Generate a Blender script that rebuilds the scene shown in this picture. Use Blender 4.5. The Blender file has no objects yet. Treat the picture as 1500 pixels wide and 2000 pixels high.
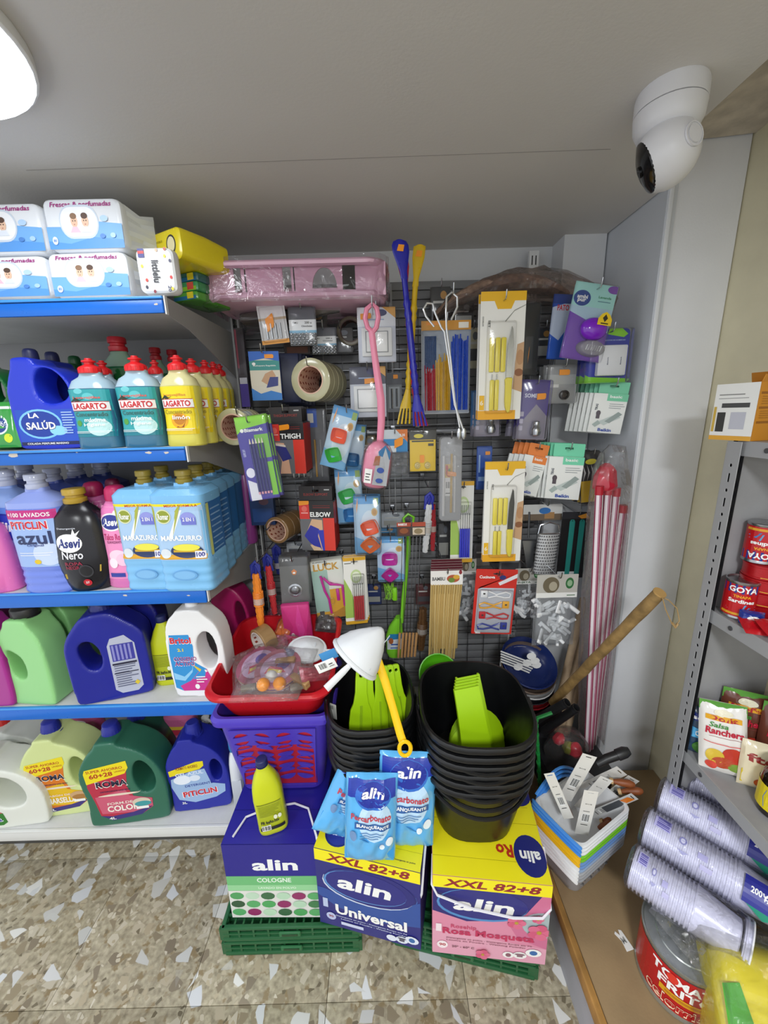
import bpy, bmesh, math, random
from mathutils import Matrix, Vector, Euler, noise
from mathutils.bvhtree import BVHTree
random.seed(7)
SC = bpy.context.scene
COL = SC.collection
# ------------------------------------------------------------------ camera
F, TH, RO, CH = 771.0, math.radians(14), math.radians(1.6), 1.7
cam = bpy.data.cameras.new('camera'); camo = bpy.data.objects.new('camera', cam); COL.objects.link(camo)
cam.sensor_fit = 'VERTICAL'; cam.sensor_height = 36; cam.sensor_width = 36; cam.lens = F/2000*36
cam.clip_start = .02
SC.cycles.transparent_max_bounces = 24
camo.matrix_world = Matrix.Translation((0, 0, CH)) @ Matrix.Rotation(math.pi/2-TH, 4, 'X') @ Matrix.Rotation(-RO, 4, 'Z')
SC.camera = camo
SC.view_settings.view_transform = 'Standard'; SC.view_settings.look = 'None'
SC.view_settings.exposure = 0.22; SC.view_settings.gamma = 1; SC.view_settings.use_curve_mapping = False
# ------------------------------------------------------------------ world and light
W = bpy.data.worlds.new('world'); SC.world = W; W.use_nodes = True
W.node_tree.nodes['Background'].inputs[0].default_value = (.93, .96, 1, 1)
W.node_tree.nodes['Background'].inputs[1].default_value = 1.05
LAMP_POWER = 13.0
LAMP_EMIT = 6.0
# ------------------------------------------------------------------ pixel <-> place
def ray(px, py):
    u, v = (px-750)/F, -(py-1000)/F
    c, s = math.cos(RO), math.sin(RO)
    x, y = u*c+v*s, -u*s+v*c
    return x, math.cos(TH)+y*math.sin(TH), -math.sin(TH)+y*math.cos(TH)
def AY(px, py, Y):
    x, f, z = ray(px, py); k = Y/f; return Vector((x*k, Y, CH+z*k))
def AZ(px, py, Z):
    x, f, z = ray(px, py); k = (Z-CH)/z; return Vector((x*k, f*k, Z))
def AX(px, py, X):
    x, f, z = ray(px, py); k = X/x; return Vector((X, f*k, CH+z*k))
def XP(px, Y, z):
    py = 1000.
    for _ in range(12):
        p = AY(px, py, Y); q = AY(px, py+10, Y)
        py += (z-p.z)/(q.z-p.z)*10
    return AY(px, py, Y).x
# ------------------------------------------------------------------ materials
MC = {}
def lin(h):
    h = h.lstrip('#'); c = [int(h[i:i+2], 16)/255 for i in (0, 2, 4)]
    return [x/12.92 if x <= .04045 else ((x+.055)/1.055)**2.4 for x in c]
def mat(h, r=.42, metal=0, var=.05, sub=0, emit=0, bump=0, cc=0):
    k = (h, r, metal, var, emit, bump, cc, sub)
    if k in MC: return MC[k]
    m = bpy.data.materials.new('m'+h.strip('#')); MC[k] = m; m.use_nodes = True
    nt = m.node_tree; p = nt.nodes['Principled BSDF']; c = lin(h)
    p.inputs['Roughness'].default_value = r; p.inputs['Metallic'].default_value = metal
    p.inputs['Base Color'].default_value = (*c, 1)
    if cc: p.inputs['Coat Weight'].default_value = cc; p.inputs['Coat Roughness'].default_value = .12
    if emit:
        p.inputs['Emission Color'].default_value = (*c, 1); p.inputs['Emission Strength'].default_value = emit
    if var or bump:
        tc = nt.nodes.new('ShaderNodeTexCoord'); n = nt.nodes.new('ShaderNodeTexNoise')
        n.inputs['Scale'].default_value = 35; n.inputs['Detail'].default_value = 3
        nt.links.new(tc.outputs['Object'], n.inputs['Vector'])
        if var:
            r_ = nt.nodes.new('ShaderNodeMapRange'); r_.inputs[3].default_value = max(.03, r-var*1.6); r_.inputs[4].default_value = min(1, r+var*1.6)
            nt.links.new(n.outputs['Fac'], r_.inputs[0]); nt.links.new(r_.outputs[0], p.inputs['Roughness'])
        if bump:
            b = nt.nodes.new('ShaderNodeBump'); b.inputs['Strength'].default_value = bump; b.inputs['Distance'].default_value = .002
            nt.links.new(n.outputs['Fac'], b.inputs['Height']); nt.links.new(b.outputs[0], p.inputs['Normal'])
    return m
def film(k=.5, tint='#ffffff', rough=.08, op=.025, sc=45, bs=.5):
    key = ('film', k, tint, rough, op, sc, bs)
    if key in MC: return MC[key]
    m = bpy.data.materials.new('clear_film'); MC[key] = m; m.use_nodes = True; nt = m.node_tree
    nt.nodes.clear(); N = nt.nodes.new; L = nt.links.new
    o = N('ShaderNodeOutputMaterial'); t = N('ShaderNodeBsdfTransparent'); g = N('ShaderNodeBsdfGlossy'); d = N('ShaderNodeBsdfDiffuse')
    t.inputs[0].default_value = (*lin(tint), 1); g.inputs['Roughness'].default_value = rough
    d.inputs[0].default_value = (*lin(tint), 1)
    fr = N('ShaderNodeFresnel'); fr.inputs[0].default_value = 1.45
    mu = N('ShaderNodeMath'); mu.operation = 'MULTIPLY'; mu.inputs[1].default_value = k*2
    mu2 = N('ShaderNodeMath'); mu2.operation = 'MINIMUM'; mu2.inputs[1].default_value = .6
    a = N('ShaderNodeMixShader'); b = N('ShaderNodeMixShader'); b.inputs[0].default_value = op
    tc = N('ShaderNodeTexCoord'); n = N('ShaderNodeTexNoise'); n.inputs['Scale'].default_value = sc; n.inputs['Detail'].default_value = 4
    n.inputs['Distortion'].default_value = 1.2
    bp = N('ShaderNodeBump'); bp.inputs['Strength'].default_value = bs; bp.inputs['Distance'].default_value = .01
    L(tc.outputs['Object'], n.inputs['Vector']); L(n.outputs['Fac'], bp.inputs['Height'])
    L(bp.outputs[0], g.inputs['Normal']); L(bp.outputs[0], fr.inputs['Normal'])
    L(fr.outputs[0], mu.inputs[0]); L(mu.outputs[0], mu2.inputs[0]); L(mu2.outputs[0], a.inputs[0])
    L(t.outputs[0], b.inputs[1]); L(d.outputs[0], b.inputs[2]); L(b.outputs[0], a.inputs[1]); L(g.outputs[0], a.inputs[2])
    L(a.outputs[0], o.inputs[0])
    return m
FILM = film(.55); BLIS = film(.5, rough=.12, op=.015, sc=12, bs=.15)
HAZE = film(.5, '#e8e8ea', .18, .2)
ORD = ['first', 'second', 'third', 'fourth', 'fifth', 'sixth', 'seventh', 'eighth']
CHROME = mat('#b9bcc0', .25, 1); STEEL = mat('#8d8f93', .35, 1)
# ------------------------------------------------------------------ mesh builder
def ell(n, a, b, e=2., a0=0):
    out = []
    for i in range(n):
        t = 2*math.pi*i/n+a0; c, s = math.cos(t), math.sin(t)
        out.append((a*math.copysign(abs(c)**(2/e), c), b*math.copysign(abs(s)**(2/e), s)))
    return out
def rrect(w, d, r, k=4):
    r = min(r, w/2*.999, d/2*.999); o = []
    for cx, cy, a in ((w/2-r, d/2-r, 0), (-w/2+r, d/2-r, 90), (-w/2+r, -d/2+r, 180), (w/2-r, -d/2+r, 270)):
        for i in range(k+1):
            t = math.radians(a+90*i/k); o.append((cx+r*math.cos(t), cy+r*math.sin(t)))
    return o
def chaikin(p, n=2, closed=True):
    for _ in range(n):
        q = []; m = len(p)
        for i in range(m if closed else m-1):
            a, b = p[i], p[(i+1) % m]
            q.append(tuple(a[j]*.75+b[j]*.25 for j in range(len(a)))); q.append(tuple(a[j]*.25+b[j]*.75 for j in range(len(a))))
        if not closed: q = [p[0]]+q+[p[-1]]
        p = q
    return p
class B:
    def __init__(s): s.v = []; s.f = []; s.mi = []; s.ms = []; s.X = None
    def m(s, mt):
        if isinstance(mt, str): mt = mat(mt)
        if mt not in s.ms: s.ms.append(mt)
        return s.ms.index(mt)
    def add(s, V, Fs, mt, X=None):
        o = len(s.v); k = s.m(mt)
        for p in V:
            p = Vector(p)
            if X: p = X @ p
            if s.X: p = s.X @ p
            s.v.append(p)
        for f in Fs: s.f.append([i+o for i in f]); s.mi.append(k)
    def box(s, c, d, mt, rz=0, X=None, ry=0, rx=0):
        x, y, z = d[0]/2, d[1]/2, d[2]/2
        V = [(a, b, e) for a in (-x, x) for b in (-y, y) for e in (-z, z)]
        R = Matrix.Translation(c) @ Euler((rx, ry, rz)).to_matrix().to_4x4()
        if X: R = X @ R
        s.add(V, [(0, 1, 3, 2), (4, 6, 7, 5), (0, 4, 5, 1), (2, 3, 7, 6), (0, 2, 6, 4), (1, 5, 7, 3)], mt, R)
    def loft(s, rings, mt, caps=(1, 1), X=None, closed=True):
        n = len(rings[0]); V = [p for r in rings for p in r]; Fs = []
        for i in range(len(rings)-1):
            for j in range(n if closed else n-1):
                k = (j+1) % n
                Fs.append((i*n+j, i*n+k, (i+1)*n+k, (i+1)*n+j))
        if caps[0]: Fs.append(tuple(range(n))[::-1])
        if caps[1]: Fs.append(tuple((len(rings)-1)*n+j for j in range(n)))
        s.add(V, Fs, mt, X)
    def rbox(s, c, d, r, mt, rz=0, ch=None, X=None, k=3):   # rounded upright block, chamfered top and bottom
        ch = min(r, d[2]/2*.9) if ch is None else ch
        R = Matrix.Translation(c) @ Matrix.Rotation(rz, 4, 'Z')
        if X: R = X @ R
        rg = []
        for z, i in ((-d[2]/2, ch), (-d[2]/2+ch*.3, ch*.3), (-d[2]/2+ch, 0), (d[2]/2-ch, 0), (d[2]/2-ch*.3, ch*.3), (d[2]/2, ch)):
            rg.append([(x, y, z) for x, y in rrect(d[0]-2*i, d[1]-2*i, max(r-i, .0003), k)])
        s.loft(rg, mt, X=R)
    def lathe(s, prof, mt, n=20, e=2., sx=1, sy=1, caps=(1, 1), X=None):
        s.loft([[(x, y, z) for x, y in ell(n, r*sx, r*sy, e)] for r, z in prof], mt, caps, X)
    def cyl(s, a, b, r, mt, n=10, r2=None, caps=(1, 1)):
        a, b = Vector(a), Vector(b); q = (b-a).to_track_quat('Z', 'Y').to_matrix().to_4x4(); l = (b-a).length
        s.lathe([(r, 0), (r if r2 is None else r2, l)], mt, n, caps=caps, X=Matrix.Translation(a) @ q)
    def tube(s, path, r, mt, n=6, flat=1, caps=(1, 1)):
        P = [Vector(p) for p in path]; rings = []; up = None
        for i, p in enumerate(P):
            t = (P[min(i+1, len(P)-1)]-P[max(i-1, 0)]).normalized()
            if up is None: up = t.orthogonal().normalized() if abs(t.y) > .9 else (Vector((0, 1, 0))-t*t.y).normalized()
            else: up = (up-t*up.dot(t)).normalized()
            sd = t.cross(up); rr = r[i] if isinstance(r, (list, tuple)) else r
            rings.append([p+up*(rr*flat*math.cos(2*math.pi*j/n))+sd*(rr*math.sin(2*math.pi*j/n)) for j in range(n)])
        s.loft(rings, mt, caps)
    def flat(s, outline, holes, t, bev, mt, X=None, br=2):     # filled outline in xz with holes, thickness t along y
        key = str((outline, holes, round(t, 5), round(bev, 5), br))
        if key not in FC:
            cu = bpy.data.curves.new('c', 'CURVE'); cu.dimensions = '2D'; cu.fill_mode = 'BOTH'
            cu.extrude = max(t/2-bev, 0); cu.bevel_depth = bev; cu.bevel_resolution = br; cu.offset = -bev
            for pts in [outline]+list(holes):
                sp = cu.splines.new('POLY'); sp.points.add(len(pts)-1); sp.use_cyclic_u = True
                for q, (x, z) in zip(sp.points, pts): q.co = (x, z, 0, 1)
            FC[key] = mesh_of(cu)
        V, Fs = FC[key]
        s.add([(x, -z, y) for x, y, z in V], Fs, mt, X)
    def build(s, name, parent=None, loc=None, rot=None, ang=40, kind=None):
        me = bpy.data.meshes.new(name); me.from_pydata([tuple(p) for p in s.v], [], s.f)
        for mt in s.ms: me.materials.append(mt)
        me.polygons.foreach_set('material_index', s.mi)
        me.polygons.foreach_set('use_smooth', [True]*len(s.f)); me.update()
        bm = bmesh.new(); bm.from_mesh(me); bmesh.ops.recalc_face_normals(bm, faces=bm.faces) if ang else None; bm.to_mesh(me); bm.free()
        me.set_sharp_from_angle(angle=math.radians(ang))
        o = bpy.data.objects.new(name, me); COL.objects.link(o)
        if parent: o.parent = parent
        if loc is not None: o.location = loc
        if rot is not None: o.rotation_euler = rot
        if kind: o['kind'] = kind
        return o
SO = {}
def solid(outline, holes, t, vox=.0042, it=9, fac=.5):      # plump blow-moulded slab with holes: extrude, voxel remesh, smooth
    key = str((outline, holes, t, it))
    if key not in SO:
        b = B(); b.flat(outline, holes, t, 0.0, '#888888', br=0)
        me = bpy.data.meshes.new('s'); me.from_pydata([tuple(p) for p in b.v], [], b.f)
        bm = bmesh.new(); bm.from_mesh(me); bmesh.ops.remove_doubles(bm, verts=bm.verts, dist=1e-5); bmesh.ops.recalc_face_normals(bm, faces=bm.faces); bm.to_mesh(me); bm.free()
        ob = bpy.data.objects.new('tmp', me); COL.objects.link(ob)
        m = ob.modifiers.new('r', 'REMESH'); m.mode = 'VOXEL'; m.voxel_size = vox
        m = ob.modifiers.new('s', 'SMOOTH'); m.factor = fac; m.iterations = it
        dg = bpy.context.evaluated_depsgraph_get(); dg.update()
        m2 = bpy.data.meshes.new_from_object(ob.evaluated_get(dg))
        SO[key] = ([tuple(v.co) for v in m2.vertices], [tuple(p.vertices) for p in m2.polygons])
        bpy.data.objects.remove(ob); bpy.data.meshes.remove(me); bpy.data.meshes.remove(m2)
    return SO[key]
FC = {}
def mesh_of(cu):
    ob = bpy.data.objects.new('tmp', cu); COL.objects.link(ob)
    dg = bpy.context.evaluated_depsgraph_get(); dg.update()
    me = bpy.data.meshes.new_from_object(ob.evaluated_get(dg))
    V = [tuple(v.co) for v in me.vertices]; Fs = [tuple(p.vertices) for p in me.polygons]
    bpy.data.objects.remove(ob); bpy.data.curves.remove(cu); bpy.data.meshes.remove(me)
    return V, Fs
TX = {}
def text(s, bold=.0, shear=0):
    k = (s, bold, shear)
    if k not in TX:
        cu = bpy.data.curves.new('t', 'FONT'); cu.body = s; cu.size = 1; cu.resolution_u = 2; cu.offset = bold; cu.shear = shear
        cu.align_x = 'LEFT'; cu.fill_mode = 'FRONT'
        V, Fs = mesh_of(cu)
        if V:
            x0 = min(p[0] for p in V); x1 = max(p[0] for p in V); z0 = min(p[1] for p in V); z1 = max(p[1] for p in V)
            V = [((p[0]-(x0+x1)/2), (p[1]-(z0+z1)/2)) for p in V]
            TX[k] = (V, Fs, x1-x0, z1-z0)
        else: TX[k] = ([], [], 1, 1)
    return TX[k]
# label drawing: specs in u (-1..1) and v (0..1); mp(u, v, layer) gives the point
def lab(b, specs, mp0, nx=1, asp=1., base=0, rough=.4):
    mp = lambda u, v, L: mp0(max(-1., min(1., u)), max(0., min(1., v)), L)
    for li, sp in enumerate(specs):
        L = (li+1)*.22+base; k = sp[0]
        if k == 'r':
            _, x0, z0, x1, z1, c = sp[:6]; nz = max(1, nx//2) if nx > 1 else 1
            V = [mp(x0+(x1-x0)*i/nx, z0+(z1-z0)*j/nz, L) for j in range(nz+1) for i in range(nx+1)]
            b.add(V, [(j*(nx+1)+i, j*(nx+1)+i+1, (j+1)*(nx+1)+i+1, (j+1)*(nx+1)+i) for j in range(nz) for i in range(nx)], mat(c, rough))
        elif k == 'e':
            _, cx, cz, rx, rz, c = sp[:6]; n = 24 if nx > 1 or rx > .15 else 12; V = [mp(cx, cz, L)]; Fs = []
            R = 3 if nx > 1 else 1
            for q in range(1, R+1):
                for i in range(n):
                    t = 2*math.pi*i/n; V.append(mp(cx+rx*q/R*math.cos(t), cz+rz*q/R*math.sin(t), L))
            for i in range(n): Fs.append((0, 1+i, 1+(i+1) % n))
            for q in range(R-1):
                for i in range(n):
                    k2 = (i+1) % n; o = 1+q*n; Fs.append((o+i, o+n+i, o+n+k2, o+k2))
            b.add(V, Fs, mat(c, rough))
        elif k == 'p':
            _, pts, c = sp; b.add([mp(x, z, L) for x, z in pts], [tuple(range(len(pts)))], mat(c, rough))
        elif k == 't':
            # ('t', cx, cz, width, string, colour, height or None, bold, shear, rotate)
            _, cx, cz, w, st, c = sp[:6]; h = sp[6] if len(sp) > 6 else None; bo = sp[7] if len(sp) > 7 else .02; sh = sp[8] if len(sp) > 8 else 0
            rot = sp[9] if len(sp) > 9 else 0
            V, Fs, tw, th = text(st, min(bo, .032), sh)
            sx = w/tw; sz = (h/th) if h else sx*asp
            ca, sa = math.cos(rot), math.sin(rot); P = []
            for x, z in V:
                X, Z = x*sx*1., z*sz/asp
                X, Z = X*ca-Z*sa, (X*sa+Z*ca)*asp
                P.append(mp(cx+X, cz+Z, L))
            b.add(P, Fs, mat(c, rough))
def barc(x0, z0, x1, z1, n=9, c='#222222', bg='#f4f4f2'):
    o = [('r', x0, z0, x1, z1, bg)]; w = (x1-x0)/(n*2+1)
    for i in range(n): o.append(('r', x0+w*(2*i+1), z0+(z1-z0)*.15, x0+w*(2*i+1+(.9 if i % 3 else 1.5)), z1-(z1-z0)*.08, c))
    return o
def lines(x0, z0, x1, z1, n, c, fill=.4):
    h = (z1-z0)/n; rr = random.Random(n*31+int(x0*100))
    return [('r', x0, z1-h*(i+.5+fill/2), x0+(x1-x0)*rr.uniform(.6, 1), z1-h*(i+.5-fill/2), c) for i in range(n)]
def price(x, z, w, h, rot=0): # orange sticker
    ca, sa = math.cos(rot), math.sin(rot)
    return ('p', [(x+a*w*ca-bb*h*sa*0, z+bb*h+a*sa*h*1.5) for a, bb in ((-1, -1), (.8, -1), (1, -.6), (1, .6), (.8, 1), (-1, 1))], '#f79a1c')
# ------------------------------------------------------------------ things
def thing(name, label, cat, loc, rz=0, group=None, rx=0, ry=0, s=1):
    o = bpy.data.objects.new(name, None); COL.objects.link(o); o.empty_display_size = .02
    o.location = loc; o.rotation_euler = (rx, ry, rz); o.scale = (s, s, s)
    return tag(o, label, cat, group)
def tag(o, label, cat, group=None, kind=None):
    o['label'] = label; o['category'] = cat
    if group: o['group'] = group
    if kind: o['kind'] = kind
    return o
def struct(b, name, **k):
    o = b.build(name, **k); o['kind'] = 'structure'; return o
def dup(root, loc=None, rz=None, label=None, group=None, rot=None):
    r = root.copy(); COL.objects.link(r)
    if loc is not None: r.location = loc
    if rz is not None: r.rotation_euler.z = rz
    if rot is not None: r.rotation_euler = rot
    if label: r['label'] = label
    if group: r['group'] = group
    for ch in list(root.children):
        c = ch.copy(); COL.objects.link(c); c.parent = r
        for g in ch.children:
            d = g.copy(); COL.objects.link(d); d.parent = c
    return r
# ------------------------------------------------------------------ setting
CEIL = 2.335
def floor_mat():
    m = bpy.data.materials.new('terrazzo'); m.use_nodes = True; nt = m.node_tree; N = nt.nodes.new; L = nt.links.new
    p = nt.nodes['Principled BSDF']; p.inputs['Roughness'].default_value = .33
    g = N('ShaderNodeNewGeometry')
    def ramp(src, stops):
        r = N('ShaderNodeValToRGB'); L(src, r.inputs[0]); e = r.color_ramp.elements
        while len(e) < len(stops): e.new(.5)
        for q, (pos, c) in zip(e, stops): q.position = pos; q.color = (*lin(c), 1) if isinstance(c, str) else (c, c, c, 1)
        return r.outputs[0]
    def mixc(f, a, b):
        x = N('ShaderNodeMix'); x.data_type = 'RGBA'; L(f, x.inputs[0])
        for s_, v in ((6, a), (7, b)): L(v, x.inputs[s_])
        return x.outputs[2]
    def noise_(sc, det=3):
        n = N('ShaderNodeTexNoise'); n.inputs['Scale'].default_value = sc; n.inputs['Detail'].default_value = det; L(g.outputs['Position'], n.inputs['Vector']); return n.outputs['Fac']
    col = ramp(noise_(60, 5), [(.25, '#7d7561'), (.42, '#9a917b'), (.6, '#b0a78f'), (.78, '#c2b9a2')])
    sp = ramp(noise_(26, 4), [(.56, 0.), (.62, 1.)]); k = N('ShaderNodeRGB'); k.outputs[0].default_value = (*lin('#8a7a5c'), 1)
    col = mixc(sp, col, k.outputs[0])
    def chips(scale, thr, edge, cols, off):
        mp = N('ShaderNodeMapping'); mp.inputs['Location'].default_value = off; mp.inputs['Scale'].default_value = (1, 1, 0); L(g.outputs['Position'], mp.inputs['Vector'])
        nz = N('ShaderNodeTexNoise'); nz.inputs['Scale'].default_value = 14; L(mp.outputs[0], nz.inputs['Vector'])
        ad = N('ShaderNodeMixRGB'); ad.blend_type = 'ADD'; ad.inputs[0].default_value = .02; L(mp.outputs[0], ad.inputs[1]); L(nz.outputs['Color'], ad.inputs[2])
        v1 = N('ShaderNodeTexVoronoi'); v2 = N('ShaderNodeTexVoronoi'); v2.feature = 'DISTANCE_TO_EDGE'
        for v in (v1, v2): v.voronoi_dimensions = '2D'; v.inputs['Scale'].default_value = scale; L(ad.outputs[0], v.inputs['Vector'])
        s_ = N('ShaderNodeSeparateColor'); L(v1.outputs['Color'], s_.inputs[0])
        a = ramp(s_.outputs[0], [(thr, 0.), (thr+.01, 1.)]); bb = ramp(v2.outputs['Distance'], [(edge, 0.), (edge+.03, 1.)])
        mu = N('ShaderNodeMath'); mu.operation = 'MULTIPLY'; L(a, mu.inputs[0]); L(bb, mu.inputs[1])
        return mu.outputs[0], ramp(s_.outputs[1], cols)
    for args in ((30, .66, .1, [(.0, '#93876e'), (.35, '#7d7260'), (.6, '#a99d84'), (.9, '#bdb5a2')], (3, 1, 0)),
                 (75, .8, .1, [(.0, '#c9c2b0'), (.5, '#b0a48a'), (.9, '#6d6450')], (7, 2, 0)),
                 (15, .80, .17, [(.0, "#d6d6d2"), (.4, '#c9ccd0'), (.7, '#b9b7ae'), (.9, '#dcdcd8')], (1, 4, 0)),
                 (21, .9, .17, [(.0, '#cfd2d4'), (.6, '#bdbdb8'), (.9, '#dadad6')], (5, 9, 0))):
        f, c = chips(*args); col = mixc(f, col, c)
    L(col, p.inputs['Base Color'])
    return m
def wall_mat(h, rough=.6, mott=.06, sc=4):
    m = bpy.data.materials.new('paint'); m.use_nodes = True; nt = m.node_tree; N = nt.nodes.new; L = nt.links.new
    p = nt.nodes['Principled BSDF']; p.inputs['Roughness'].default_value = rough
    g = N('ShaderNodeNewGeometry'); n = N('ShaderNodeTexNoise'); n.inputs['Scale'].default_value = sc; n.inputs['Detail'].default_value = 6; L(g.outputs['Position'], n.inputs['Vector'])
    r = N('ShaderNodeValToRGB'); c = lin(h); e = r.color_ramp.elements
    e[0].position = .3; e[1].position = .7
    e[0].color = (*[x*(1-mott) for x in c], 1); e[1].color = (*[min(1, x*(1+mott)) for x in c], 1)
    L(n.outputs['Fac'], r.inputs[0]); L(r.outputs[0], p.inputs['Base Color'])
    n2 = N('ShaderNodeTexNoise'); n2.inputs['Scale'].default_value = 160; L(g.outputs['Position'], n2.inputs['Vector'])
    b = N('ShaderNodeBump'); b.inputs['Strength'].default_value = .12; b.inputs['Distance'].default_value = .002
    L(n2.outputs['Fac'], b.inputs['Height']); L(b.outputs[0], p.inputs['Normal'])
    return m
TER = floor_mat()
b = B(); b.box((-.1, -.2, -.03), (4.2, 4.6, .04), '#6d6656'); fl = struct(b, 'floor')
T = .42; b = B(); b.rbox((0, 0, -.005), (T-.0016, T-.0016, .01), .0006, TER, k=1, ch=.0005)
tile0 = None
for i in range(-4, 4):
    for j in range(-2, 3):
        x, y = -.212+T*(i+.5), .79+T*(j+.5)
        if tile0 is None: tile0 = b.build('tile', fl, (x, y, 0))
        else: t = tile0.copy(); COL.objects.link(t); t.location = (x, y, 0)
CM = wall_mat('#cdcac6', .7, .03, 2)
b = B()
out = [(-2.2, -2.5), (.755, -2.5), (.755, 1.2), (.87, 1.345), (.87, 1.9), (-2.2, 1.9)]
b.loft([[(x, y, CEIL) for x, y in out], [(x, y, CEIL+.03) for x, y in out]], CM); struct(b, 'ceiling', ang=20)
b = B(); b.box((-.3, -.4, 2.52), (4, 5, .04), wall_mat('#a79f90', .8, .25, 7)); struct(b, 'ceiling_upper')
WH = wall_mat('#d4d6d8', .5, .03); CR = wall_mat('#d2cbae', .6, .08, 6)
b = B(); b.box((-.6, 1.83, 1.2), (3.2, .06, 2.6), WH); struct(b, 'wall_back')
b = B(); b.box((.79, 1.745, 1.2), (.16, .11, 2.3), WH); struct(b, 'wall_back_pier')
b = B(); b.box((.89, 1.58, 1.2), (.03, .42, 2.4), wall_mat('#c9cdd3', .45, .03)); struct(b, 'wall_niche')
b = B(); b.rbox((.995, 1.42, 1.25), (.225, .09, 2.5), .004, wall_mat('#e8eaee', .5, .04)); struct(b, 'wall_column')  # tone raised for the light facing the column, painted into its colour
b = B(); b.rbox((.884, 1.369, 1.2), (.014, .012, 2.4), .002, wall_mat('#e2e5ea', .4, .02)); struct(b, 'trim_1')
b = B(); b.box((1.14, -.3, 1.25), (.06, 3.4, 2.6), CR); struct(b, 'wall_right')
# broken plaster edge above the column
b = B(); rr = random.Random(3); R0 = []; R1 = []
for i in range(22):
    y = 1.37-i*.06; n = rr.uniform(-.008, .008)
    R0.append([(.757, y, 2.337), (.757+.02, y, 2.36+n), (.83+n*2, y, 2.43+n), (.9+n, y, 2.445), (1.11, y, 2.465+n), (1.11, y, 2.5), (.757, y, 2.5)])
b.loft(R0, wall_mat('#c2b8a8', .85, .25, 16)); struct(b, 'trim_2', ang=20)
# skim seam and hairline cracks in the ceiling board
b = B(); b.tube([(-.9, 1.21, CEIL+.0003), (-.2, 1.2, CEIL+.0003), (.6, 1.19, CEIL+.0003)], .0012, '#8f8b87', 5); struct(b, 'trim_3')
# ------------------------------------------------------------------ ceiling lamps
def lamp(loc, r, label, power):
    t = thing('ceiling_light', label, 'lamp', loc)
    b = B(); b.lathe([(r*.99, 0), (r*1.0, -.004), (r*1.0, -.022), (r*.975, -.026)], '#e8eaec', 40); b.build('housing', t)
    b = B(); b.lathe([(r*.975, -.0262), (r*.95, -.031), (r*.7, -.034), (r*.01, -.035)], mat('#f4f8ff', .5, emit=LAMP_EMIT, var=0), 40); b.build('diffuser', t)
    l = bpy.data.lights.new('lamp_light', 'AREA'); l.shape = 'DISK'; l.size = r*1.9; l.energy = power; l.color = (.95, .98, 1)
    o = bpy.data.objects.new('lamp_light', l); COL.objects.link(o); o.parent = t; o.location = (0, 0, -.04)
lamp((-.785, .79, CEIL), .205, 'round white ceiling lamp shining at the top left of the picture', LAMP_POWER*.12)
lamp((.1, -.9, CEIL), .205, 'added unseen ceiling lamp behind the camera position, centre of the aisle', LAMP_POWER*3.0)  # added lamp out of view, lights the goods from the front
lamp((-1.5, -1.3, CEIL), .205, 'added unseen ceiling lamp far behind the camera on the left', LAMP_POWER*1.6)  # another added lamp out of view, more light from behind the camera
# ------------------------------------------------------------------ gondola shelving on the left
BL = mat('#0a66c8', .3); SHW = wall_mat('#c9cac9', .4, .04, 20); SHG = mat('#8f8f90', .45)
SX0, SX1, SF, SBK = -1.9, -.578, 1.18, 1.68
ZS = [2.022, 1.622, 1.172, .745, .2]
gon = thing('shelving_unit', 'long shop shelving unit with blue edge strips, filled with cleaning bottles', 'shelving', (0, 0, 0))
b = B(); b.box(((SX0+SX1)/2, SBK+.01, 1.12), (SX1-SX0, .014, 2.2), SHG); b.build('back_panel', gon)
for i, z in enumerate(ZS):
    b = B(); b.rbox(((SX0+SX1)/2, (SF+SBK)/2, z-.008), (SX1-SX0, SBK-SF, .016), .002, SHW, k=1); sh = b.build('shelf', gon)
    b = B(); h = .033 if i < 2 else .042
    c = BL if i < 4 else mat('#d9dad8', .4)
    b.rbox(((SX0+SX1)/2, SF-.005, z-h/2-.008), (SX1-SX0-.004, .008, h), .002, c, k=1)
    b.rbox(((SX0+SX1)/2, SF-.007, z-.003), (SX1-SX0, .012, .007), .002, mat('#3f93e2', .3) if i < 4 else c, k=1); b.build('edge_strip', sh)
    # end bracket, deeper towards the back
    b = B(); o = [(SF, z), (SBK, z), (SBK, z-.17), (SF+.33, z-.12), (SF+.12, z-.06), (SF, z-.045)] if i < 4 else [(SF, z), (SBK, z), (SBK, 0), (SF+.03, 0), (SF, z-.04)]
    b.loft([[(SX1+.001, y, q) for y, q in o], [(SX1+.004, y, q) for y, q in o]], mat('#9a9a9a', .4)); b.build('end_bracket', sh, ang=20)
    b = B(); b.box((SX1+.004, SF-.004, z-.022), (.003, .012, .046), '#e6e7e6'); b.build('corner_clip', sh)
b = B(); b.rbox(((SX0+SX1)/2, SF+.1, .07), (SX1-SX0, .02, .13), .002, mat('#4a4a49', .5), k=1); b.build('kick_plate', gon)  # dark tone paints in the shaded gap under the lowest shelf
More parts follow.
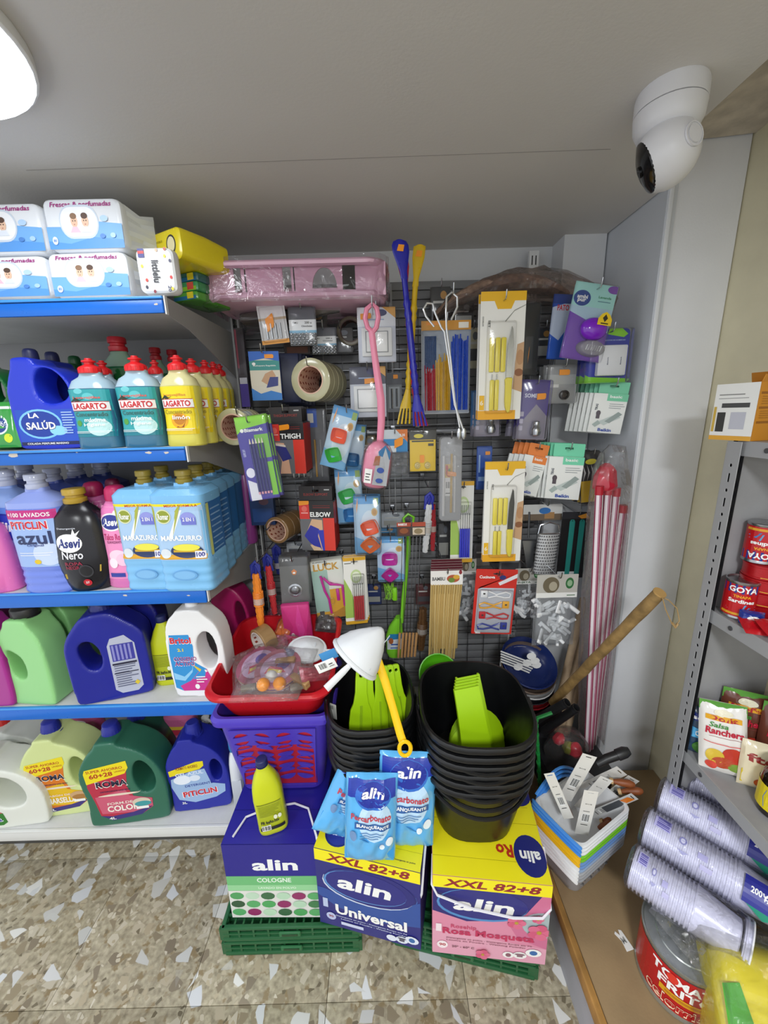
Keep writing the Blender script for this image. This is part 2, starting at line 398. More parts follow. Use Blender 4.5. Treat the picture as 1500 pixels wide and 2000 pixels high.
# scuffs and chips on the strips
b = B()
for px, py, s in ((25, 889, .016), (290, 884, .01), (325, 884, .008), (150, 884, .003), (245, 1163, .007), (368, 1163, .005), (305, 594, .006)):
    p = AY(px, py, SF-.0095); q = random.Random(px)
    b = B(); b.add([(p.x+s*q.uniform(.6, 1.3)*math.cos(a), SF-.0095, p.z+s*.4*q.uniform(.6, 1.4)*math.sin(a)) for a in [k*.7 for k in range(9)]], [tuple(range(9))], mat('#cfc4b8', .6)); b.build('paint_chip', gon)
def slotted(name, parent, x, y, z0, z1, w, c, face=-1, sp=.05):
    b = B(); holes = []
    z = z0+.03
    while z < z1-.03:
        for dx in (-w*.2, w*.2): holes.append([(dx-w*.06, z), (dx+w*.06, z), (dx+w*.06, z+sp*.55), (dx-w*.06, z+sp*.55)])
        z += sp
    b.flat([(-w/2, z0), (w/2, z0), (w/2, z1), (-w/2, z1)], holes, .002, .0004, c, br=0)
    b.box((0, .016, (z0+z1)/2), (w*.98, .003, z1-z0), '#2a2a2c')
    for s in (-1, 1): b.box((s*w*.48, .008, (z0+z1)/2), (.003, .016, z1-z0), c)
    return b.build(name, parent, (x, y, 0), ang=30)
slotted('upright', gon, SX1+.02, 1.665, .02, 2.25, .03, mat('#b9bab9', .4))
# ------------------------------------------------------------------ wall panels and wire grid
pn = thing('slatted_back_panel', 'grey slatted back panel standing behind the wire grid', 'panel', (0, 0, 0))
s0 = None
for i in range(56):
    z = .35+i*.0335
    if s0 is None:
        b = B(); b.rbox((0, 0, 0), (1.28, .012, .031), .003, wall_mat('#808183', .5, .04), k=1); s0 = b.build('slat', pn, (.07, 1.755, z))
    else:
        s = s0.copy(); COL.objects.link(s); s.location.z = z
slotted('upright', pn, .615, 1.735, .3, 2.30, .036, mat('#dfe0e0', .4), sp=.06)
slotted('upright', pn, .04, 1.742, .3, 2.2, .03, mat('#9d9ea0', .4), sp=.06)
gr = thing('wire_grid', 'thin wire display grid hung with packaged household goods', 'grid', (0, 0, 0))
b = B()
GX0, GX1, GZ0, GZ1, GY = -.54, .7, .45, 2.1, 1.71
x = GX0
while x <= GX1+.001: b.cyl((x, GY, GZ0), (x, GY, GZ1), .0016, STEEL, 5); x += .0775
z = GZ0
while z <= GZ1+.001: b.cyl((GX0, GY-.003, z), (GX1, GY-.003, z), .0016, STEEL, 5); z += .075
b.build('wires', gr, kind='stuff')
b = B()
for z in (GZ0, GZ1): b.cyl((GX0-.01, GY, z), (GX1+.01, GY, z), .004, STEEL, 8)
for x in (GX0-.01, GX1+.01): b.cyl((x, GY, GZ0), (x, GY, GZ1), .004, STEEL, 8)
b.build('grid_frame', gr)
for z in (1.62, 1.2):
    b = B(); b.rbox((.07, GY-.012, z), (1.2, .012, .02), .002, mat('#6e6f72', .35, .7), k=1); b.build('cross_bar', gr)
# ------------------------------------------------------------------ raised platform on the right
pl = thing('low_platform', 'low raised platform with worn brown board top and wooden edge', 'platform', (0, 0, 0))
b = B(); b.rbox((.815, .45, .197), (.585, 1.8, .022), .002, wall_mat('#8f7857', .7, .12, 9), k=1); b.build('board_top', pl)
b = B(); b.rbox((.511, .45, .19), (.02, 1.8, .044), .004, wall_mat('#a0783f', .6, .3, 14), k=2); b.build('wood_edge', pl)
b = B(); b.box((.522, .45, .084), (.014, 1.78, .168), wall_mat('#aaaab0', .6, .08, 8)); b.build('side_panel', pl)
# ------------------------------------------------------------------ bottles and jugs
def zc(Y, z): return Y*math.cos(TH)-(z-CH)*math.sin(TH)
def PW(w, Y, z): return w*zc(Y, z)/F
def G(x0, x1, yt, Y, zs, H=None):
    xm = (x0+x1)/2
    if H is None: H = AY(xm, yt, Y).z-zs
    return (XP(xm, Y, zs+H/2), Y, zs), PW(x1-x0, Y, zs+H/2), H
def itp(prof, z, k=1):
    for a, b_ in zip(prof, prof[1:]):
        if a[0] <= z <= b_[0]:
            t = (z-a[0])/max(b_[0]-a[0], 1e-6); return a[k]+(b_[k]-a[k])*t
    return prof[-1][k] if z > prof[-1][0] else prof[0][k]
def cap(root, kind, c, x, z, r, h, c2=None, y=0):
    b = B(); X = Matrix.Translation((x, y, z))
    if kind == 'screw':
        n = 28; rg = []
        for zz, k in ((0, 1), (h*.06, 1.03), (h*.85, 1), (h*.95, .95), (h, .85)):
            rg.append([((r*k*(1 if i % 2 or zz > h*.8 else .94))*math.cos(2*math.pi*i/n), (r*k*(1 if i % 2 or zz > h*.8 else .94))*math.sin(2*math.pi*i/n), zz) for i in range(n)])
        b.loft(rg, c, X=X)
        b.lathe([(r*1.06, -h*.12), (r*1.06, -.001)], c2 or c, 20, X=X)
    elif kind == 'push':       # squeeze cap with a push-pull nozzle
        b.lathe([(r, 0), (r*1.02, h*.04), (r, h*.34), (r*.92, h*.42), (r*.5, h*.56), (r*.42, h*.6), (r*.42, h*.72), (r*.62, h*.76), (r*.62, h*.84), (r*.34, h*.9), (r*.3, h)], c, 20, X=X)
        for i in range(16):
            a = i*math.pi/8; b.box((x+r*math.cos(a), y+r*math.sin(a), z+h*.18), (.002, .002, h*.3), c, rz=a)
    elif kind == 'dome':
        b.lathe([(r, 0), (r*1.03, h*.1), (r, h*.5), (r*.94, h*.75), (r*.75, h*.93), (r*.4, h)], c, 20, X=X)
    elif kind == 'step':       # two-step cap, ring at the foot
        b.lathe([(r*.95, 0), (r, h*.05), (r, h*.32), (r*.9, h*.36), (r*.8, h*.4), (r*.78, h*.55), (r*.98, h*.6), (r*.98, h*.93), (r*.9, h)], c, 20, X=X)
    elif kind == 'big':        # fluted dosing cap
        n = 36; rg = []
        for zz, k, fl in ((0, 1.12, 0), (h*.12, 1.14, 0), (h*.14, 1.0, 1), (h*.62, .92, 1), (h*.7, .84, 0), (h*.93, .78, 0), (h, .62, 0)):
            rg.append([(r*k*(1-.05*fl*(i % 2))*math.cos(2*math.pi*i/n), r*k*(1-.05*fl*(i % 2))*math.sin(2*math.pi*i/n), zz) for i in range(n)])
        b.loft(rg, c, X=X)
    return b.build('cap', root)
def bottle(name, label, cat, loc, Wd, D, H, prof, e, body, cp, specs=None, rz=0, group=None, nx=16, n=36, ribs=None, liquid=None, ry=0, rx=0):
    t = thing(name, label, cat, loc, rz, group, rx=rx, ry=ry)
    b = B(); P = [(p[0], p[1], p[2] if len(p) > 2 else p[1]) for p in prof]
    if ribs:                                        # wavy grooves between two heights
        z0, z1, k, amp = ribs; Q = []
        zz = [p[0] for p in P]+[z0+(z1-z0)*i/(k*4) for i in range(k*4+1)]
        for z in sorted(set(zz)):
            w, d = itp(P, z), itp(P, z, 2)
            if z0 <= z <= z1: f = 1-amp*(.5-.5*math.cos(2*math.pi*(z-z0)/(z1-z0)*k)); w *= f; d *= f
            Q.append((z, w, d))
        PP = Q
    else: PP = P
    rg = [[(x, y, z*H) for x, y in ell(n, w*Wd/2, d*D/2, e if z < .93 else 2.0)] for z, w, d in PP]
    b.loft(rg, body if not liquid else body)
    bd = b.build('body', t)
    if liquid:                                      # upper part is clear plastic over the liquid level
        lv, top = liquid; b = B()
        zz = [z for z, _, _ in PP if z > lv]; zz = [lv]+zz
        b.loft([[(x, y, z*H) for x, y in ell(n, itp(P, z)*Wd/2+.0006, itp(P, z, 2)*D/2+.0006, e if z < .93 else 2.)] for z in zz], top, caps=(0, 0)); b.build('shoulder', t)
    for c in (cp if isinstance(cp, list) else [cp]):
        if c: cap(t, c[0], c[1], c[4] if len(c) > 4 else 0, c[5]*H if len(c) > 5 else PP[-1][0]*H-.004, c[2], c[3])
    if specs:
        def mp(u, v, L):
            w, d = itp(P, v)*Wd/2, itp(P, v, 2)*D/2; x = u*Wd/2; q = min(abs(x/w), .995)
            return (x, -d*(1-q**e)**(1/e)-.0009*L-.0006, v*H)
        b = B(); lab(b, specs, mp, nx, Wd/2/H); b.build('label', t, ang=0)
    return t
def jug(name, label, cat, loc, Wd, D, H, outline, holes, body, cp, specs=None, rz=0, group=None, bev=.36, extra=None, ry=0):
    t = thing(name, label, cat, loc, rz, group, ry=ry)
    s = lambda P, k=2: [(round(x*Wd/2, 5), round(z*H, 5)) for x, z in chaikin(P, k)]
    V, Fs = solid(s(outline), [s(h, 2) for h in holes], round(D, 4), it=int(44*bev))
    zm = min(v[2] for v in V); V = [(x, y, z-zm) for x, y, z in V]
    tree = BVHTree.FromPolygons([Vector(v) for v in V], Fs)
    b = B(); b.add(V, Fs, mat(body, .32) if isinstance(body, str) else body)
    b.build('body', t, ang=0)
    if cp:                                          # neck and cap: (kind, colour, x, z, r, h)
        k, c, x, z, r, h = cp
        if k == 'big': r *= 1.25; h *= 1.3; z -= .02
        bb = B(); bb.cyl((x*Wd/2, 0, z*H-.02), (x*Wd/2, 0, z*H+.004), r*.9, mat(body, .32) if isinstance(body, str) else body, 16); bb.build('neck', t)
        cap(t, k, c, x*Wd/2, z*H, r, h)
    if specs:
        def mp(u, v, L):
            h = tree.ray_cast(Vector((u*Wd/2, -1, v*H)), Vector((0, 1, 0)))[0]
            return (u*Wd/2, (h.y if h and h.y < 0 else -D*.3)-.0005*L-.0005, v*H)
        b = B(); lab(b, specs, mp, 6, Wd/2/H); b.build('label', t, ang=0)
    return t
J_TALL = [(-.9, 0), (-1, .06), (-1, .52), (-.98, .64), (-.8, .8), (-.72, .86), (-.72, .95), (-.1, .95), (-.05, .87), (.3, .86), (.7, .78), (.93, .6), (1, .5), (1, .06), (.9, 0)]
H_TALL = [(-.16, .74), (.12, .86), (.56, .79), (.82, .6), (.62, .5), (.12, .47), (-.14, .55)]
J_ROMA = [(-.88, 0), (-.97, .05), (-.9, .3), (-1, .5), (-.98, .66), (-.72, .83), (-.5, .9), (-.5, .95), (.0, .95), (.02, .9), (.45, .84), (.8, .7), (.98, .5), (1, .3), (.97, .05), (.9, 0)]
H_ROMA = [(.3, .68), (.5, .73), (.72, .61), (.78, .46), (.66, .35), (.38, .34), (.24, .5)]
J_SLIM = [(-.82, 0), (-.95, .04), (-1, .3), (-.96, .6), (-.85, .8), (-.5, .92), (-.45, .99), (.45, .99), (.5, .92), (.85, .8), (.96, .62), (1, .3), (.95, .04), (.82, 0)]
YEL, RED, NAVY, WHT, BLK = '#f2e21a', '#d5202c', '#1c2a8c', '#f2f2f0', '#141416'
# ---- shelf 1: wipes ---------------------------------------------------------
def pillow(b, Wd, T, H, mt, seed=0, nx=14, nz=10, wr=.003, ex=3, seam=.012):
    rr = Vector((seed*3.1, seed*1.7, 0))
    def th(u, v): return T/2*max(0, (1-abs(u)**ex)*(1-abs(v)**ex))**.5
    def fr(u, v, s, L=0):
        n = noise.noise(Vector((u*3, v*3, s*2))+rr)*wr*(1-.5*max(abs(u), abs(v)))
        return (u*Wd/2*(1-.02*abs(v)), s*(th(u, v)+n*(1 if th(u, v) > .002 else .2))-.0005*L*(1 if s < 0 else -1), (v+1)/2*H)
    for s in (-1, 1):
        V = [fr(-1+2*i/nx, -1+2*j/nz, s) for j in range(nz+1) for i in range(nx+1)]
        b.add(V, [(j*(nx+1)+i, j*(nx+1)+i+1, (j+1)*(nx+1)+i+1, (j+1)*(nx+1)+i) for j in range(nz) for i in range(nx)], mt)
    return lambda u, v, L: fr(u, v*2-1, -1, L)
def wipes(px0, px1, pt, pb, Y, label, seed, cut=False):
    zb = AY((px0+px1)/2, pb, Y).z; zt = AY((px0+px1)/2, pt, Y).z; H = zt-zb
    x0, x1 = XP(px0, Y, (zb+zt)/2), XP(px1, Y, (zb+zt)/2); Wd = x1-x0; D = .2
    t = thing('wet_wipes_pack', label, 'wipes', ((x0+x1)/2, Y, zb), 0, 'stacked baby wipes packs on the top shelf')
    wm, bm_ = mat('#e9edf3', .22, cc=.3), mat('#7fb4ea', .22, cc=.3); b = B(); rg = []; n = noise.noise
    def ring(y, k):
        P = rrect(Wd*k, H*k, .018, 4); return [(x+.002*n(Vector((x*30, y*20, seed))), y, z+H/2+.003*n(Vector((x*20, z*20, seed+y*9)))) for x, z in P]
    b.loft([ring(y, k) for y, k in ((0, .9), (.004, .97), (.012, 1), (.1, 1.0), (D, .98))], wm); b.build('pack', t)
    # side seam: crinkled end fin with a flat welded edge
    b = B(); rr = random.Random(seed); nz = 9; V = []
    for j in range(nz+1):
        z = H*(.06+.88*j/nz)
        V += [(Wd/2-.002, .02, z), (Wd/2+.014+rr.uniform(-.004, .004), .06+rr.uniform(-.01, .01), H/2+(z-H/2)*.8), (Wd/2+.032, .1+rr.uniform(-.004, .004), H/2+(z-H/2)*1.05), (Wd/2-.002, .18, z)]
    b.add(V, [(j*4+i, j*4+i+1, j*4+5+i, j*4+4+i) for j in range(nz) for i in range(3)], mat('#dfe4ea', .2, cc=.3)); b.build('end_seam', t, ang=12)
    bx = B(); wv = [(-.96, .04), (.96, .04), (.97, .5), (.6, .53), (.3, .56), (-.3, .46), (-.96, .47)]
    face = lambda cx: [('e', cx, .56, .09, .12, '#e8c3a8'), ('e', cx-.005, .66, .085, .06, '#5b4438' if cx > .0 else '#8d6e56'), ('p', [(cx-.13, .35), (cx+.13, .35), (cx+.06, .46), (cx-.06, .46)], '#f0c4d4' if cx < .0 else '#dfe6f2'), ('e', cx-.03, .57, .012, .015, '#3a2a22'), ('e', cx+.03, .57, .012, .015, '#3a2a22'), ('e', cx, .5, .02, .01, '#c47a70')]
    sp = [('p', wv, '#76b0ea'), ('p', [(-.96, .04), (.96, .04), (.96, .2), (.2, .26), (-.4, .14), (-.96, .2)], '#5a9ae2'),
          ('t', .0, .87, 1.55, 'Frescas & perfumadas', '#a3287e', .12, .02, .2),
          ('e', -.3, .55, .3, .32, '#cdd9e8'), ('e', .1, .55, .3, .32, '#cdd9e8'), ('r', -.3, .23, .1, .87, '#cdd9e8'), ('e', -.3, .55, .27, .28, '#f2f4f8'), ('e', .1, .55, .27, .28, '#f2f4f8'), ('r', -.3, .27, .1, .83, '#f2f4f8')] + face(-.22)+face(.06) + \
         [('e', -.78, .2, .07, .08, '#dcebfa'), ('t', -.78, .2, .08, '80', '#2b6bc0'), ('e', .45, .27, .07, .045, '#4f86cf'), ('e', .72, .28, .07, .05, '#a9cdf2'), ('e', .55, .6, .1, .06, '#b3d2f2')]
    if cut: sp = [('r', .5, .04, .96, .47, '#85b8ea')]
    mp = lambda u, v, L: (u*Wd/2, -.0008-.0004*L, v*H)
    lab(bx, sp, mp, 1, Wd/2/H); bx.build('label', t, ang=0)
wipes(97, 252, 492, 581, 1.21, 'lower right pack of blue and white baby wipes on the top shelf', 1)
wipes(-66, 93, 500, 583, 1.21, 'lower left pack of blue and white baby wipes, cut by the picture edge', 2)
wipes(87, 240, 386, 490, 1.21, 'upper right pack of blue and white baby wipes, nearest the ceiling', 3)
wipes(-80, 84, 396, 496, 1.21, 'upper left pack of blue and white baby wipes, cut by the picture edge', 4)
def soft(name, label, x0, x1, yt, yb, Y, D, col, specs=None, grp=None, rz=0, seed=0, part='pack', r=.016, cat='wipes'):
    zb, zt = AY((x0+x1)/2, yb, Y).z, AY((x0+x1)/2, yt, Y).z; Wd = PW(x1-x0, Y, (zb+zt)/2); H = zt-zb
    t = thing(name, label, cat, (XP((x0+x1)/2, Y, (zb+zt)/2), Y, zb), rz, grp); b = B()
    n = noise.noise
    b.loft([[(x+.0015*n(Vector((x*40, y*30, seed))), y, z+H/2+.003*n(Vector((x*25, z*25, seed+y*9)))) for x, z in rrect(Wd*k, H*k, r, 4)] for y, k in ((0, .88), (.004, .97), (.014, 1), (D*.5, 1.02), (D-.012, .98), (D, .8))], mat(col, .25, cc=.4)); b.build(part, t, ang=30)
    if specs:
        b = B(); lab(b, specs, lambda u, v, L: (u*Wd/2, -.0008-.0005*L, v*H), 1, Wd/2/H); b.build('label', t, ang=0)
    return t
dots = [('e', x, z, .07, .04, c) for x, z, c in ((-.7, .6, '#e8d43a'), (.55, .8, '#e8d43a'), (-.6, .15, '#3a3a4a'), (.75, .35, '#e02f2f'), (.6, .95, '#c05a3a'), (-.55, .3, '#d8483a'), (.8, .7, '#4a4a66'), (.15, .93, '#e7b99a'), (-.2, .05, '#8a2f3a'), (.75, .1, '#e8d43a'))]
soft('wet_wipes_pack', 'small white wipes pack with coloured dots standing on end beside the bracket', 268, 342, 482, 574, 1.19, .045, '#eef0f2',
     dots+[('r', -.82, .78, -.5, .97, '#3a3f8a'), ('r', -.82, .86, -.5, .92, '#d23b3b'), ('t', .0, .48, 1.05, 'littlelu', '#2b2b35', .17, .02, 0, -math.pi/2), ('t', -.3, .45, .6, 'toallitas para bebe', '#e07a8a', .04, .0, 0, -math.pi/2), ('t', .62, .1, .3, '20', '#33335a', .08, .02, 0, -math.pi/2)])
soft('wet_wipes_pack', 'glossy yellow wipes pack lying on top of the green packs', 262, 372, 452, 514, 1.3, .18, '#e9d51c',
     [('e', .5, .5, .25, .3, '#3c3c36'), ('e', .5, .5, .2, .24, '#e8dfb0'), ('t', -.3, .7, .7, 'frescas', '#b5a300', .1)], rz=-.5, seed=3)
for i, (yt, yb, c) in enumerate(((514, 534, '#a9c61f'), (533, 552, '#2f6a6a'), (551, 571, '#3a8f5a'), (570, 588, '#57a23a'))):
    soft('wet_wipes_pack', 'green and blue wipes pack in the low pile under the yellow pack, '+('first', 'second', 'third', 'fourth')[i]+' from top', 330, 392, yt, yb, 1.38+.0*i, .16, c,
         [('r', -.9, .1, .9, .5, '#1d6fa0' if i % 2 else '#7fb82a'), ('r', .2, .2, .7, .9, '#e3d02c' if i != 2 else '#c5483a')], 'green wipes packs piled at the end of the top shelf', rz=-.35, seed=i+5, r=.006)
# ---- shelf 2 ----------------------------------------------------------------
z2 = ZS[1]
l, w, h = G(45, 172, 690, 1.255, z2)
sal = [('r', -.86, .07, .88, .42, '#1f4fc0'), ('e', -.2, .27, .62, .155, '#7fc6f0'), ('e', -.2, .27, .56, .135, '#123a9e'), ('e', .28, .2, .25, .05, '#8fd2f4'), ('t', -.35, .36, .3, 'LA', WHT, .05, .03), ('t', -.2, .26, .86, 'SALÚD', '#10205c', .1, .06), ('t', -.2, .262, .84, 'SALÚD', WHT, .095, .03),
       ('r', -.86, .05, .88, .085, '#141c50'), ('t', -.1, .067, 1.2, 'COLADA PERFUME MARINO', WHT, .02)]+lines(.45, .16, .82, .4, 9, '#a8c4f0')
jug('bleach_jug', 'bright blue bleach jug with handle and wave label, second from the left on its shelf', 'jug', l, w, .1, h*1.0, J_TALL, [H_TALL], '#2138c8', ('dome', '#1c2350', -.42, .945, .019, .03), sal, rz=.05)
l, w, h = G(105, 180, 695, 1.37, z2)
jug('bleach_jug', 'bright blue bleach jug standing behind the front one', 'jug', l, w*1.4, .1, h, J_TALL, [H_TALL], '#1f33b8', ('dome', '#1c2350', -.42, .945, .019, .03))
l, w, h = G(-60, 50, 692, 1.3, z2)
jug('bleach_jug', 'dark green bleach jug at the left picture edge', 'jug', l, w*1.1, .1, h, J_TALL, [H_TALL], '#14682f', ('dome', '#0f4a22', -.42, .945, .019, .03), [('r', -.9, z, .9, z+.012, '#0f5526') for z in (.1, .2, .3, .4)])
for px, Y in ((96, 1.46), (178, 1.5)):
    l, w, h = G(px-45, px+55, 702, Y, z2)
    jug('bleach_jug', 'dark green bleach jug at the back of its shelf, '+('left one' if px < 100 else 'right one'), 'jug', l, w, .1, h, J_TALL, [H_TALL], '#14542a', ('dome', '#16502c', -.42, .945, .019, .03))
# sachet hanging over the shelf front
t = thing('sachet', 'small green detergent sachet leaning at the left end of the shelf front', 'sachet', AY(12, 874, 1.2)-Vector((0, 0, 0)), 0, rx=-.12)
b = B(); mp = pillow(b, PW(62, 1.2, 1.65), .02, .132, mat('#2f9a3c', .2, cc=.5), 3); b.build('pouch', t)
b = B(); lab(b, [('e', -.1, .5, .6, .22, '#dfe9ef'), ('e', -.1, .5, .5, .18, '#1d3f8a'), ('t', -.1, .5, .7, 'SALÚD', WHT, .12, .04), ('e', .4, .2, .25, .1, '#d6e42a'), ('r', -.8, .84, .8, .9, '#e6eef0')], mp, 6, .5); b.build('label', t, ang=0)
LG = [(0, .94), (.015, 1), (.1, .98), (.35, .93), (.55, .98), (.68, 1), (.78, .8), (.825, .52), (.85, .46), (.88, .46)]
def lagarto(x0, x1, yt, Y, kind, label, rz=0, grp='red capped dish soap bottles'):
    l, w, h = G(x0, x1, yt, Y, z2); y = kind == 'y'
    a, lb, dk = ('#d9cf5a', '#efd618', '#b0341c') if y else ('#3d7390', '#2fa0a6', '#17323f')
    sp = [('r', -.92, .14, .92, .68, lb), ('r', -.92, .14, .92, .2, '#1c7f90' if not y else '#e2c412')]
    if y: sp += [('e', .1, .3, .45, .09, '#e8a512'), ('e', .1, .31, .3, .06, '#c07a14'), ('p', [(-.1, .22), (.5, .34), (.3, .22)], '#8a4a12')]
    else: sp += [('e', -.3, .66, .2, .03, '#6fc6cc'), ('e', .3, .25, .5, .1, '#bfe6e6'), ('e', -.55, .3, .13, .035, '#4e9a3a'), ('e', .1, .6, .25, .04, '#5cc0c4')]
    sp += [('t', -.0, .585, 1.2, 'Lavavajillas', '#e2574a' if not y else '#d98a3a', .035), ('r', -.78, .44, .86, .545, '#f5f5f3'), ('r', -.78, .44, .86, .447, '#b51d26'), ('r', -.78, .538, .86, .545, '#b51d26'),
           ('p', [(-.8, .545), (-.5, .59), (-.3, .56), (-.1, .575), (-.35, .545)], '#20301c'),
           ('t', .04, .492, 1.45, 'LAGARTO', '#c81f28', .07, .05), ('t', .05, .4, 1.4, 'Concentrado', '#3a5a52' if not y else '#9a8a1c', .05, .01), ('t', .2, .335, .9, 'limón' if y else 'máxima', '#f4f6f2', .045, .02)]
    if not y: sp += [('t', .15, .275, .9, 'Higiene', '#f4f6f2', .045, .02)]
    sp += [('r', -.8, .2, .8, .206, WHT), ('r', -.8, .185, .7, .19, WHT)]
    bottle('dish_soap_bottle', label, 'bottle', l, w, w*.68, h, LG, 2.6, mat(a, .2), [('push', '#dd2127', w*.23, h*.17, 0, .865)], sp, rz, grp, liquid=(.69, mat('#a9c4d2' if not y else '#d6d09a', .12)))
lagarto(148, 231, 706, 1.225, 't', 'teal dish soap bottle with red push cap, left of the two in front', .04)
lagarto(237, 318, 701, 1.225, 't', 'teal dish soap bottle with red push cap, right of the two in front', .04)
lagarto(184, 244, 710, 1.32, 't', 'teal dish soap bottle behind the left front teal one')
lagarto(288, 340, 709, 1.32, 't', 'teal dish soap bottle behind the right front teal one')
for i, (x0, x1, yt, Y) in enumerate(((320, 394, 700, 1.225), (352, 416, 706, 1.32), (382, 436, 709, 1.415), (400, 450, 712, 1.5), (416, 458, 716, 1.58))):
    lagarto(x0, x1, yt, Y, 'y', 'yellow lemon dish soap bottle, '+('foremost', 'second', 'third', 'fourth', 'rearmost')[i]+' of the yellow row', -.12 if i == 0 else 0)
FL = [(0, .9), (.02, 1), (.3, .96), (.55, 1), (.72, .95), (.8, .7), (.86, .42), (.9, .38)]
for i, (x0, x1, yt, Y) in enumerate(((208, 284, 662, 1.4), (292, 340, 682, 1.56), (326, 370, 686, 1.58))):
    l, w, h = G(x0, x1, yt, Y, z2)
    bottle('dish_soap_bottle', ('tall dark green dish soap bottle with red cap rising behind the teal ones', 'tall green dish soap bottle in shadow at the back, left red cap', 'tall green dish soap bottle in shadow at the back, right red cap')[i], 'bottle', l, w, w*.6, h, FL, 2.2, mat('#155c2c', .12, cc=.5), [('step', '#b3202c', w*.21, h*.13, 0, .885)],
           [('r', -.5, .1, .9, .48, '#2c9a3c'), ('t', .1, .38, .9, 'FLOTA', RED, .09, .05), ('e', .3, .18, .3, .08, '#dfe9df')], 0, 'tall green dish soap bottles behind', liquid=(.74, mat('#7f9a86', .1)))
# ---- shelf 3 ----------------------------------------------------------------
z3 = ZS[2]
SQ = [(0, .92), (.02, 1), (.2, .98), (.5, 1), (.7, 1), (.775, .96), (.82, .62), (.85, .36), (.88, .34)]
def softener(x0, x1, yt, Y, label, body, cp, specs, e=3.4, dr=.7, rz=0, grp=None, prof=SQ, ribs=(.04, .22, 3, .035), zs=None, name='softener_bottle', cl=None, ry=0):
    l, w, h = G(x0, x1, yt, Y, z3 if zs is None else zs)
    return bottle(name, label, 'bottle', l, w, w*dr, h, prof, e, mat(body, .25), [(cp[0], cp[1], w*cp[2], h*cp[3], 0, prof[-1][0]-.01)], specs, rz, grp, ribs=ribs, liquid=cl, ry=ry)
clearcap = mat('#b9bfd6', .15)
al = [('r', -.95, .22, .97, .64, '#7fb4e6'), ('p', [(-.95, .22), (.97, .22), (.97, .3), (.1, .42), (-.95, .3)], '#3f86d4'), ('e', .0, .53, .85, .12, '#1b2c9a'), ('e', .02, .535, .75, .1, '#2338b4'), ('t', .03, .535, 1.05, 'alin', WHT, .085, .05, .15), ('t', .0, .36, 1.3, 'Limpio Azul', '#1d4aa8', .05), ('r', -.7, .28, .7, .29, WHT)]
softener(-3, 74, 917, 1.28, 'light blue softener bottle with oval navy logo label at the left end', '#5b86dc', ('step', clearcap, .2, .13), al, cl=(.7, mat('#8ba6e2', .15)))
pc = [('r', -.9, .24, .9, .72, '#9cb8ea'), ('r', -.9, .645, .9, .72, '#c2247e'), ('t', 0, .682, 1.5, '+100 LAVADOS', WHT, .035, .02), ('e', .4, .35, .5, .1, '#c8d8f6'), ('t', -.05, .595, 1.35, 'PiTiCLiN', WHT, .075, .09), ('t', -.05, .596, 1.3, 'PiTiCLiN', RED, .065, .03), ('t', .05, .49, 1.25, 'azul', '#23305e', .11, .02), ('t', .05, .425, .6, 'Original', '#3a4a8a', .025), ('e', .0, .285, .12, .02, '#e4c21c'), ('r', -.6, .36, .6, .365, WHT), ('r', -.6, .34, .5, .345, WHT)]
softener(42, 146, 922, 1.225, 'periwinkle blue softener bottle with pink banner and red lettering', '#6f86de', ('step', clearcap, .17, .12), pc, cl=(.73, mat('#93a4e4', .15)))
AS = [(0, .7), (.02, .78), (.12, .88), (.3, 1), (.45, .96), (.62, .9), (.74, .84), (.81, .6), (.85, .42), (.87, .4)]
ng = [('e', -.2, .5, .46, .09, WHT), ('t', -.2, .5, .82, 'Asevi', '#1c2a7a', .09, .05, .2), ('p', [(-.05, .58), (.03, .64), (.08, .59), (.25, .62), (.12, .57)], WHT), ('t', -.2, .64, .65, 'Detergente', '#c9ccd6', .02), ('t', -.15, .385, .75, 'Nero', '#e4e4e8', .08, .02, .1), ('t', -.15, .3, .6, 'ROPA', '#9a1c3c', .035), ('t', -.15, .26, .6, 'NEGRA', '#9a1c3c', .035),
      ('p', [(-.6, .14), (.65, .2), (.7, .27), (-.6, .19)], '#b89a32'), ('e', .2, .22, .24, .065, '#3a3a40'), ('e', .2, .22, .2, .052, '#1c1c20'), ('e', .15, .1, .14, .035, '#c11f2e'), ('t', .15, .1, .12, '37', WHT)]
softener(112, 216, 952, 1.215, 'black curvy detergent bottle with gold cap in front of the pink ones', '#17161c', ('step', '#b3932f', .185, .135), ng, e=2.3, dr=.62, prof=AS, ribs=None, rz=.12, name='detergent_bottle')
PK = [(0, .9), (.02, 1), (.25, 1), (.5, .93), (.65, .84), (.77, .72), (.83, .5), (.86, .42)]
pks = [('r', -.7, .1, .86, .8, '#ee8fc0'), ('e', -.1, .655, .55, .085, WHT), ('e', -.1, .655, .48, .07, '#26348e'), ('t', -.1, .655, .8, 'Asevi', WHT, .07, .05, .2), ('p', [(.0, .73), (.15, .8), (.2, .74), (.4, .77), (.25, .71)], WHT), ('t', -.05, .515, .95, 'Talco Rosa', '#c02a6c', .06, .02), ('t', -.05, .465, .7, 'SUAVIZANTE', '#8a3a6a', .025), ('e', .0, .33, .4, .06, '#f6d3e4'), ('e', .2, .29, .3, .06, '#f3c4da'), ('e', -.25, .26, .2, .05, '#fbe6f0'), ('r', -.5, .12, .2, .16, '#2a3a9a')]
softener(200, 282, 944, 1.235, 'pink softener bottle with magenta cap standing right of the black bottle', '#e87fba', ('dome', '#c0225e', .22, .14), pks, e=2.3, dr=.65, prof=PK, ribs=None)
softener(160, 236, 938, 1.33, 'pink softener bottle with magenta cap half hidden behind the black bottle', '#d86aa8', ('dome', '#a81c54', .22, .14), pks, e=2.3, dr=.65, prof=PK, ribs=None)
